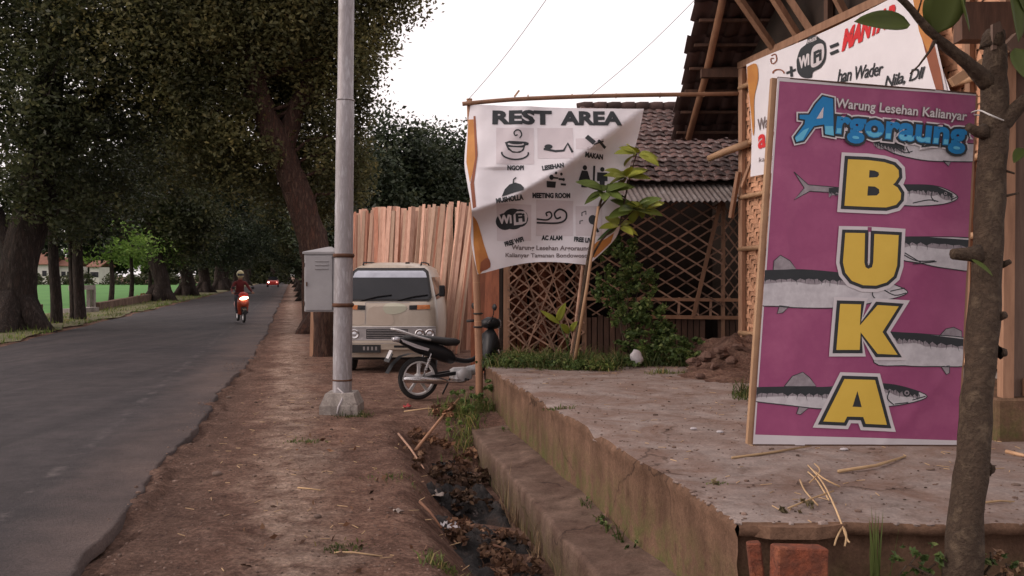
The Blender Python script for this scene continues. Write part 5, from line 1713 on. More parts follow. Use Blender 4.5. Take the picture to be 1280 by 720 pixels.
# ------------------------------------------------------------------ steel pole with its block, meter cabinet, stump
PX, PY = at(427.5, 0, 10.35).x, 10.35
sp_ = thing('steel_pole', (PX, PY, 0), 'tall grey galvanised steel pole on a concrete block beside the road', 'pole')
top_x = at(433, 0, PY).x
zz = [0.15, 1.0, 1.62, 2.2, 3.0, 3.66, 3.68, 4.6, 6.5, 9.0]
rad_ = [.112, .111, .110, .108, .106, .104, .094, .093, .088, .08]
MB().tube([(PX + (top_x - PX) * (z / 4.85), PY, z) for z in zz], rad_, 20).build('shaft', 'galvanised', sp_, smooth=True, angle=50)
bl = MB(); bl.loft([[Vector((PX + sx * a, PY + sy * a, z)) for sx, sy in ((-1, -1), (1, -1), (1, 1), (-1, 1))] for a, z in ((.225, -.1), (.22, .10), (.205, .13), (.165, .235), (.15, .24))], True, True)
bl.build('block', 'plain_concrete', sp_)
for z in (1.84, 1.26, .38):
    MB().torus((PX + (top_x - PX) * z / 4.85, PY, z), (0, 0, 1), .113, .016 if z > 1 else .007, 20, 6, 1.6).build('band', 'rust', sp_, smooth=True)
MB().torus((PX + (top_x - PX) * .755, PY, 3.665), (0, 0, 1), .103, .010, 20, 6).build('joint', 'galvanised', sp_, smooth=True)
MB().tube([(PX - .03, PY - .118, .30), (PX + .04, PY - .13, .24), (PX + .035, PY - .19, .17), (PX + .0, PY - .225, .09), (PX - .01, PY - .235, .01)], .011, 6).build('white_strip', 'white_scrap', sp_, smooth=True)

cab = thing('meter_cabinet', tuple(at(398, 390, 10.45)), 'grey metal meter cabinet with a pitched lid strapped to the steel pole', 'cabinet')
c0, c1 = at(380, 390, 10.38), at(418, 316, 10.38)
cw_, ch_ = c1.x - c0.x, c1.z - c0.z
cxm = (c0.x + c1.x) / 2
MB().bevbox((cxm, 10.52, (c0.z + c1.z) / 2), (cw_, .26, ch_), .008).build('body', 'cabinet_grey', cab)
MB().bevbox((cxm - .004, 10.382, (c0.z + c1.z) / 2 - .01), (cw_ - .04, .012, ch_ - .06), .004).build('door', 'cabinet_grey', cab)
lid = MB(); e = .018
lid.loft([[Vector((cxm + sx * (cw_ / 2 + e), 10.52 + sy * (.13 + e), z)) for sx, sy in ((-1, -1), (1, -1), (1, 1), (-1, 1))] for z in (c1.z - .012, c1.z + .012)] +
         [[Vector((cxm + sx * .02 + .10, 10.52 + sy * .02, c1.z + .075)) for sx, sy in ((-1, -1), (1, -1), (1, 1), (-1, 1))]], True, True)
lid.build('lid', 'cabinet_grey', cab)
for k in range(3):
    z = c1.z - .10 - k * .045
    MB().box((cxm + .03, 10.373, z), (.15, .012, .012), Matrix.Rotation(R(25), 3, 'X')).build('louvre', 'cabinet_grey', cab)
MB().box((cxm - .145, 10.372, (c0.z + c1.z) / 2 - .02), (.012, .02, .05)).build('latch', 'rust', cab)
for z in (c0.z + .1, c1.z - .14):
    MB().box((cxm - cw_ / 2 - .006, 10.40, z), (.014, .03, .05)).build('hinge', 'rust', cab)
MB().bar((c1.x - .01, 10.52, c0.z + .05), (PX + .02, PY + .09, c0.z + .05), .03, .012).bar((c1.x - .01, 10.52, c1.z - .1), (PX + .02, PY + .09, c1.z - .1), .03, .012).build('bracket', 'rust', cab)

def stump(px, py, Y, w_, h, label):
    g = at(px, py, Y); g.z = 0
    o = thing('tree_stump', tuple(g), label, 'stump')
    m = MB(); rings = []
    n = 14
    for z, k in ((-.05, 1.25), (.08, 1.08), (.35, 1.0), (.65, .97), (h - .05, 1.0), (h, .93)):
        rings.append([g + Vector((math.cos(2 * math.pi * i / n) * w_ / 2 * k * (1 + .13 * fbm(i * 1.7, z, 0, 1, 2)), math.sin(2 * math.pi * i / n) * w_ / 2 * k * (1 + .13 * fbm(i * 1.7, z + 5, 0, 1, 2)), z + (.05 * fbm(i, 3, 0, .7, 2) if z == h else 0))) for i in range(n)])
    m.loft(rings, False, True); m.build('trunk', 'bark_red', o, smooth=True, angle=45)
    MB().bar(g + Vector((-w_ * .46, -.14, -.02)), g + Vector((-w_ * .42, -.1, h + .03)), .07, .05).build('offcut', 'timber', o)
    return o
stump(404, 445, 17.6, .44, .98, 'weathered reddish tree stump standing behind the meter cabinet')

# ------------------------------------------------------------------ old cab-over van
van = thing('parked_van', (at(484, 0, 14.5).x, 14.5, 0), 'old beige van with twin round headlights parked in front of the planks', 'van', rz=R(2.0))
def van_half(z):
    return float(np.interp(z, [.26, .42, .70, .98, 1.2, 1.55, 1.74, 1.80, 1.84], [.79, .82, .835, .82, .785, .70, .635, .54, .34]))
def van_front(z):
    return float(np.interp(z, [.26, .38, .52, .56, 1.10, 1.19, 1.66, 1.75, 1.80, 1.84], [.06, .03, .0, .02, .06, .13, .52, .66, .80, 1.1]))
def van_rear(z):
    return float(np.interp(z, [.35, .6, 1.0, 1.6, 1.78, 1.84], [3.85, 3.92, 3.9, 3.75, 3.6, 3.3]))
def plan_ring(z, n=6):
    w_, f, b = van_half(z), van_front(z), van_rear(z); r_ = .17 if z < 1.7 else .26
    pts = []
    for cx_, cy_, a0 in ((w_ - r_, f + r_, -90), (w_ - r_, b - r_, 0), (-(w_ - r_), b - r_, 90), (-(w_ - r_), f + r_, 180)):
        for i in range(n + 1):
            a = R(a0 + 90 * i / n)
            x = cx_ + r_ * math.cos(a); y = cy_ + r_ * math.sin(a)
            if y < f + r_ and abs(x) <= w_: y -= .05 * (1 - (x / w_) ** 2)
            pts.append(Vector((x, y, z)))
    # extra points along the front for its bow
    front = [Vector((x, f - .05 * (1 - (x / w_) ** 2), z)) for x in np.linspace(-(w_ - r_), w_ - r_, 9)[1:-1]]
    return pts + front
vb = MB()
zs = [.26, .32, .40, .50, .54, .57, .70, .86, .98, 1.06, 1.12, 1.18, 1.3, 1.45, 1.6, 1.68, 1.74, 1.77, 1.80, 1.825, 1.84]
vb.loft([plan_ring(z) for z in zs], True, True)
vb.build('body', 'van_paint', van, False, True, 35)
def vf(x, z, out=.006):
    return Vector((x, van_front(z) - .05 * (1 - (x / van_half(z)) ** 2) - out, z))
def front_panel(name, outline, m, out=.006, th=0, step=.08):
    tr_ = refine(tri_fill([outline]), step)
    V = []; F = []
    for t in tr_:
        ar = (t[1][0] - t[0][0]) * (t[2][1] - t[0][1]) - (t[2][0] - t[0][0]) * (t[1][1] - t[0][1])
        if ar < 0: t = (t[0], t[2], t[1])
        n = len(V); V += [tuple(vf(p[0], p[1], out)) for p in t]; F.append((n, n + 1, n + 2))
    return np_mesh(name, V, F, m, van, world=False)
ws_ = [(-.66, 1.215), (.66, 1.215), (.69, 1.25), (.615, 1.66), (.56, 1.705), (-.56, 1.705), (-.615, 1.66), (-.69, 1.25)]
seal = front_panel('windscreen_seal', offset_poly(ws_, .035), 'rubber', .006)
wsn = front_panel('windscreen', ws_, 'glass_dark', .012)
front_panel('sky_sheen_strip', [(-.625, 1.575), (.625, 1.575), (.60, 1.655), (.555, 1.69), (-.555, 1.69), (-.60, 1.655)], 'sky_sheen', .016)  # sky reflection painted as a pale strip on the upper windscreen
for sgn in (-1, 1):
    MB().tube([vf(.30 * sgn - .14, 1.195, .02), vf(.30 * sgn + .12, 1.26, .035), vf(.30 * sgn + .36, 1.29, .03)], .011, 5).build('wiper', 'black_plastic', van, False)
front_panel('lower_trim', [(-.80, .545), (.80, .545), (.80, .75), (-.80, .75)], 'van_trim', .008)
MB().tube([vf(x, .76, .012) for x in np.linspace(-.80, .80, 11)], .010, 5).build('trim_line', 'alloy', van, False, True)
grille = front_panel('grille', [(-.34, .57), (.34, .57), (.34, .725), (-.34, .725)], 'black_plastic', .012)
for k in range(5):
    z = .592 + k * .028
    MB().tube([vf(x, z, .018) for x in np.linspace(-.33, .33, 5)], .0055, 4).build('grille_bar', 'van_trim', van, False)
for x in (-.70, -.535, .535, .70):
    hl = MB().lathe(vf(x, .645, -.01), (0, -1, 0), [(0, .079), (.035, .079), (.042, .068), (.04, .064)], 18).build('headlight', 'chrome', van, False, True, 40)
    MB().lathe(vf(x, .645, .012), (0, -1, 0), [(0, .064), (.014, .055), (.022, .03), (.024, .0)], 18, False).build('lens', 'lamp_glass', hl, False, True)
for sgn in (-1, 1):
    x0, x1, x2 = .36, .49, .70
    front_panel('indicator', [(sgn * x1, 1.045), (sgn * x2, 1.055), (sgn * x2, 1.125), (sgn * x1, 1.12)], 'amber', .012)
    front_panel('vent', [(sgn * x0, 1.043), (sgn * x1, 1.045), (sgn * x1, 1.12), (sgn * x0, 1.115)], 'black_plastic', .010)
front_panel('bonnet_line', [(-.365, .80), (-.355, .80), (-.355, 1.165), (-.365, 1.165)], 'van_trim', .006)
front_panel('bonnet_line', [(-.36, 1.158), (.36, 1.158), (.36, 1.168), (-.36, 1.168)], 'van_trim', .006)
front_panel('repaint_patch', smooth_line([(-.66, .82), (-.40, .80), (-.37, .98), (-.50, 1.02), (-.66, .98), (-.66, .82)], 3)[:-1], 'van_primer', .004)
front_panel('repaint_patch', smooth_line([(-.33, .80), (.06, .79), (.10, .92), (-.06, 1.10), (-.30, 1.06), (-.33, .80)], 3)[:-1], 'van_primer', .004)
front_panel('repaint_patch', smooth_line([(-.02, .98), (.14, .97), (.30, 1.03), (.31, 1.10), (.18, 1.15), (.0, 1.15), (-.07, 1.07), (-.02, .98)], 3)[:-1], 'van_green', .005)
bm_ = MB()
bm_.loft([[vf(x, .455, o_) + Vector((0, 0, dz)) for o_, dz in ((-.03, -.07), (.055, -.06), (.06, .03), (-.03, .04))] for x in np.linspace(-.84, .84, 15)], True, True)
bm_.build('bumper', 'van_paint', van, False, False)
MB().tube([vf(x, .50, .062) for x in np.linspace(-.80, .80, 11)], .006, 4).build('bumper_line', 'van_trim', van, False)
MB().box(vf(.30, .445, .062), (.36, .012, .035)).build('bumper_slot', 'black_plastic', van, False)
pl = MB().box(vf(-.33, .41, .072), (.47, .012, .13)).build('number_plate', 'plate_black', van, False)
# plate characters are not legible in the photograph: only pale strokes
for k, x in enumerate(np.linspace(-.50, -.17, 6)):
    MB().box(vf(x, .415, .0795), (.030, .003, .06)).build('plate_mark', 'van_trim', pl, False)
for sgn in (-1, 1):
    ms = MB(); ms.tube([(sgn * .78, .32, 1.26), (sgn * .87, .24, 1.32)], .012, 6); ms.bevbox((sgn * .89, .22, 1.35), (.10, .05, .19), .015)
    ms.build('mirror', 'black_plastic', van, False)
    sw_ = MB(); 
    for y0, y1 in ((.48, 1.35), (1.45, 2.55), (2.65, 3.55)):
        xs = lambda z: sgn * (van_half(z) + .006)
        sh = .28 if y0 < 1 else 0
        sw_.add([(xs(1.20), y0 - sh * .2, 1.20), (xs(1.20), y1, 1.20), (xs(1.58), y1, 1.58), (xs(1.58), y0 + sh * .6, 1.58)], [(0, 1, 2, 3) if sgn > 0 else (3, 2, 1, 0)])
    sw_.build('side_windows', 'glass_dark', van, False)
    for y in (.62, 3.15):
        wl_ = MB().lathe((sgn * .60, y, .29), (sgn, 0, 0), [(-.02, .2), (0, .28), (.03, .295), (.15, .295), (.18, .28), (.19, .2)], 22).build('wheel', 'rubber', van, False, True, 40)
        MB().lathe((sgn * .78, y, .29), (sgn, 0, 0), [(0, .19), (.012, .18), (.0, .15), (.02, .06), (.025, .0)], 18, False).build('rim', 'van_trim', wl_, False, True)
MB().box((0, 1.9, .27), (1.3, 3.3, .14)).build('chassis', 'rubber', van, False)
for x in (-.50, .50):
    MB().tube([(x, .80, 1.79), (x, .9, 1.835), (x, 2.0, 1.85), (x, 3.0, 1.84), (x, 3.1, 1.79)], .014, 6).build('roof_rail', 'rubber', van, False, True)
MB().box((.28, .66, 1.825), (.07, .05, .03)).build('roof_lamp', 'black_plastic', van, False)

# ------------------------------------------------------------------ motorbike beside the terrace
moto = thing('motorbike', (at(523, 0, 11.4).x, 11.4, 0), 'black underbone motorbike with silver five-spoke wheels parked by the terrace', 'motorbike', rz=R(27))
def wheel(x, par, rad=.278):
    w_ = MB().torus((x, 0, rad), (0, 1, 0), rad - .034, .036, 32, 10, 1.0).build('tyre', 'rubber', par, False, True)
    rim = MB()
    rim.lathe((x, 0, rad), (0, 1, 0), [(-.030, .222), (-.030, .205), (-.012, .196), (.012, .196), (.030, .205), (.030, .222)], 32, False)
    for k in range(5):
        a = 2 * math.pi * k / 5 + .3
        d = Vector((math.cos(a), 0, math.sin(a)))
        rim.loft([[Vector((x, 0, rad)) + d * q + Vector((-d.z, 0, d.x)) * s * wd + Vector((0, t_ * .014, 0)) for s, t_ in ((-1, -1), (1, -1), (1, 1), (-1, 1))] for q, wd in ((.03, .024), (.10, .016), (.205, .020))], True, True)
    r_ = rim.build('rim', 'alloy', w_, False, True, 35)
    MB().lathe((x, 0, rad), (0, 1, 0), [(-.06, .03), (-.05, .055), (.05, .055), (.06, .03)], 16).build('hub', 'alloy', w_, False, True, 40)
    return w_
wheel(0, moto); wheel(1.22, moto)
MB().bar((0, -.10, .278), (.52, -.08, .33), .035, .045).bar((0, .10, .278), (.52, .08, .33), .035, .045).build('swingarm', 'black_plastic', moto, False)
for sgn in (-1, 1):
    sh = MB().tube([(.02, sgn * .115, .30), (.13, sgn * .12, .60)], .012, 8).build('shock_absorber', 'chrome', moto, False, True)
    hx = []
    for i in range(40):
        t_ = i / 39; a = t_ * 2 * math.pi * 7
        c_ = Vector((.05 + .06 * t_, sgn * .118, .38 + .16 * t_)); hx.append(c_ + Vector((.022 * math.cos(a), .022 * math.sin(a), 0)))
    MB().tube(hx, .005, 5).build('spring', 'alloy', sh, False, True)
ex = MB(); ex.tube(smooth3([(.66, -.08, .30), (.60, -.13, .22), (.45, -.15, .22), (.30, -.155, .235)], 4), .017, 8); ex.tube([(.34, -.155, .232), (.26, -.158, .24), (.10, -.162, .258), (-.24, -.17, .292), (-.27, -.17, .295)], [.022, .042, .044, .042, .028], 12)
ex.build('exhaust', 'chrome', moto, False, True, 50)
en = MB(); en.bevbox((.60, 0, .30), (.26, .22, .17), .03); en.tube([(.70, 0, .33), (.90, 0, .37)], [.07, .062], 12); en.lathe((.58, -.105, .31), (0, -1, 0), [(0, .085), (.03, .08), (.045, .05), (.047, 0)], 16, False)
en.build('engine', 'alloy', moto, False, True, 40)
fr = MB(); fr.tube(smooth3([(.98, 0, .80), (.86, 0, .55), (.70, 0, .47), (.45, 0, .52), (.10, 0, .66), (-.18, 0, .72)], 4), .032, 8); fr.build('frame', 'black_plastic', moto, False, True)
def section_loft(secs, n=12):
    """secs: (x, z_center, half_width, half_height)"""
    return [[Vector((x, math.cos(2 * math.pi * k / n) * w_, zc + math.sin(2 * math.pi * k / n) * h)) for k in range(n)] for x, zc, w_, h in secs]
MB().loft(section_loft([(-.30, .79, .03, .02), (-.22, .765, .075, .05), (-.05, .70, .115, .085), (.15, .64, .125, .10), (.33, .58, .12, .11), (.46, .53, .09, .09), (.52, .50, .03, .04)]), True, True).build('side_cover', 'black_plastic', moto, False, True)
MB().loft(section_loft([(-.20, .805, .06, .03), (-.12, .805, .11, .04), (.05, .79, .125, .045), (.22, .765, .13, .05), (.40, .735, .12, .055), (.53, .725, .075, .05), (.58, .73, .02, .02)]), True, True).build('seat', 'black_seat', moto, False, True)
gr = MB(); 
for sgn in (-1, 1): gr.tube(smooth3([(.12, sgn * .13, .775), (-.08, sgn * .135, .83), (-.28, sgn * .10, .905), (-.36, sgn * .03, .925)], 3), .014, 7)
gr.tube([(-.36, -.03, .925), (-.36, .03, .925)], .014, 7); gr.build('grab_rail', 'alloy', moto, False, True)
for sgn in (-1, 1):
    MB().prism([(-.27, sgn * .075, .80), (-.05, sgn * .122, .715), (.10, sgn * .132, .665), (.08, sgn * .131, .635), (-.08, sgn * .12, .68), (-.24, sgn * .085, .755)], (0, sgn * .008, 0)).build('side_stripe', 'white_scrap', moto, False)
MB().loft(section_loft([(-.355, .79, .045, .025), (-.32, .79, .06, .035), (-.27, .785, .065, .04)]), True, True).build('tail_light', 'lamp_glass', moto, False, True)
MB().loft([[Vector((x, y, z)) for y in (-.07, 0, .07)] for x, z in ((.05, .585), (-.12, .60), (-.25, .57), (-.36, .47), (-.43, .36))], False, False, closed=False).build('rear_fender', 'black_plastic', moto, False, True)
MB().box((-.405, 0, .56), (.012, .20, .12), Matrix.Rotation(R(25), 3, 'Y')).build('number_plate', 'plate_black', moto, False)
MB().bar((-.37, 0, .65), (-.42, 0, .55), .10, .012).build('plate_bracket', 'alloy', moto, False)
for sgn in (-1, 1):
    MB().tube([(1.22, sgn * .075, .278), (1.13, sgn * .075, .55), (1.04, sgn * .06, .80)], .022, 8).build('fork', 'chrome', moto, False, True)
MB().loft(section_loft([(1.18, .62, .02, .03), (1.12, .68, .10, .13), (1.04, .72, .17, .20), (.95, .62, .20, .22), (.90, .48, .19, .16), (.86, .36, .12, .08)]), True, True).build('leg_shield', 'black_plastic', moto, False, True)
MB().loft(section_loft([(1.16, .955, .05, .05), (1.10, .96, .12, .08), (1.00, .97, .13, .08), (.92, .96, .08, .05)]), True, True).build('handlebar_cowl', 'black_plastic', moto, False, True)
MB().lathe((1.15, 0, .955), (1, 0, 0), [(0, .07), (.02, .06), (.03, .03), (.032, 0)], 14, False).build('headlight', 'lamp_glass', moto, False, True)
MB().tube(smooth3([(.86, -.34, .98), (.93, -.2, 1.0), (1.0, 0, .98), (.93, .2, 1.0), (.86, .34, .98)], 3), .013, 7).build('handlebar', 'black_plastic', moto, False, True)
for sgn in (-1, 1):
    MB().tube([(.90, sgn * .24, .99), (.845, sgn * .35, .98)], .019, 8).build('grip', 'rubber', moto, False, True)
    mm = MB().tube([(.95, sgn * .20, 1.0), (.96, sgn * .25, 1.10), (.94, sgn * .30, 1.16)], .007, 6).build('mirror_stem', 'black_plastic', moto, False, True)
    MB().ball((.935, sgn * .33, 1.19), .06, 12, 8, (.35, 1, .75)).build('mirror', 'black_plastic', mm, False, True)
MB().loft([[Vector((1.22 + .315 * math.cos(R(a)), y, .278 + .315 * math.sin(R(a)))) for y in (-.055, 0, .055)] for a in range(20, 150, 14)], False, False, closed=False).build('front_fender', 'black_plastic', moto, False, True)
MB().tube([(.50, .09, .27), (.42, .20, .02)], .012, 6).tube([(.60, -.10, .25), (.60, -.24, .25)], .014, 6).build('stand_and_peg', 'rubber', moto, False, True)

# ------------------------------------------------------------------ scooter with rider on the road
gs = at(301, 404, 29.0); gs.z = 0.085
SCR = math.atan2(-gs.y, -gs.x) + R(9)
scoot = thing('scooter', tuple(gs), 'red scooter with its headlight on riding along the road', 'scooter', rz=SCR)
for x in (-.62, .62):
    t_ = MB().torus((x, 0, .25), (0, 1, 0), .205, .046, 24, 8).build('wheel', 'rubber', scoot, False, True)
    MB().lathe((x, 0, .25), (0, 1, 0), [(-.03, .165), (-.03, .05), (.03, .05), (.03, .165)], 18, False).build('rim', 'alloy', t_, False, True)
MB().loft(section_loft([(.70, .62, .04, .05), (.60, .72, .16, .16), (.50, .72, .20, .24), (.42, .55, .19, .24), (.36, .36, .15, .12), (.1, .31, .14, .06), (-.1, .36, .14, .12)]), True, True).build('front_shield', 'orange_paint', scoot, False, True)
MB().loft(section_loft([(-.05, .42, .12, .10), (-.25, .55, .17, .16), (-.55, .62, .16, .13), (-.85, .72, .07, .06)]), True, True).build('tail_body', 'orange_paint', scoot, False, True)
MB().loft(section_loft([(-.02, .74, .06, .03), (-.2, .76, .13, .05), (-.55, .80, .13, .05), (-.75, .82, .05, .03)]), True, True).build('seat', 'black_seat', scoot, False, True)
MB().loft(section_loft([(.66, .90, .10, .05), (.58, .94, .17, .10), (.46, .97, .14, .09), (.40, .97, .06, .04)]), True, True).build('handlebar_cowl', 'red_paint', scoot, False, True)
MB().loft([[Vector((.665 + .03 * math.sin(k / 16 * 2 * math.pi) * 0, .145 * math.cos(k / 16 * 2 * math.pi), .84 + .05 * math.sin(k / 16 * 2 * math.pi) + .02 * math.cos(k / 16 * 2 * math.pi))) for k in range(16)], [Vector((.725, .11 * math.cos(k / 16 * 2 * math.pi), .84 + .035 * math.sin(k / 16 * 2 * math.pi))) for k in range(16)]], True, True).build('headlight', 'lamp_on', scoot, False, True)
MB().tube([(.44, -.34, 1.0), (.50, -.15, 1.01), (.50, .15, 1.01), (.44, .34, 1.0)], .016, 7).build('handlebar', 'black_plastic', scoot, False, True)
for sgn in (-1, 1):
    mm = MB().tube([(.50, sgn * .22, 1.0), (.50, sgn * .30, 1.16)], .007, 5).build('mirror_stem', 'black_plastic', scoot, False)
    MB().ball((.50, sgn * .32, 1.19), .06, 10, 6, (.35, 1, .75)).build('mirror', 'black_plastic', mm, False, True)
MB().loft([[Vector((.62 + .27 * math.cos(R(a)), y, .25 + .27 * math.sin(R(a)))) for y in (-.07, 0, .07)] for a in range(10, 160, 15)], False, False, closed=False).build('front_fender', 'black_plastic', scoot, False, True)
for sgn in (-1, 1):
    MB().tube([(.62, sgn * .06, .25), (.52, sgn * .05, .6)], .02, 7).build('fork', 'black_plastic', scoot, False, True)
MB().box((.66, 0, .50), (.012, .2, .08)).build('number_plate', 'plate_black', scoot, False)

def skin_mesh(verts, edges, radii, subdiv=2):
    me = bpy.data.meshes.new('skin_source'); me.from_pydata(verts, edges, [])
    ob = bpy.data.objects.new('skin_source', me); COL.objects.link(ob)
    ob.modifiers.new('skin', 'SKIN')
    if not me.skin_vertices:
        me.attributes.new('skin_vertices', 'FLOAT', 'POINT')
    for i, r_ in enumerate(radii):
        sv = me.skin_vertices[0].data[i]
        sv.radius = (r_, r_) if not isinstance(r_, tuple) else r_
        sv.use_root = (i == 0)
    s = ob.modifiers.new('sub', 'SUBSURF'); s.levels = subdiv; s.render_levels = subdiv
    bpy.context.view_layer.update()
    out = bpy.data.meshes.new_from_object(ob.evaluated_get(bpy.context.evaluated_depsgraph_get()))
    bpy.data.objects.remove(ob); bpy.data.meshes.remove(me)
    return out
def rider(parent_loc, rz):
    pv, pe, pr = [], [], []
    def chain(start, pts):
        prev = start
        for p, r_ in pts:
            pv.append(p); pr.append(r_)
            if prev is not None: pe.append((prev, len(pv) - 1))
            prev = len(pv) - 1
        return prev
    pel = chain(None, [((-.30, 0, .90), (.16, .13))])
    ch = chain(pel, [((-.26, 0, 1.05), (.15, .11)), ((-.20, 0, 1.22), (.17, .12)), ((-.17, 0, 1.36), (.15, .10))])
    neck = chain(ch, [((-.14, 0, 1.45), .06), ((-.11, 0, 1.53), .085), ((-.09, 0, 1.63), .095), ((-.09, 0, 1.70), .07)])
    for sgn in (-1, 1):
        w_ = chain(ch, [((-.16, sgn * .19, 1.36), .062), ((.02, sgn * .30, 1.13), .047), ((.12, sgn * .33, 1.09), .042), ((.34, sgn * .34, 1.03), .031), ((.42, sgn * .335, 1.025), .036)])
        for k in range(4):
            chain(w_, [((.475, sgn * (.30 + .022 * k), 1.03), .011), ((.475, sgn * (.30 + .022 * k), .985), .010)])
        chain(w_, [((.42, sgn * .29, 1.01), .011), ((.445, sgn * .275, .99), .010)])
        chain(pel, [((-.22, sgn * .11, .88), .10), ((.06, sgn * .17, .82), .078), ((.20, sgn * .18, .78), .066), ((.20, sgn * .18, .62), .058), ((.18, sgn * .17, .40), .045), ((.18, sgn * .17, .36), .045), ((.31, sgn * .18, .335), .040)])
    me = skin_mesh(pv, pe, pr, 1)
    p = thing('person', tuple(parent_loc), 'person in a dark red jacket and pale helmet riding the scooter', 'person', rz=rz)
    me.materials.clear()
    for m in ('red_cloth', 'dark_cloth', 'skin'): me.materials.append(MATS[m])
    for f in me.polygons:
        c = f.center
        f.material_index = 2 if (c.z > 1.47 or c.x > .385) and c.z > .95 else (1 if c.z < .93 else 0)
        f.use_smooth = True
    link_mesh('body', me, p)
    MB().ball((-.09, 0, 1.655), .135, 16, 10, (1.1, .95, 1.05)).build('helmet', 'helmet_cream', p, False, True)
    MB().loft([[Vector((-.09 + math.cos(R(a)) * .152, math.sin(R(a)) * .132, z)) for a in range(-60, 61, 12)] for z in (1.60, 1.68)], closed=False).build('visor', 'glass_dark', p, False, True)
    return p
rd = rider(gs, SCR)
for o_ in (scoot, rd): o_.scale = (.95, .95, .95)

# far car on the road, coming closer with its lamps lit
gc = Vector((*road_xy(128, -2.6), 0.07))
fc = thing('far_car', tuple(gc), 'small dark red car with lit headlamps far down the road', 'car', rz=math.atan2(-.9701, .2425) )
MB().loft([[Vector((x, y, z)) for y, z in ((-.75 * k, zb_), (.75 * k, zb_), (.80 * k, (zb_ + zt) / 2), (.70 * k, zt), (-.70 * k, zt), (-.80 * k, (zb_ + zt) / 2))] for x, zb_, zt, k in ((2.0, .35, .65, .85), (1.9, .3, .80, 1), (.9, .3, .95, 1), (-1.6, .3, 1.0, 1), (-2.0, .35, .9, .9))], True, True).build('body', 'red_paint', fc, False)
MB().loft([[Vector((x, y, z)) for y, z in ((-.68, .94), (.68, .94), (.58, zt), (-.58, zt))] for x, zt in ((.95, .96), (.35, 1.42), (-1.2, 1.44), (-1.75, 1.0))], True, True).build('cabin', 'glass_dark', fc, False)
for sgn in (-1, 1):
    MB().lathe((1.95, sgn * .55, .66), (1, 0, 0), [(0, .11), (.05, .10), (.06, 0)], 12, False).build('headlamp', 'lamp_far' if sgn < 0 else 'lamp_red', fc, False)
    for x in (1.25, -1.2): MB().lathe((x, sgn * .62, .3), (0, sgn, 0), [(0, .3), (.18, .3), (.19, .2)], 14).build('wheel', 'rubber', fc, False)

# ------------------------------------------------------------------ leaves with a shape of their own
def leaf_shape(mb, base_, tip, normal, width, fold=.18, droop=.08, n=6, prof=None):
    base_, tip = Vector(base_), Vector(tip); d = tip - base_; L_ = d.length; dn = d.normalized()
    nn = Vector(normal); nn = (nn - dn * nn.dot(dn)).normalized(); s = dn.cross(nn).normalized()
    rows_ = []
    for i in range(n + 1):
        t = i / n
        w_ = width / 2 * (math.sin(math.pi * min(1, t ** .8)) ** .75 if prof is None else prof(t))
        c = base_ + d * t + nn * (-droop * L_ * t * t)
        rows_.append([c - s * w_ + nn * w_ * fold * 2, c - s * w_ * .5 + nn * w_ * fold * .8, c, c + s * w_ * .5 + nn * w_ * fold * .8, c + s * w_ + nn * w_ * fold * 2])
    mb.loft(rows_, closed=False)
    return mb
def solidify(o, th):
    m = o.modifiers.new('thickness', 'SOLIDIFY'); m.thickness = th; m.offset = 0
    return o

# young tree at the right edge, the sign is wired to it
yt0 = Vector((at(1203, 0, 3.80).x, 3.80, .02))
tp = [yt0, at(1203, 712, 3.80), at(1211, 620, 3.83), at(1221, 500, 3.90), at(1231, 380, 3.98), at(1238, 250, 4.05), at(1243, 150, 4.08), at(1244, 95, 4.09), at(1244, 58, 4.10)]
tr_r = [.086, .077, .070, .066, .066, .064, .064, .056, .048]
yt = thing('young_roadside_tree', tuple(yt0), 'young knotty tree with few big leaves standing at the terrace front beside the pink sign', 'tree')
m = MB(); m.tube(smooth3(tp, 5), interp(tr_r, len(tp), 5), 16, True, .035)
for px, py, Y, dx, dz, r_ in ((1211, 318, 3.93, -.085, .0, .030), (1256, 330, 4.0, .016, .012, .014), (1256, 245, 4.03, .05, .012, .006), (1250, 440, 3.93, .012, .0, .022), (1249, 395, 3.95, .014, .008, .020), (1256, 212, 4.03, .04, -.02, .006), (1222, 165, 4.05, -.05, .02, .026), (1216, 545, 3.86, -.004, .0, .03), (1234, 585, 3.85, .004, .0, .026)):
    c = at(px, py, Y)
    m.tube([c - Vector((dx * .6, 0, 0)), c, c + Vector((dx, -.02, dz))], [r_ * 1.5, r_ * 1.05, r_ * .8], 8, True, .05)
br = [at(1236, 105, 4.08), at(1212, 82, 4.03), at(1190, 62, 3.98), at(1170, 45, 3.94), at(1148, 22, 3.90), at(1122, -6, 3.86), at(1090, -30, 3.82)]
m.tube(smooth3(br, 3), interp([.040, .032, .027, .020, .017, .014, .010], 7, 3), 9, True, .04)
br2 = [at(1240, 160, 4.06), at(1258, 150, 4.05), at(1275, 132, 4.03), at(1300, 110, 4.0)]
m.tube(smooth3(br2, 3), interp([.05, .04, .034, .028], 4, 3), 9, True, .04)
m.tube([at(1172, 48, 3.94), at(1162, 64, 3.92), at(1148, 82, 3.90), at(1138, 92, 3.9)], [.010, .006, .004, .003], 6)
m.tube([at(1146, 22, 3.90), at(1152, 0, 3.88), at(1156, -20, 3.86)], [.006, .004, .003], 5)
m.tube([at(1240, 60, 4.10), at(1242, 45, 4.10), at(1243, 38, 4.1)], [.055, .05, .038], 9, True, .1)
for i_, p_ in enumerate(m.v):
    p_ = Vector(p_); k_ = 1 + .0
    m.v[i_] = tuple(p_ + Vector((fbm(p_.x, p_.y, p_.z, 7, 3), fbm(p_.x + 5, p_.y, p_.z, 7, 3), 0)) * .009)
m.build('trunk', 'bark_young', yt, smooth=True)
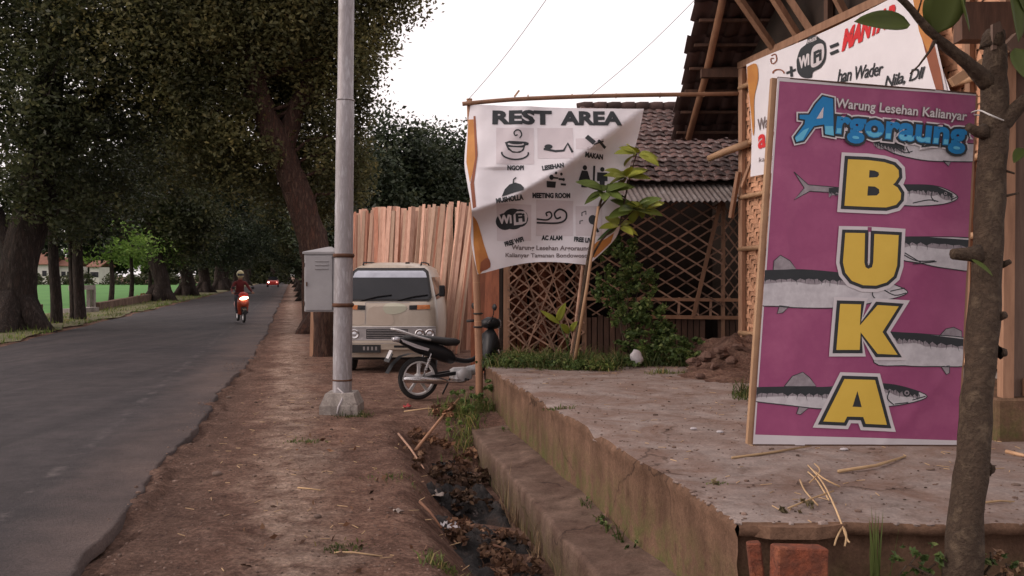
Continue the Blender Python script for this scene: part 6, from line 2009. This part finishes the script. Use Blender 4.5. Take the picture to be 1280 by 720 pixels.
sp_b = MB(); sp_b.prism([at(1241, 62, 4.045), at(1252, 60, 4.05), at(1256, 44, 4.06), at(1250, 26, 4.06), at(1241, 30, 4.05)], (0, .02, 0)); sp_b.build('split_wood', 'timber_grey', yt)
for a, b, n_, w_, dr in ((at(1138, 31, 3.90), at(1071, 22, 3.86), (0, -.88, .45), .115, .10), (at(1172, 42, 3.93), at(1190, -42, 3.84), (-.3, -.9, .2), .17, -.05), (at(1190, -30, 3.9), at(1212, 40, 3.82), (.8, -.5, .2), .10, .0),
                         (at(1262, -40, 3.95), at(1276, 52, 3.86), (.5, -.8, .2), .14, .03), (at(1268, 60, 3.98), at(1290, 104, 3.9), (-.2, -.9, .3), .09, .0), (at(1214, 324, 3.90), at(1243, 341, 3.82), (0, -.4, .9), .035, .15),
                         (at(1278, 185, 4.02), at(1268, 202, 3.92), (-.3, -.8, .3), .05, .05), (at(1120, -8, 3.86), at(1050, -50, 3.7), (0, -.4, .9), .15, .1), (at(1300, 40, 4.0), at(1275, -20, 3.9), (0, -.8, .4), .14, .1)):
    lm = leaf_shape(MB(), a, b, n_, w_, .14, dr, 9)
    solidify(lm.build('leaf', 'leaf_big', yt, smooth=True), .0008)
# wire that ties the sign to the trunk
wt = thing('tie_wire', tuple(at(1214, 140, 4.2)), 'pale twisted wire tying the pink sign to the young tree', 'wire')
wp = [at(1214, 141, 4.24), at(1224, 138, 4.10), at(1236, 143, 3.998), at(1250, 149, 4.0), at(1261, 153, 4.06), at(1258, 150, 4.15), at(1240, 146, 4.17), at(1214, 143, 4.265)]
MB().tube(smooth3(wp, 4), .004, 6).build('strand', 'wire_pale', wt, smooth=True)

# ------------------------------------------------------------------ sapling with bright leaf rosettes in front of the banner
sap0 = Vector((at(716, 0, 10.85).x, 10.85, TZ - .02))
sap = thing('leafy_sapling', tuple(sap0), 'thin sapling with rosettes of glossy yellow-green leaves in front of the white banner', 'sapling')
m = MB()
m.tube(smooth3([sap0, at(727, 380, 10.85), at(736, 320, 10.8), at(748, 262, 10.8), at(756, 240, 10.8)], 4), interp([.03, .027, .022, .017, .012], 5, 4), 8)
m.tube(smooth3([at(733, 335, 10.82), at(752, 300, 10.9), at(775, 280, 10.9), at(792, 262, 10.9)], 3), interp([.017, .013, .011, .009], 4, 3), 7)
m.tube(smooth3([at(748, 262, 10.8), at(770, 235, 10.85), at(782, 222, 10.9)], 3), interp([.014, .010, .008], 3, 3), 7)
m.tube(smooth3([at(775, 280, 10.9), at(783, 240, 11.0), at(792, 205, 11.02), at(796, 192, 11.0)], 3), interp([.012, .010, .008, .007], 4, 3), 7)
m.build('stem', 'bark_young', sap, smooth=True)
rnd = random.Random(5)
for cx_, cy_, Y, n_, rad_px, mm in ((756, 240, 10.8, 11, 33, 'leaf_mid'), (783, 222, 10.9, 10, 30, 'leaf_young'), (797, 192, 11.0, 7, 26, 'leaf_young'), (793, 262, 10.9, 11, 33, 'leaf_mid'), (775, 283, 10.9, 6, 26, 'leaf_young'), (808, 262, 10.85, 5, 24, 'leaf_young')):
    c = at(cx_, cy_, Y)
    for k in range(n_):
        a = 2 * math.pi * k / n_ + rnd.uniform(-.25, .25); el = rnd.uniform(-.45, .55)
        L_ = rad_px * rnd.uniform(.8, 1.3) * Y / FPX
        d = Vector((math.cos(a), math.sin(a) * .75, el)).normalized()
        solidify(leaf_shape(MB(), c + d * .02, c + d * L_, Vector((0, -.6, .8)), L_ * .52, .15, .16, 6).build('leaf', mm, sap, smooth=True), .0008)
# bamboo stakes leaning beside it
for a, b, lbl in ((at(712, 442, 10.95), at(728, 332, 11.0), 'short dark stake leaning beside the leafy sapling'), (at(717, 448, 10.8), at(748, 258, 10.72), 'long pale stake supporting the leafy sapling')):
    a.z = TZ
    tag(MB().tube([a, a.lerp(b, .5) + Vector((.01, 0, 0)), b], [.022, .02, .016], 8).build('bamboo_stake', 'bamboo_pale' if 'pale' in lbl else 'bamboo_old', smooth=True), lbl, 'stake')

# small plant with two bright leaves
sd = thing('seedling', tuple(at(712, 446, 11.0)), 'seedling with a few big bright leaves at the foot of the lattice', 'plant')
sd0 = at(714, 452, 11.0)
m = MB(); m.tube([sd0, at(708, 425, 11.0), at(698, 402, 11.0)], [.010, .008, .005], 6); m.tube([at(710, 430, 11), at(713, 412, 11.0)], [.007, .005], 6); m.build('stem', 'leaf_bush', sd, smooth=True)
for a, b, w_ in ((at(700, 405, 11.0), at(682, 392, 10.9), .07), (at(697, 402, 11.0), at(704, 385, 10.85), .10), (at(712, 416, 11), at(704, 408, 10.9), .10), (at(713, 414, 11), at(719, 405, 10.85), .08)):
    solidify(leaf_shape(MB(), a, b + (b - a) * .35, Vector((0, -.9, .4)), w_, .12, .05, 6).build('leaf', 'leaf_young', sd, smooth=True), .0008)

# vine-covered bush by the shed
def bush(name, label, g, blobs, dens, L_, W_, m_leaf, seed, cat='bush'):
    o = thing(name, tuple(g), label, cat)
    st = MB()
    for c, r_ in blobs:
        st.tube(limb(g, c, .06, 4, seed), [.012, .010, .008, .006, .004], 5)
    st.build('stem', 'bark_young', o, smooth=True)
    V, F = leaf_cloud(blobs, dens, L_, W_, sub=.09, seed=seed)
    np_mesh('foliage', V, F, m_leaf, o)
    return o
g = at(790, 452, 11.6); g.z = TZ - .03
bush('climbing_bush', 'loose green climbing bush growing up the lattice beside the sapling', g, [B(775, 330, 11.8, (.30, .22, .28)), B(800, 350, 11.8, (.32, .22, .3)), B(785, 385, 11.7, (.36, .25, .32)), B(760, 365, 11.9, (.22, .2, .3)), B(815, 400, 11.7, (.35, .25, .28)), B(835, 425, 11.6, (.36, .3, .22)), B(800, 430, 11.5, (.35, .3, .22)), B(750, 315, 12.0, (.22, .15, .2)), B(775, 305, 11.95, (.25, .15, .18))],
     9000, .07, .042, 'leaf_bush', 91)
g = at(850, 445, 11.2); g.z = TZ - .03
bush('low_bush', 'low dense green bush between the shed slats and the soil heap', g, [B(845, 432, 11.2, (.34, .3, .18)), B(865, 440, 11.0, (.22, .22, .10)), B(825, 440, 11.2, (.28, .25, .16))], 8000, .06, .036, 'leaf_bush', 92)

# grass: behind the terrace, at its far corner, tufts on terrace and ground
def scatter(cx_, cy_, rx, ry, n, zf):
    out = []
    while len(out) < n:
        a = RNG.normal(size=2) * .55
        if abs(a[0]) > 1.3 or abs(a[1]) > 1.3: continue
        x, y = cx_ + a[0] * rx, cy_ + a[1] * ry
        out.append((x, y, zf(x, y)))
    return out
tz = lambda x, y: TZ - .01
gsp = []
for px, Y, rx, ry, n in ((640, 11.05, .28, .20, 420), (675, 11.0, .35, .25, 600), (720, 10.9, .40, .28, 900), (745, 10.65, .25, .18, 420), (765, 11.2, .35, .3, 600), (810, 11.3, .4, .35, 700), (700, 11.6, .5, .3, 600), (660, 11.6, .4, .3, 500), (850, 11.2, .35, .3, 500), (640, 11.4, .3, .25, 300)):
    gsp += scatter(at(px, 0, Y).x, Y, rx, ry, n, tz)
V, F = grass_blades(gsp + [(p[0] + random.uniform(-.1, .1), p[1] + random.uniform(-.1, .1), p[2]) for p in gsp], .03, .26, .0055, 12, 1.1)
V2, F2 = leaf_cloud([((p[0], p[1], p[2] + .07), (.16, .16, .06)) for p in gsp[::16]], 3000, .05, .03, sub=.07, seed=15)
tag(np_mesh('terrace_grass', V, F, 'grass'), 'unkempt grass along the back edge of the terrace below the lattice', 'grass', kind='stuff')
tag(np_mesh('ground_cover', V2, F2, 'leaf_bush'), 'small-leaved ground cover among the grass at the back of the terrace', 'ground cover', kind='stuff')
gz = lambda x, y: ground_z(x, y) - .005
gsp = scatter(-.62, 10.3, .28, .35, 900, gz) + scatter(-.50, 9.6, .18, .4, 450, gz) + scatter(-.35, 10.6, .2, .25, 500, gz)
V, F = grass_blades(gsp, .04, .28, .0055, 13, 1.1)
tag(np_mesh('corner_grass', V, F, 'grass'), 'clump of tall grass and weeds at the far end of the ditch below the motorbike', 'grass', kind='stuff')
V, F = leaf_cloud([((-.62, 10.2, .16), (.22, .25, .13)), ((-.42, 10.45, .22), (.2, .2, .15)), ((-.5, 9.8, .05), (.15, .25, .10)), ((-.62, 9.5, .0), (.12, .2, .08)), ((-.3, 10.7, .3), (.2, .15, .15))], 6500, .05, .03, sub=.07, seed=16)
tag(np_mesh('corner_weeds', V, F, 'leaf_bush'), 'leafy weeds at the far end of the ditch beside the terrace corner', 'weeds', kind='stuff')
TUFTS = ((at(378, 552, 0.1), 8.5, .20, .12, 160, .02, .07, 'low grass tuft on bare soil in front of the steel pole'), (at(440, 520, 0), 10.05, .22, .10, 160, .03, .10, 'grass tuft growing against the foot of the concrete pole block'),
         (at(705, 510, 0), 7.5, .12, .05, 90, .02, .06, 'small flat weed growing on the terrace edge'), (at(838, 465, 0), 10.2, .24, .14, 300, .03, .12, 'round grass tuft on the open middle of the terrace'),
         (at(932, 490, 0), 8.2, .12, .22, 380, .06, .26, 'tall green tuft beside the left batten of the pink sign'), (at(896, 605, 0), 4.78, .06, .035, 45, .02, .06, 'dry little weed near the terrace corner'),
         (at(430, 685, 0), 5.2, .14, .10, 110, .02, .06, 'straggly grass on the soil beside the ditch'), (at(480, 600, 0), 7.0, .2, .22, 120, .02, .06, 'sparse grass on the ditch shoulder'), (at(560, 712, 0), 5.0, .12, .10, 140, .03, .12, 'green tuft at the near side of the ditch litter'))
for (q, Y, rx, ry, n, h0, h1, lbl) in TUFTS:
    x = q.x / q.y * Y if q.y else 0
    px_ = {8.5: 378, 10.05: 442, 7.5: 700, 10.2: 838, 8.2: 932, 4.78: 896, 5.2: 430, 7.0: 490, 5.0: 556}[Y]
    x = at(px_, 0, Y).x
    on_t = px_ > 600
    sp2 = scatter(x, Y, rx, ry, n, tz if on_t else gz)
    V, F = grass_blades(sp2, h0, h1, .005, int(Y * 10), 1.0)
    tag(np_mesh('grass_tuft', V, F, 'grass'), lbl, 'grass', kind='stuff')
# moss and little plants along wall base and ledge
gsp = []
for k in range(70):
    y = random.uniform(4.3, 9.6)
    if fbm(y, 0, 3, .9, 2) < -.05: continue
    gsp += scatter(wall_x(y) - .05, y, .035, .06, 9, lambda x, y: -.07)
V, F = grass_blades(gsp, .03, .11, .006, 19, 1.0)
V2, F2 = leaf_cloud([((p[0], p[1], p[2] + .03), (.05, .06, .04)) for p in gsp[::16]], 3500, .035, .022, sub=.03, seed=17)
tag(np_mesh('ledge_weeds', V, F, 'grass'), 'small weeds in the joint between the terrace wall and the ledge', 'weeds', kind='stuff')
tag(np_mesh('ledge_moss', V2, F2, 'leaf_bush'), 'tiny leafy plants along the foot of the terrace wall', 'weeds', kind='stuff')
gsp = []
for k in range(22):
    y = random.uniform(4.6, 7.4)
    gsp += scatter(wall_x(y) - .43, y, .05, .08, 7, lambda x, y: -.40)
V, F = grass_blades(gsp, .12, .34, .004, 23, .7)
tag(np_mesh('ditch_straw', V, F, mat('straw_dull', (.24, .16, .09), (.15, .10, .06), 8, .9, 0, island=.3)), 'dry grass stalks standing along the ditch wall', 'grass', kind='stuff')

# weeds in front of the terrace
for px, Y, h, n, lbl in ((1096, 3.86, .42, 13, 'tall narrow grass blades rising in front of the terrace edge'), (1062, 3.8, .18, 5, 'short thin grass blades next to the red brick')):
    g = Vector((at(px, 0, Y).x, Y, .12))
    o = thing('tall_grass', tuple(g), lbl, 'grass')
    for k in range(n):
        a = rnd.uniform(0, 6.28); hh = h * rnd.uniform(.6, 1.15); ln = rnd.uniform(.02, .12) * hh * 2
        b = g + Vector((rnd.uniform(-.025, .025), rnd.uniform(-.02, .02), 0)); t_ = b + Vector((math.cos(a) * ln, math.sin(a) * ln * .5, hh))
        leaf_shape(MB(), b, t_, Vector((math.cos(a + 1), -1, .1)), .014, .2, rnd.uniform(-.05, .05), 5, prof=lambda t: (1 - t) ** .7 + .02).build('blade', 'grass', o, smooth=True)
for px, py, Y, blobs_r, lbl, mm in ((1150, 690, 3.82, .10, 'small leafy weed with tiny leaves left of the young trunk', 'leaf_bush'), (1238, 690, 3.85, .085, 'dark broad-leaved weed right of the young trunk', 'leaf_bush'), (1262, 706, 3.75, .09, 'dry brown weed at the right of the young trunk', 'litter_leaf')):
    if mm == 'litter_leaf': leaf_mat('litter_leaf', (.10, .05, .03), (.20, .11, .06), (.28, .18, .10), .1)
    g = at(px, py, Y); g0 = Vector((g.x, Y, .1))
    bush('small_weed', lbl, g0, [(tuple(g + Vector((dx, 0, dz))), (blobs_r, .06, blobs_r * .8)) for dx, dz in ((0, 0), (-.06, -.06), (.07, -.05), (.02, -.12))], 6000, .035, .022, mm, int(px), 'weed')

# ------------------------------------------------------------------ bricks at the terrace corner
def brick(c, s, rot, label):
    m = MB(); m.bevbox((0, 0, 0), s, .006)
    o = m.build('brick', 'brick_red'); o.location = c; o.rotation_euler = rot
    return tag(o, label, 'brick')
brick(at(998, 715, 3.83) + Vector((0, .0, -.06)), (.225, .10, .34), (R(-4), R(3), R(6)), 'big orange-red clay brick standing upright under the broken terrace corner')
brick(at(948, 700, 3.90) + Vector((0, .03, -.06)), (.06, .06, .26), (R(-3), R(-6), R(-8)), 'narrow dark brick fragment wedged under the chipped corner')
brick(at(1050, 735, 3.85) + Vector((0, 0, -.05)), (.16, .09, .10), (0, R(8), R(20)), 'half brick lying beside the upright orange brick')
slab = MB()
pts = [terrace_pt(.02, .04), terrace_pt(.12, -.05), terrace_pt(.33, -.065), terrace_pt(.5, -.02), terrace_pt(.3, .10)]
slab.prism([Vector((p.x, p.y, TZ - .062)) for p in pts], (0, 0, .055))
tag(slab.build('concrete_fragment', 'terrace_side'), 'broken concrete slab edge resting above the orange brick', 'fragment')

# ------------------------------------------------------------------ straw, sticks, stones and scraps
def stick(name, pts, r_, m, label, cat):
    return tag(MB().tube(pts, [r_, r_ * .9, r_ * .6][:len(pts)] + [r_ * .5] * max(0, len(pts) - 3), 6).build(name, m, smooth=True), label, cat)
def tpt(px, py, lift=.008):
    Y = (EYE - TZ) * FPX / (py - HY)
    p = at(px, py, Y); p.z = TZ + lift; return p
def gpt(px, py, lift=.008, z=0.0):
    Y = (EYE - z) * FPX / (py - HY)
    p = at(px, py, Y); p.z = ground_z(p.x, p.y) + lift; return p
stick('dry_stick', [tpt(915, 574), tpt(960, 568), tpt(1014, 561, .02)], .009, 'straw', 'thin pale stick lying on the terrace below the pink sign', 'stick')
stick('dry_stick', [tpt(1048, 591), tpt(1095, 585, .015), tpt(1132, 572)], .010, 'straw', 'pale stem lying on the terrace under the sign middle', 'stick')
stick('dry_stick', [tpt(1258, 566), tpt(1275, 570), tpt(1290, 573)], .014, 'bamboo_pale', 'pale bamboo sliver lying right of the young trunk', 'stick')
stick('dry_stick', [tpt(1232, 630), tpt(1250, 628), tpt(1268, 629)], .006, 'straw', 'short straw stem lying right of the young trunk', 'stick')
st = thing('straw_bundle', tuple(tpt(1030, 620)), 'tangle of pale straw hanging over the terrace edge', 'straw')
for pts in ([tpt(1010, 588, .03), tpt(1028, 612, .04), tpt(1045, 645, .03), at(1058, 672, 3.98), at(1062, 678, 3.96)], [tpt(1014, 590, .02), tpt(1030, 610, .05), tpt(1050, 613, .02)], [tpt(985, 638, .01), tpt(1015, 628, .02), tpt(1042, 621, .03)], [tpt(1018, 586, .03), tpt(1025, 600, .05), tpt(1012, 608, .02)],
            [at(1052, 660, 4.02), at(1046, 672, 3.97), at(1043, 682, 3.95)], [at(1055, 660, 4.02), at(1058, 670, 3.98), at(1056, 683, 3.95)], [tpt(1010, 592, .01), tpt(1022, 606, .02), tpt(1036, 630, .02)], [tpt(1000, 602, .01), tpt(1006, 618, .02), tpt(1022, 634, .01)]):
    MB().tube(smooth3(pts, 3), .0045, 5).build('stem', 'straw', st, smooth=True)
V, F = leaf_cloud([(tuple(tpt(1005, 632, .015)), (.12, .09, .015)), (tuple(tpt(892, 606, .015)), (.07, .05, .012)), (tuple(tpt(985, 640, .012)), (.08, .05, .012))], 5200, .045, .025, sub=.02, seed=33)
tag(np_mesh('withered_leaves', V, F, leaf_mat('withered', (.06, .055, .03), (.11, .085, .045), (.16, .11, .06), .1)), 'withered greenish leaves heaped under the straw on the terrace', 'leaves', kind='stuff')
for k, (px, py, m_, lbl) in enumerate(((867, 537, 'white_scrap', 'small white scrap lying on the open terrace'), (900, 541, 'white_scrap', 'tiny white scrap next to another on the terrace'), (1163, 588, 'stone', 'pale stone on the terrace near the trunk'), (1270, 608, 'stone', 'flat pale stone on the terrace at the right of the trunk'), (1055, 563, 'white_scrap', 'pale wood chip below the sign'))):
    c = tpt(px, py)
    tag(MB().ball(c, .022, 8, 5, (1.3, .9, .45)).build('scrap' if 'scrap' in m_ else 'stone', m_), lbl, 'scrap' if 'scrap' in m_ else 'stone')
# stones and chips of the roadside soil: hundreds of grains
sv, sf = [], []
sm_ = MB()
for k in range(4200):
    s = 3.5 + RNG.random() ** 1.7 * 15; t = RNG.uniform(-1.15, 2.2)
    x, y = road_xy(s, t)
    if x > wall_x(y) - 1.25: continue
    r_ = RNG.uniform(.003, .010) * (2.2 if RNG.random() < .04 else 1)
    sm_.ball((x, y, max(ground_z(x, y), .03 if t < edge_r(s) else -9) + r_ * .2), r_, 5, 3, (RNG.uniform(.8, 1.5), RNG.uniform(.8, 1.3), .7))
tag(sm_.build('gravel', mat('grit', (.17, .115, .092), (.10, .066, .052), 8, .95, .4, .01, island=.55)), 'loose gravel strewn over the roadside soil', 'gravel', kind='stuff')
for px, py, r_, lbl in ((272, 594, .034, 'fist-sized reddish stone on the soil near the road edge'), (286, 497, .03, 'pale stone beside the asphalt edge'), (397, 647, .022, 'small pale stone on the bare soil')):
    c = gpt(px, py, r_ * .3)
    m = MB(); m.ball((0, 0, 0), r_, 10, 7, (1.25, 1, .7))
    m.v = [tuple(Vector(p) * (1 + .22 * fbm(p[0] * 40, p[1] * 40, p[2] * 40, 1, 2))) for p in m.v]
    o = m.build('stone', 'stone', smooth=True); o.location = c; tag(o, lbl, 'stone')
# fallen twigs and straw bits on the soil
tw = MB()
for k in range(260):
    s = 3.6 + RNG.random() ** 1.4 * 9; t = RNG.uniform(-.7, 2.0)
    x, y = road_xy(s, t)
    if x > wall_x(y) - 1.0: continue
    a = RNG.uniform(0, 6.28); l = RNG.uniform(.02, .08)
    z = ground_z(x, y) + .004
    tw.bar((x, y, z), (x + math.cos(a) * l, y + math.sin(a) * l, z + RNG.uniform(0, .012)), .0035, .0035)
tag(tw.build('straw_litter', 'straw'), 'bits of straw and twigs strewn over the soil', 'litter', kind='stuff')
for pts, lbl in (([gpt(418, 690), gpt(440, 692, .02), gpt(478, 696)], 'curved pale stem lying on the soil near the ditch'), ([gpt(372, 612), gpt(385, 613), gpt(400, 614)], 'short pale stem on bare soil')):
    stick('dry_stick', pts, .006, 'straw', lbl, 'stick')

# ditch litter
def dpt(px, py, z=-.36):
    Y = (EYE - z) * FPX / (py - HY)
    p = at(px, py, Y); p.z = ground_z(p.x, p.y); return p
V, F = leaf_cloud([(tuple(dpt(px, py) + Vector((0, 0, .07))), (rx, .32, .06)) for px, py, rx in ((560, 590, .26), (545, 575, .26), (575, 610, .25), (590, 640, .26), (560, 640, .24), (600, 680, .26), (575, 690, .25), (615, 715, .28), (540, 600, .2), (640, 715, .2), (585, 580, .2), (520, 575, .15), (525, 615, .14), (600, 600, .2), (555, 560, .2), (625, 690, .2))], 8500, .065, .038, sub=.13, seed=44)
tag(np_mesh('ditch_litter', V, F, leaf_mat('dead_leaf', (.055, .028, .018), (.13, .065, .038), (.24, .14, .085), .05, .8)), 'dead leaves and rubbish filling the ditch', 'litter', kind='stuff')
HV, HF = [], []
hy, hd = np.linspace(5.3, 8.7, 90), np.linspace(.04, .78, 30)
for y in hy:
    for d in hd:
        x = wall_x(y) - .40 - d
        k = sstep(5.3, 5.9, y) * (1 - sstep(8.0, 8.7, y)) * sstep(.0, .12, d) * (1 - sstep(.5, .78, d + .12 * fbm(y, 1, 0, 1.5, 2)))
        r_ = abs(fbm(x, y, 0, 5.0, 4)) * .12 + abs(fbm(x, y, 3, 16.0, 3)) * .05; k *= sstep(-.25, .15, fbm(x, y, 8, 1.6, 3))
        HV.append((x, y, ground_z(x, y) - .03 + k * (.055 + r_)))
for j in range(89):
    for i in range(29): HF.append((j * 30 + i, j * 30 + i + 1, j * 30 + 31 + i, j * 30 + 30 + i))
tag(np_mesh('burnt_heap', HV, HF, 'char'), 'black burnt rubbish heap in the middle of the ditch', 'rubbish')
V, F = leaf_cloud([(tuple(dpt(px, py) + Vector((0, 0, .10))), (.18, .22, .03)) for px, py in ((575, 630), (590, 655), (560, 655), (605, 680), (545, 590), (575, 600), (600, 640))], 2600, .05, .03, sub=.08, seed=46)
tag(np_mesh('burnt_flakes', V, F, leaf_mat('ash', (.012, .011, .012), (.05, .045, .045), (.15, .12, .115), 0.02, .8)), 'charred flakes scattered over the burnt heap', 'ash', kind='stuff')
for a, b, r_, m_, lbl in ((dpt(519, 588), dpt(574, 553), .018, 'bamboo', 'brown board end sticking up out of the ditch litter'), (dpt(505, 560), dpt(560, 556), .008, 'straw', 'thin pale cane lying across the top of the ditch'), (dpt(562, 597), dpt(598, 612), .011, 'bamboo_old', 'curved dark twig in the ditch'), (dpt(597, 685), dpt(634, 694), .014, 'litter_brown', 'brown stick beside the burnt heap'), (dpt(498, 585), dpt(530, 625), .012, 'bamboo_old', 'dark branch along the ditch rim'), (dpt(525, 690), dpt(552, 706), .012, 'litter_brown', 'short brown stick at the ditch shoulder')):
    p0, p1 = a + Vector((0, 0, .05)), b + Vector((0, 0, .16 if 'board' in lbl else .07))
    stick('ditch_stick', [p0, p0.lerp(p1, .5) + Vector((0, 0, .015)), p1], r_, m_, lbl, 'stick')
def scrap(px, py, sx, sy, m_, lbl, seed, z=.10):
    c = dpt(px, py) + Vector((0, 0, z)); V, F = [], []
    for i in range(5):
        for j in range(5):
            V.append(tuple(c + Vector(((i / 4 - .5) * sx, (j / 4 - .5) * sy, .04 * fbm(i * .7, j * .7, seed, 1, 3)))))
    for i in range(4):
        for j in range(4): F.append((i * 5 + j, i * 5 + 5 + j, i * 5 + 6 + j, i * 5 + 1 + j))
    o = np_mesh('wrapper', V, F, m_, smooth=True); solidify(o, .001)
    return tag(o, lbl, 'wrapper')
scrap(568, 682, .10, .14, 'white_scrap', 'crumpled white wrapper in the ditch below the burnt heap', 3)
scrap(548, 645, .09, .10, 'paper_dirty', 'dirty pale wrapper at the ditch shoulder', 5, .06)
scrap(555, 690, .05, .07, 'white_scrap', 'small white paper shred next to the crumpled wrapper', 8, .06)
scrap(509, 547, .09, .12, 'red_scrap', 'bright red wrapper on the soil above the ditch', 11, .03)
scrap(498, 708, .07, .03, 'paper_dirty', 'pale paper slip lying flat on the soil by the ditch', 13, .02)
# white bag in the grass at the back of the terrace
m = MB(); m.ball((0, 0, 0), .085, 12, 8, (1, .8, 1.1)); m.v = [tuple(Vector(p) * (1 + .35 * fbm(p[0], p[1], p[2], 14, 3))) for p in m.v]
o = m.build('plastic_bag', 'white_scrap', smooth=True); o.location = at(796, 441, 10.9); o.location.z = TZ + .12
tag(o, 'crumpled white plastic bag in the grass below the climbing bush', 'bag')

# crumbs on the terrace and leaves blown over the soil
tw = MB()
for k in range(1500):
    a, b = RNG.uniform(.03, 3.2), RNG.random() ** 1.4 * 7.0
    p = terrace_pt(a, b); r_ = RNG.uniform(.002, .008) * (2.2 if RNG.random() < .05 else 1)
    tw.ball((p.x, p.y, p.z + r_ * .3), r_, 5, 3, (RNG.uniform(.8, 1.7), RNG.uniform(.8, 1.3), .6))
tag(tw.build('terrace_crumbs', 'grit'), 'crumbs of soil and broken concrete strewn over the terrace', 'gravel', kind='stuff')
tw = MB()
for k in range(80):
    b = RNG.random() ** 1.2 * 7.0
    p = terrace_pt(0, b) if k % 4 else terrace_pt(RNG.uniform(0, 2.2), 0)
    r_ = RNG.uniform(.004, .014)
    n0 = len(tw.v); tw.ball((p.x, p.y, p.z - r_ * .25), r_, 7, 5, (RNG.uniform(.9, 1.8), RNG.uniform(.9, 1.6), .7))
    for i in range(n0, len(tw.v)):
        q = Vector(tw.v[i]); tw.v[i] = tuple(p + (q - p) * (1 + .6 * fbm(q.x, q.y, q.z, 40, 2)))
tag(tw.build('edge_crumbs', 'terrace_top'), 'broken concrete aggregate along the chipped terrace edge', 'gravel', kind='stuff')
tw = MB()
for k in range(170):
    p = terrace_pt(RNG.uniform(.2, 3.2), RNG.random() ** 1.3 * 7.0)
    a = RNG.uniform(0, 6.28); l = RNG.uniform(.015, .07)
    tw.bar((p.x, p.y, p.z + .004), (p.x + math.cos(a) * l, p.y + math.sin(a) * l, p.z + .006), .003, .003)
tag(tw.build('terrace_straw', 'straw'), 'short bits of straw strewn over the terrace', 'litter', kind='stuff')
lb_ = []
for k in range(46):
    y = RNG.uniform(4.6, 9.6); x = wall_x(y) - .45 - RNG.uniform(.7, 1.9) ** 1.2 * .9
    lb_.append(((x, y, ground_z(x, y) + .012), (.12, .12, .008)))
V, F = leaf_cloud(lb_, 700, .06, .03, sub=.10, seed=52)
V[:, 2] = np.maximum(V[:, 2], -.3)
tag(np_mesh('blown_leaves', V, F, 'dead_leaf'), 'brown dead leaves blown over the soil beside the ditch', 'leaves', kind='stuff')
for k, (px, Y) in enumerate(((652, 13.5), (664, 13.7), (678, 13.4), (690, 13.8), (704, 13.6), (718, 13.5), (672, 14.0))):
    b_ = at(px, 0, Y); b_.z = .40
    plank_thing(b_, Vector((b_.x + random.uniform(-.1, .15), Y + .3, 2.5 + random.uniform(-.2, .2))), random.uniform(.10, .16), .03, 'plank_red', 'reddish board stored inside the shed behind the lattice', 'reddish boards inside the shed', random.uniform(-.4, .4))
for k, (px, py, r_) in enumerate(((868, 452, .07), (884, 446, .09), (902, 440, .08), (915, 450, .06), (893, 458, .05), (925, 436, .08), (875, 470, .045), (908, 478, .05))):
    Y = 10.6 - (py - 440) * .03
    m = MB(); m.ball((0, 0, 0), r_, 9, 6, (1.2, 1, .75)); m.v = [tuple(Vector(p) * (1 + .75 * fbm(p[0] * 13, p[1] * 13, p[2] * 13 + k, 1, 3))) for p in m.v]
    o = m.build('soil_clod', mat('clod', (.15, .088, .066), (.085, .05, .04), 14, .95, .8, .02)); o.location = at(px, py, Y)
    tag(o, 'crumbly reddish clod on the soil heap by the house corner', 'clod', 'clods on the soil heap')

# overhead wires
for a, b, lbl in ((at(583, 127, 11.2), at(688, -8, 9.5), 'thin cord rising from the top of the banner pole'), (at(735, 122, 11.25), at(880, -12, 10.5), 'thin overhead wire above the bamboo crossbar')):
    tag(MB().tube([a.lerp(b, t) - Vector((0, 0, .05 * math.sin(math.pi * t))) for t in np.linspace(0, 1, 8)] + [b + (b - a) * .8], .0035, 5).build('overhead_wire', 'wire', smooth=True), lbl, 'wire')
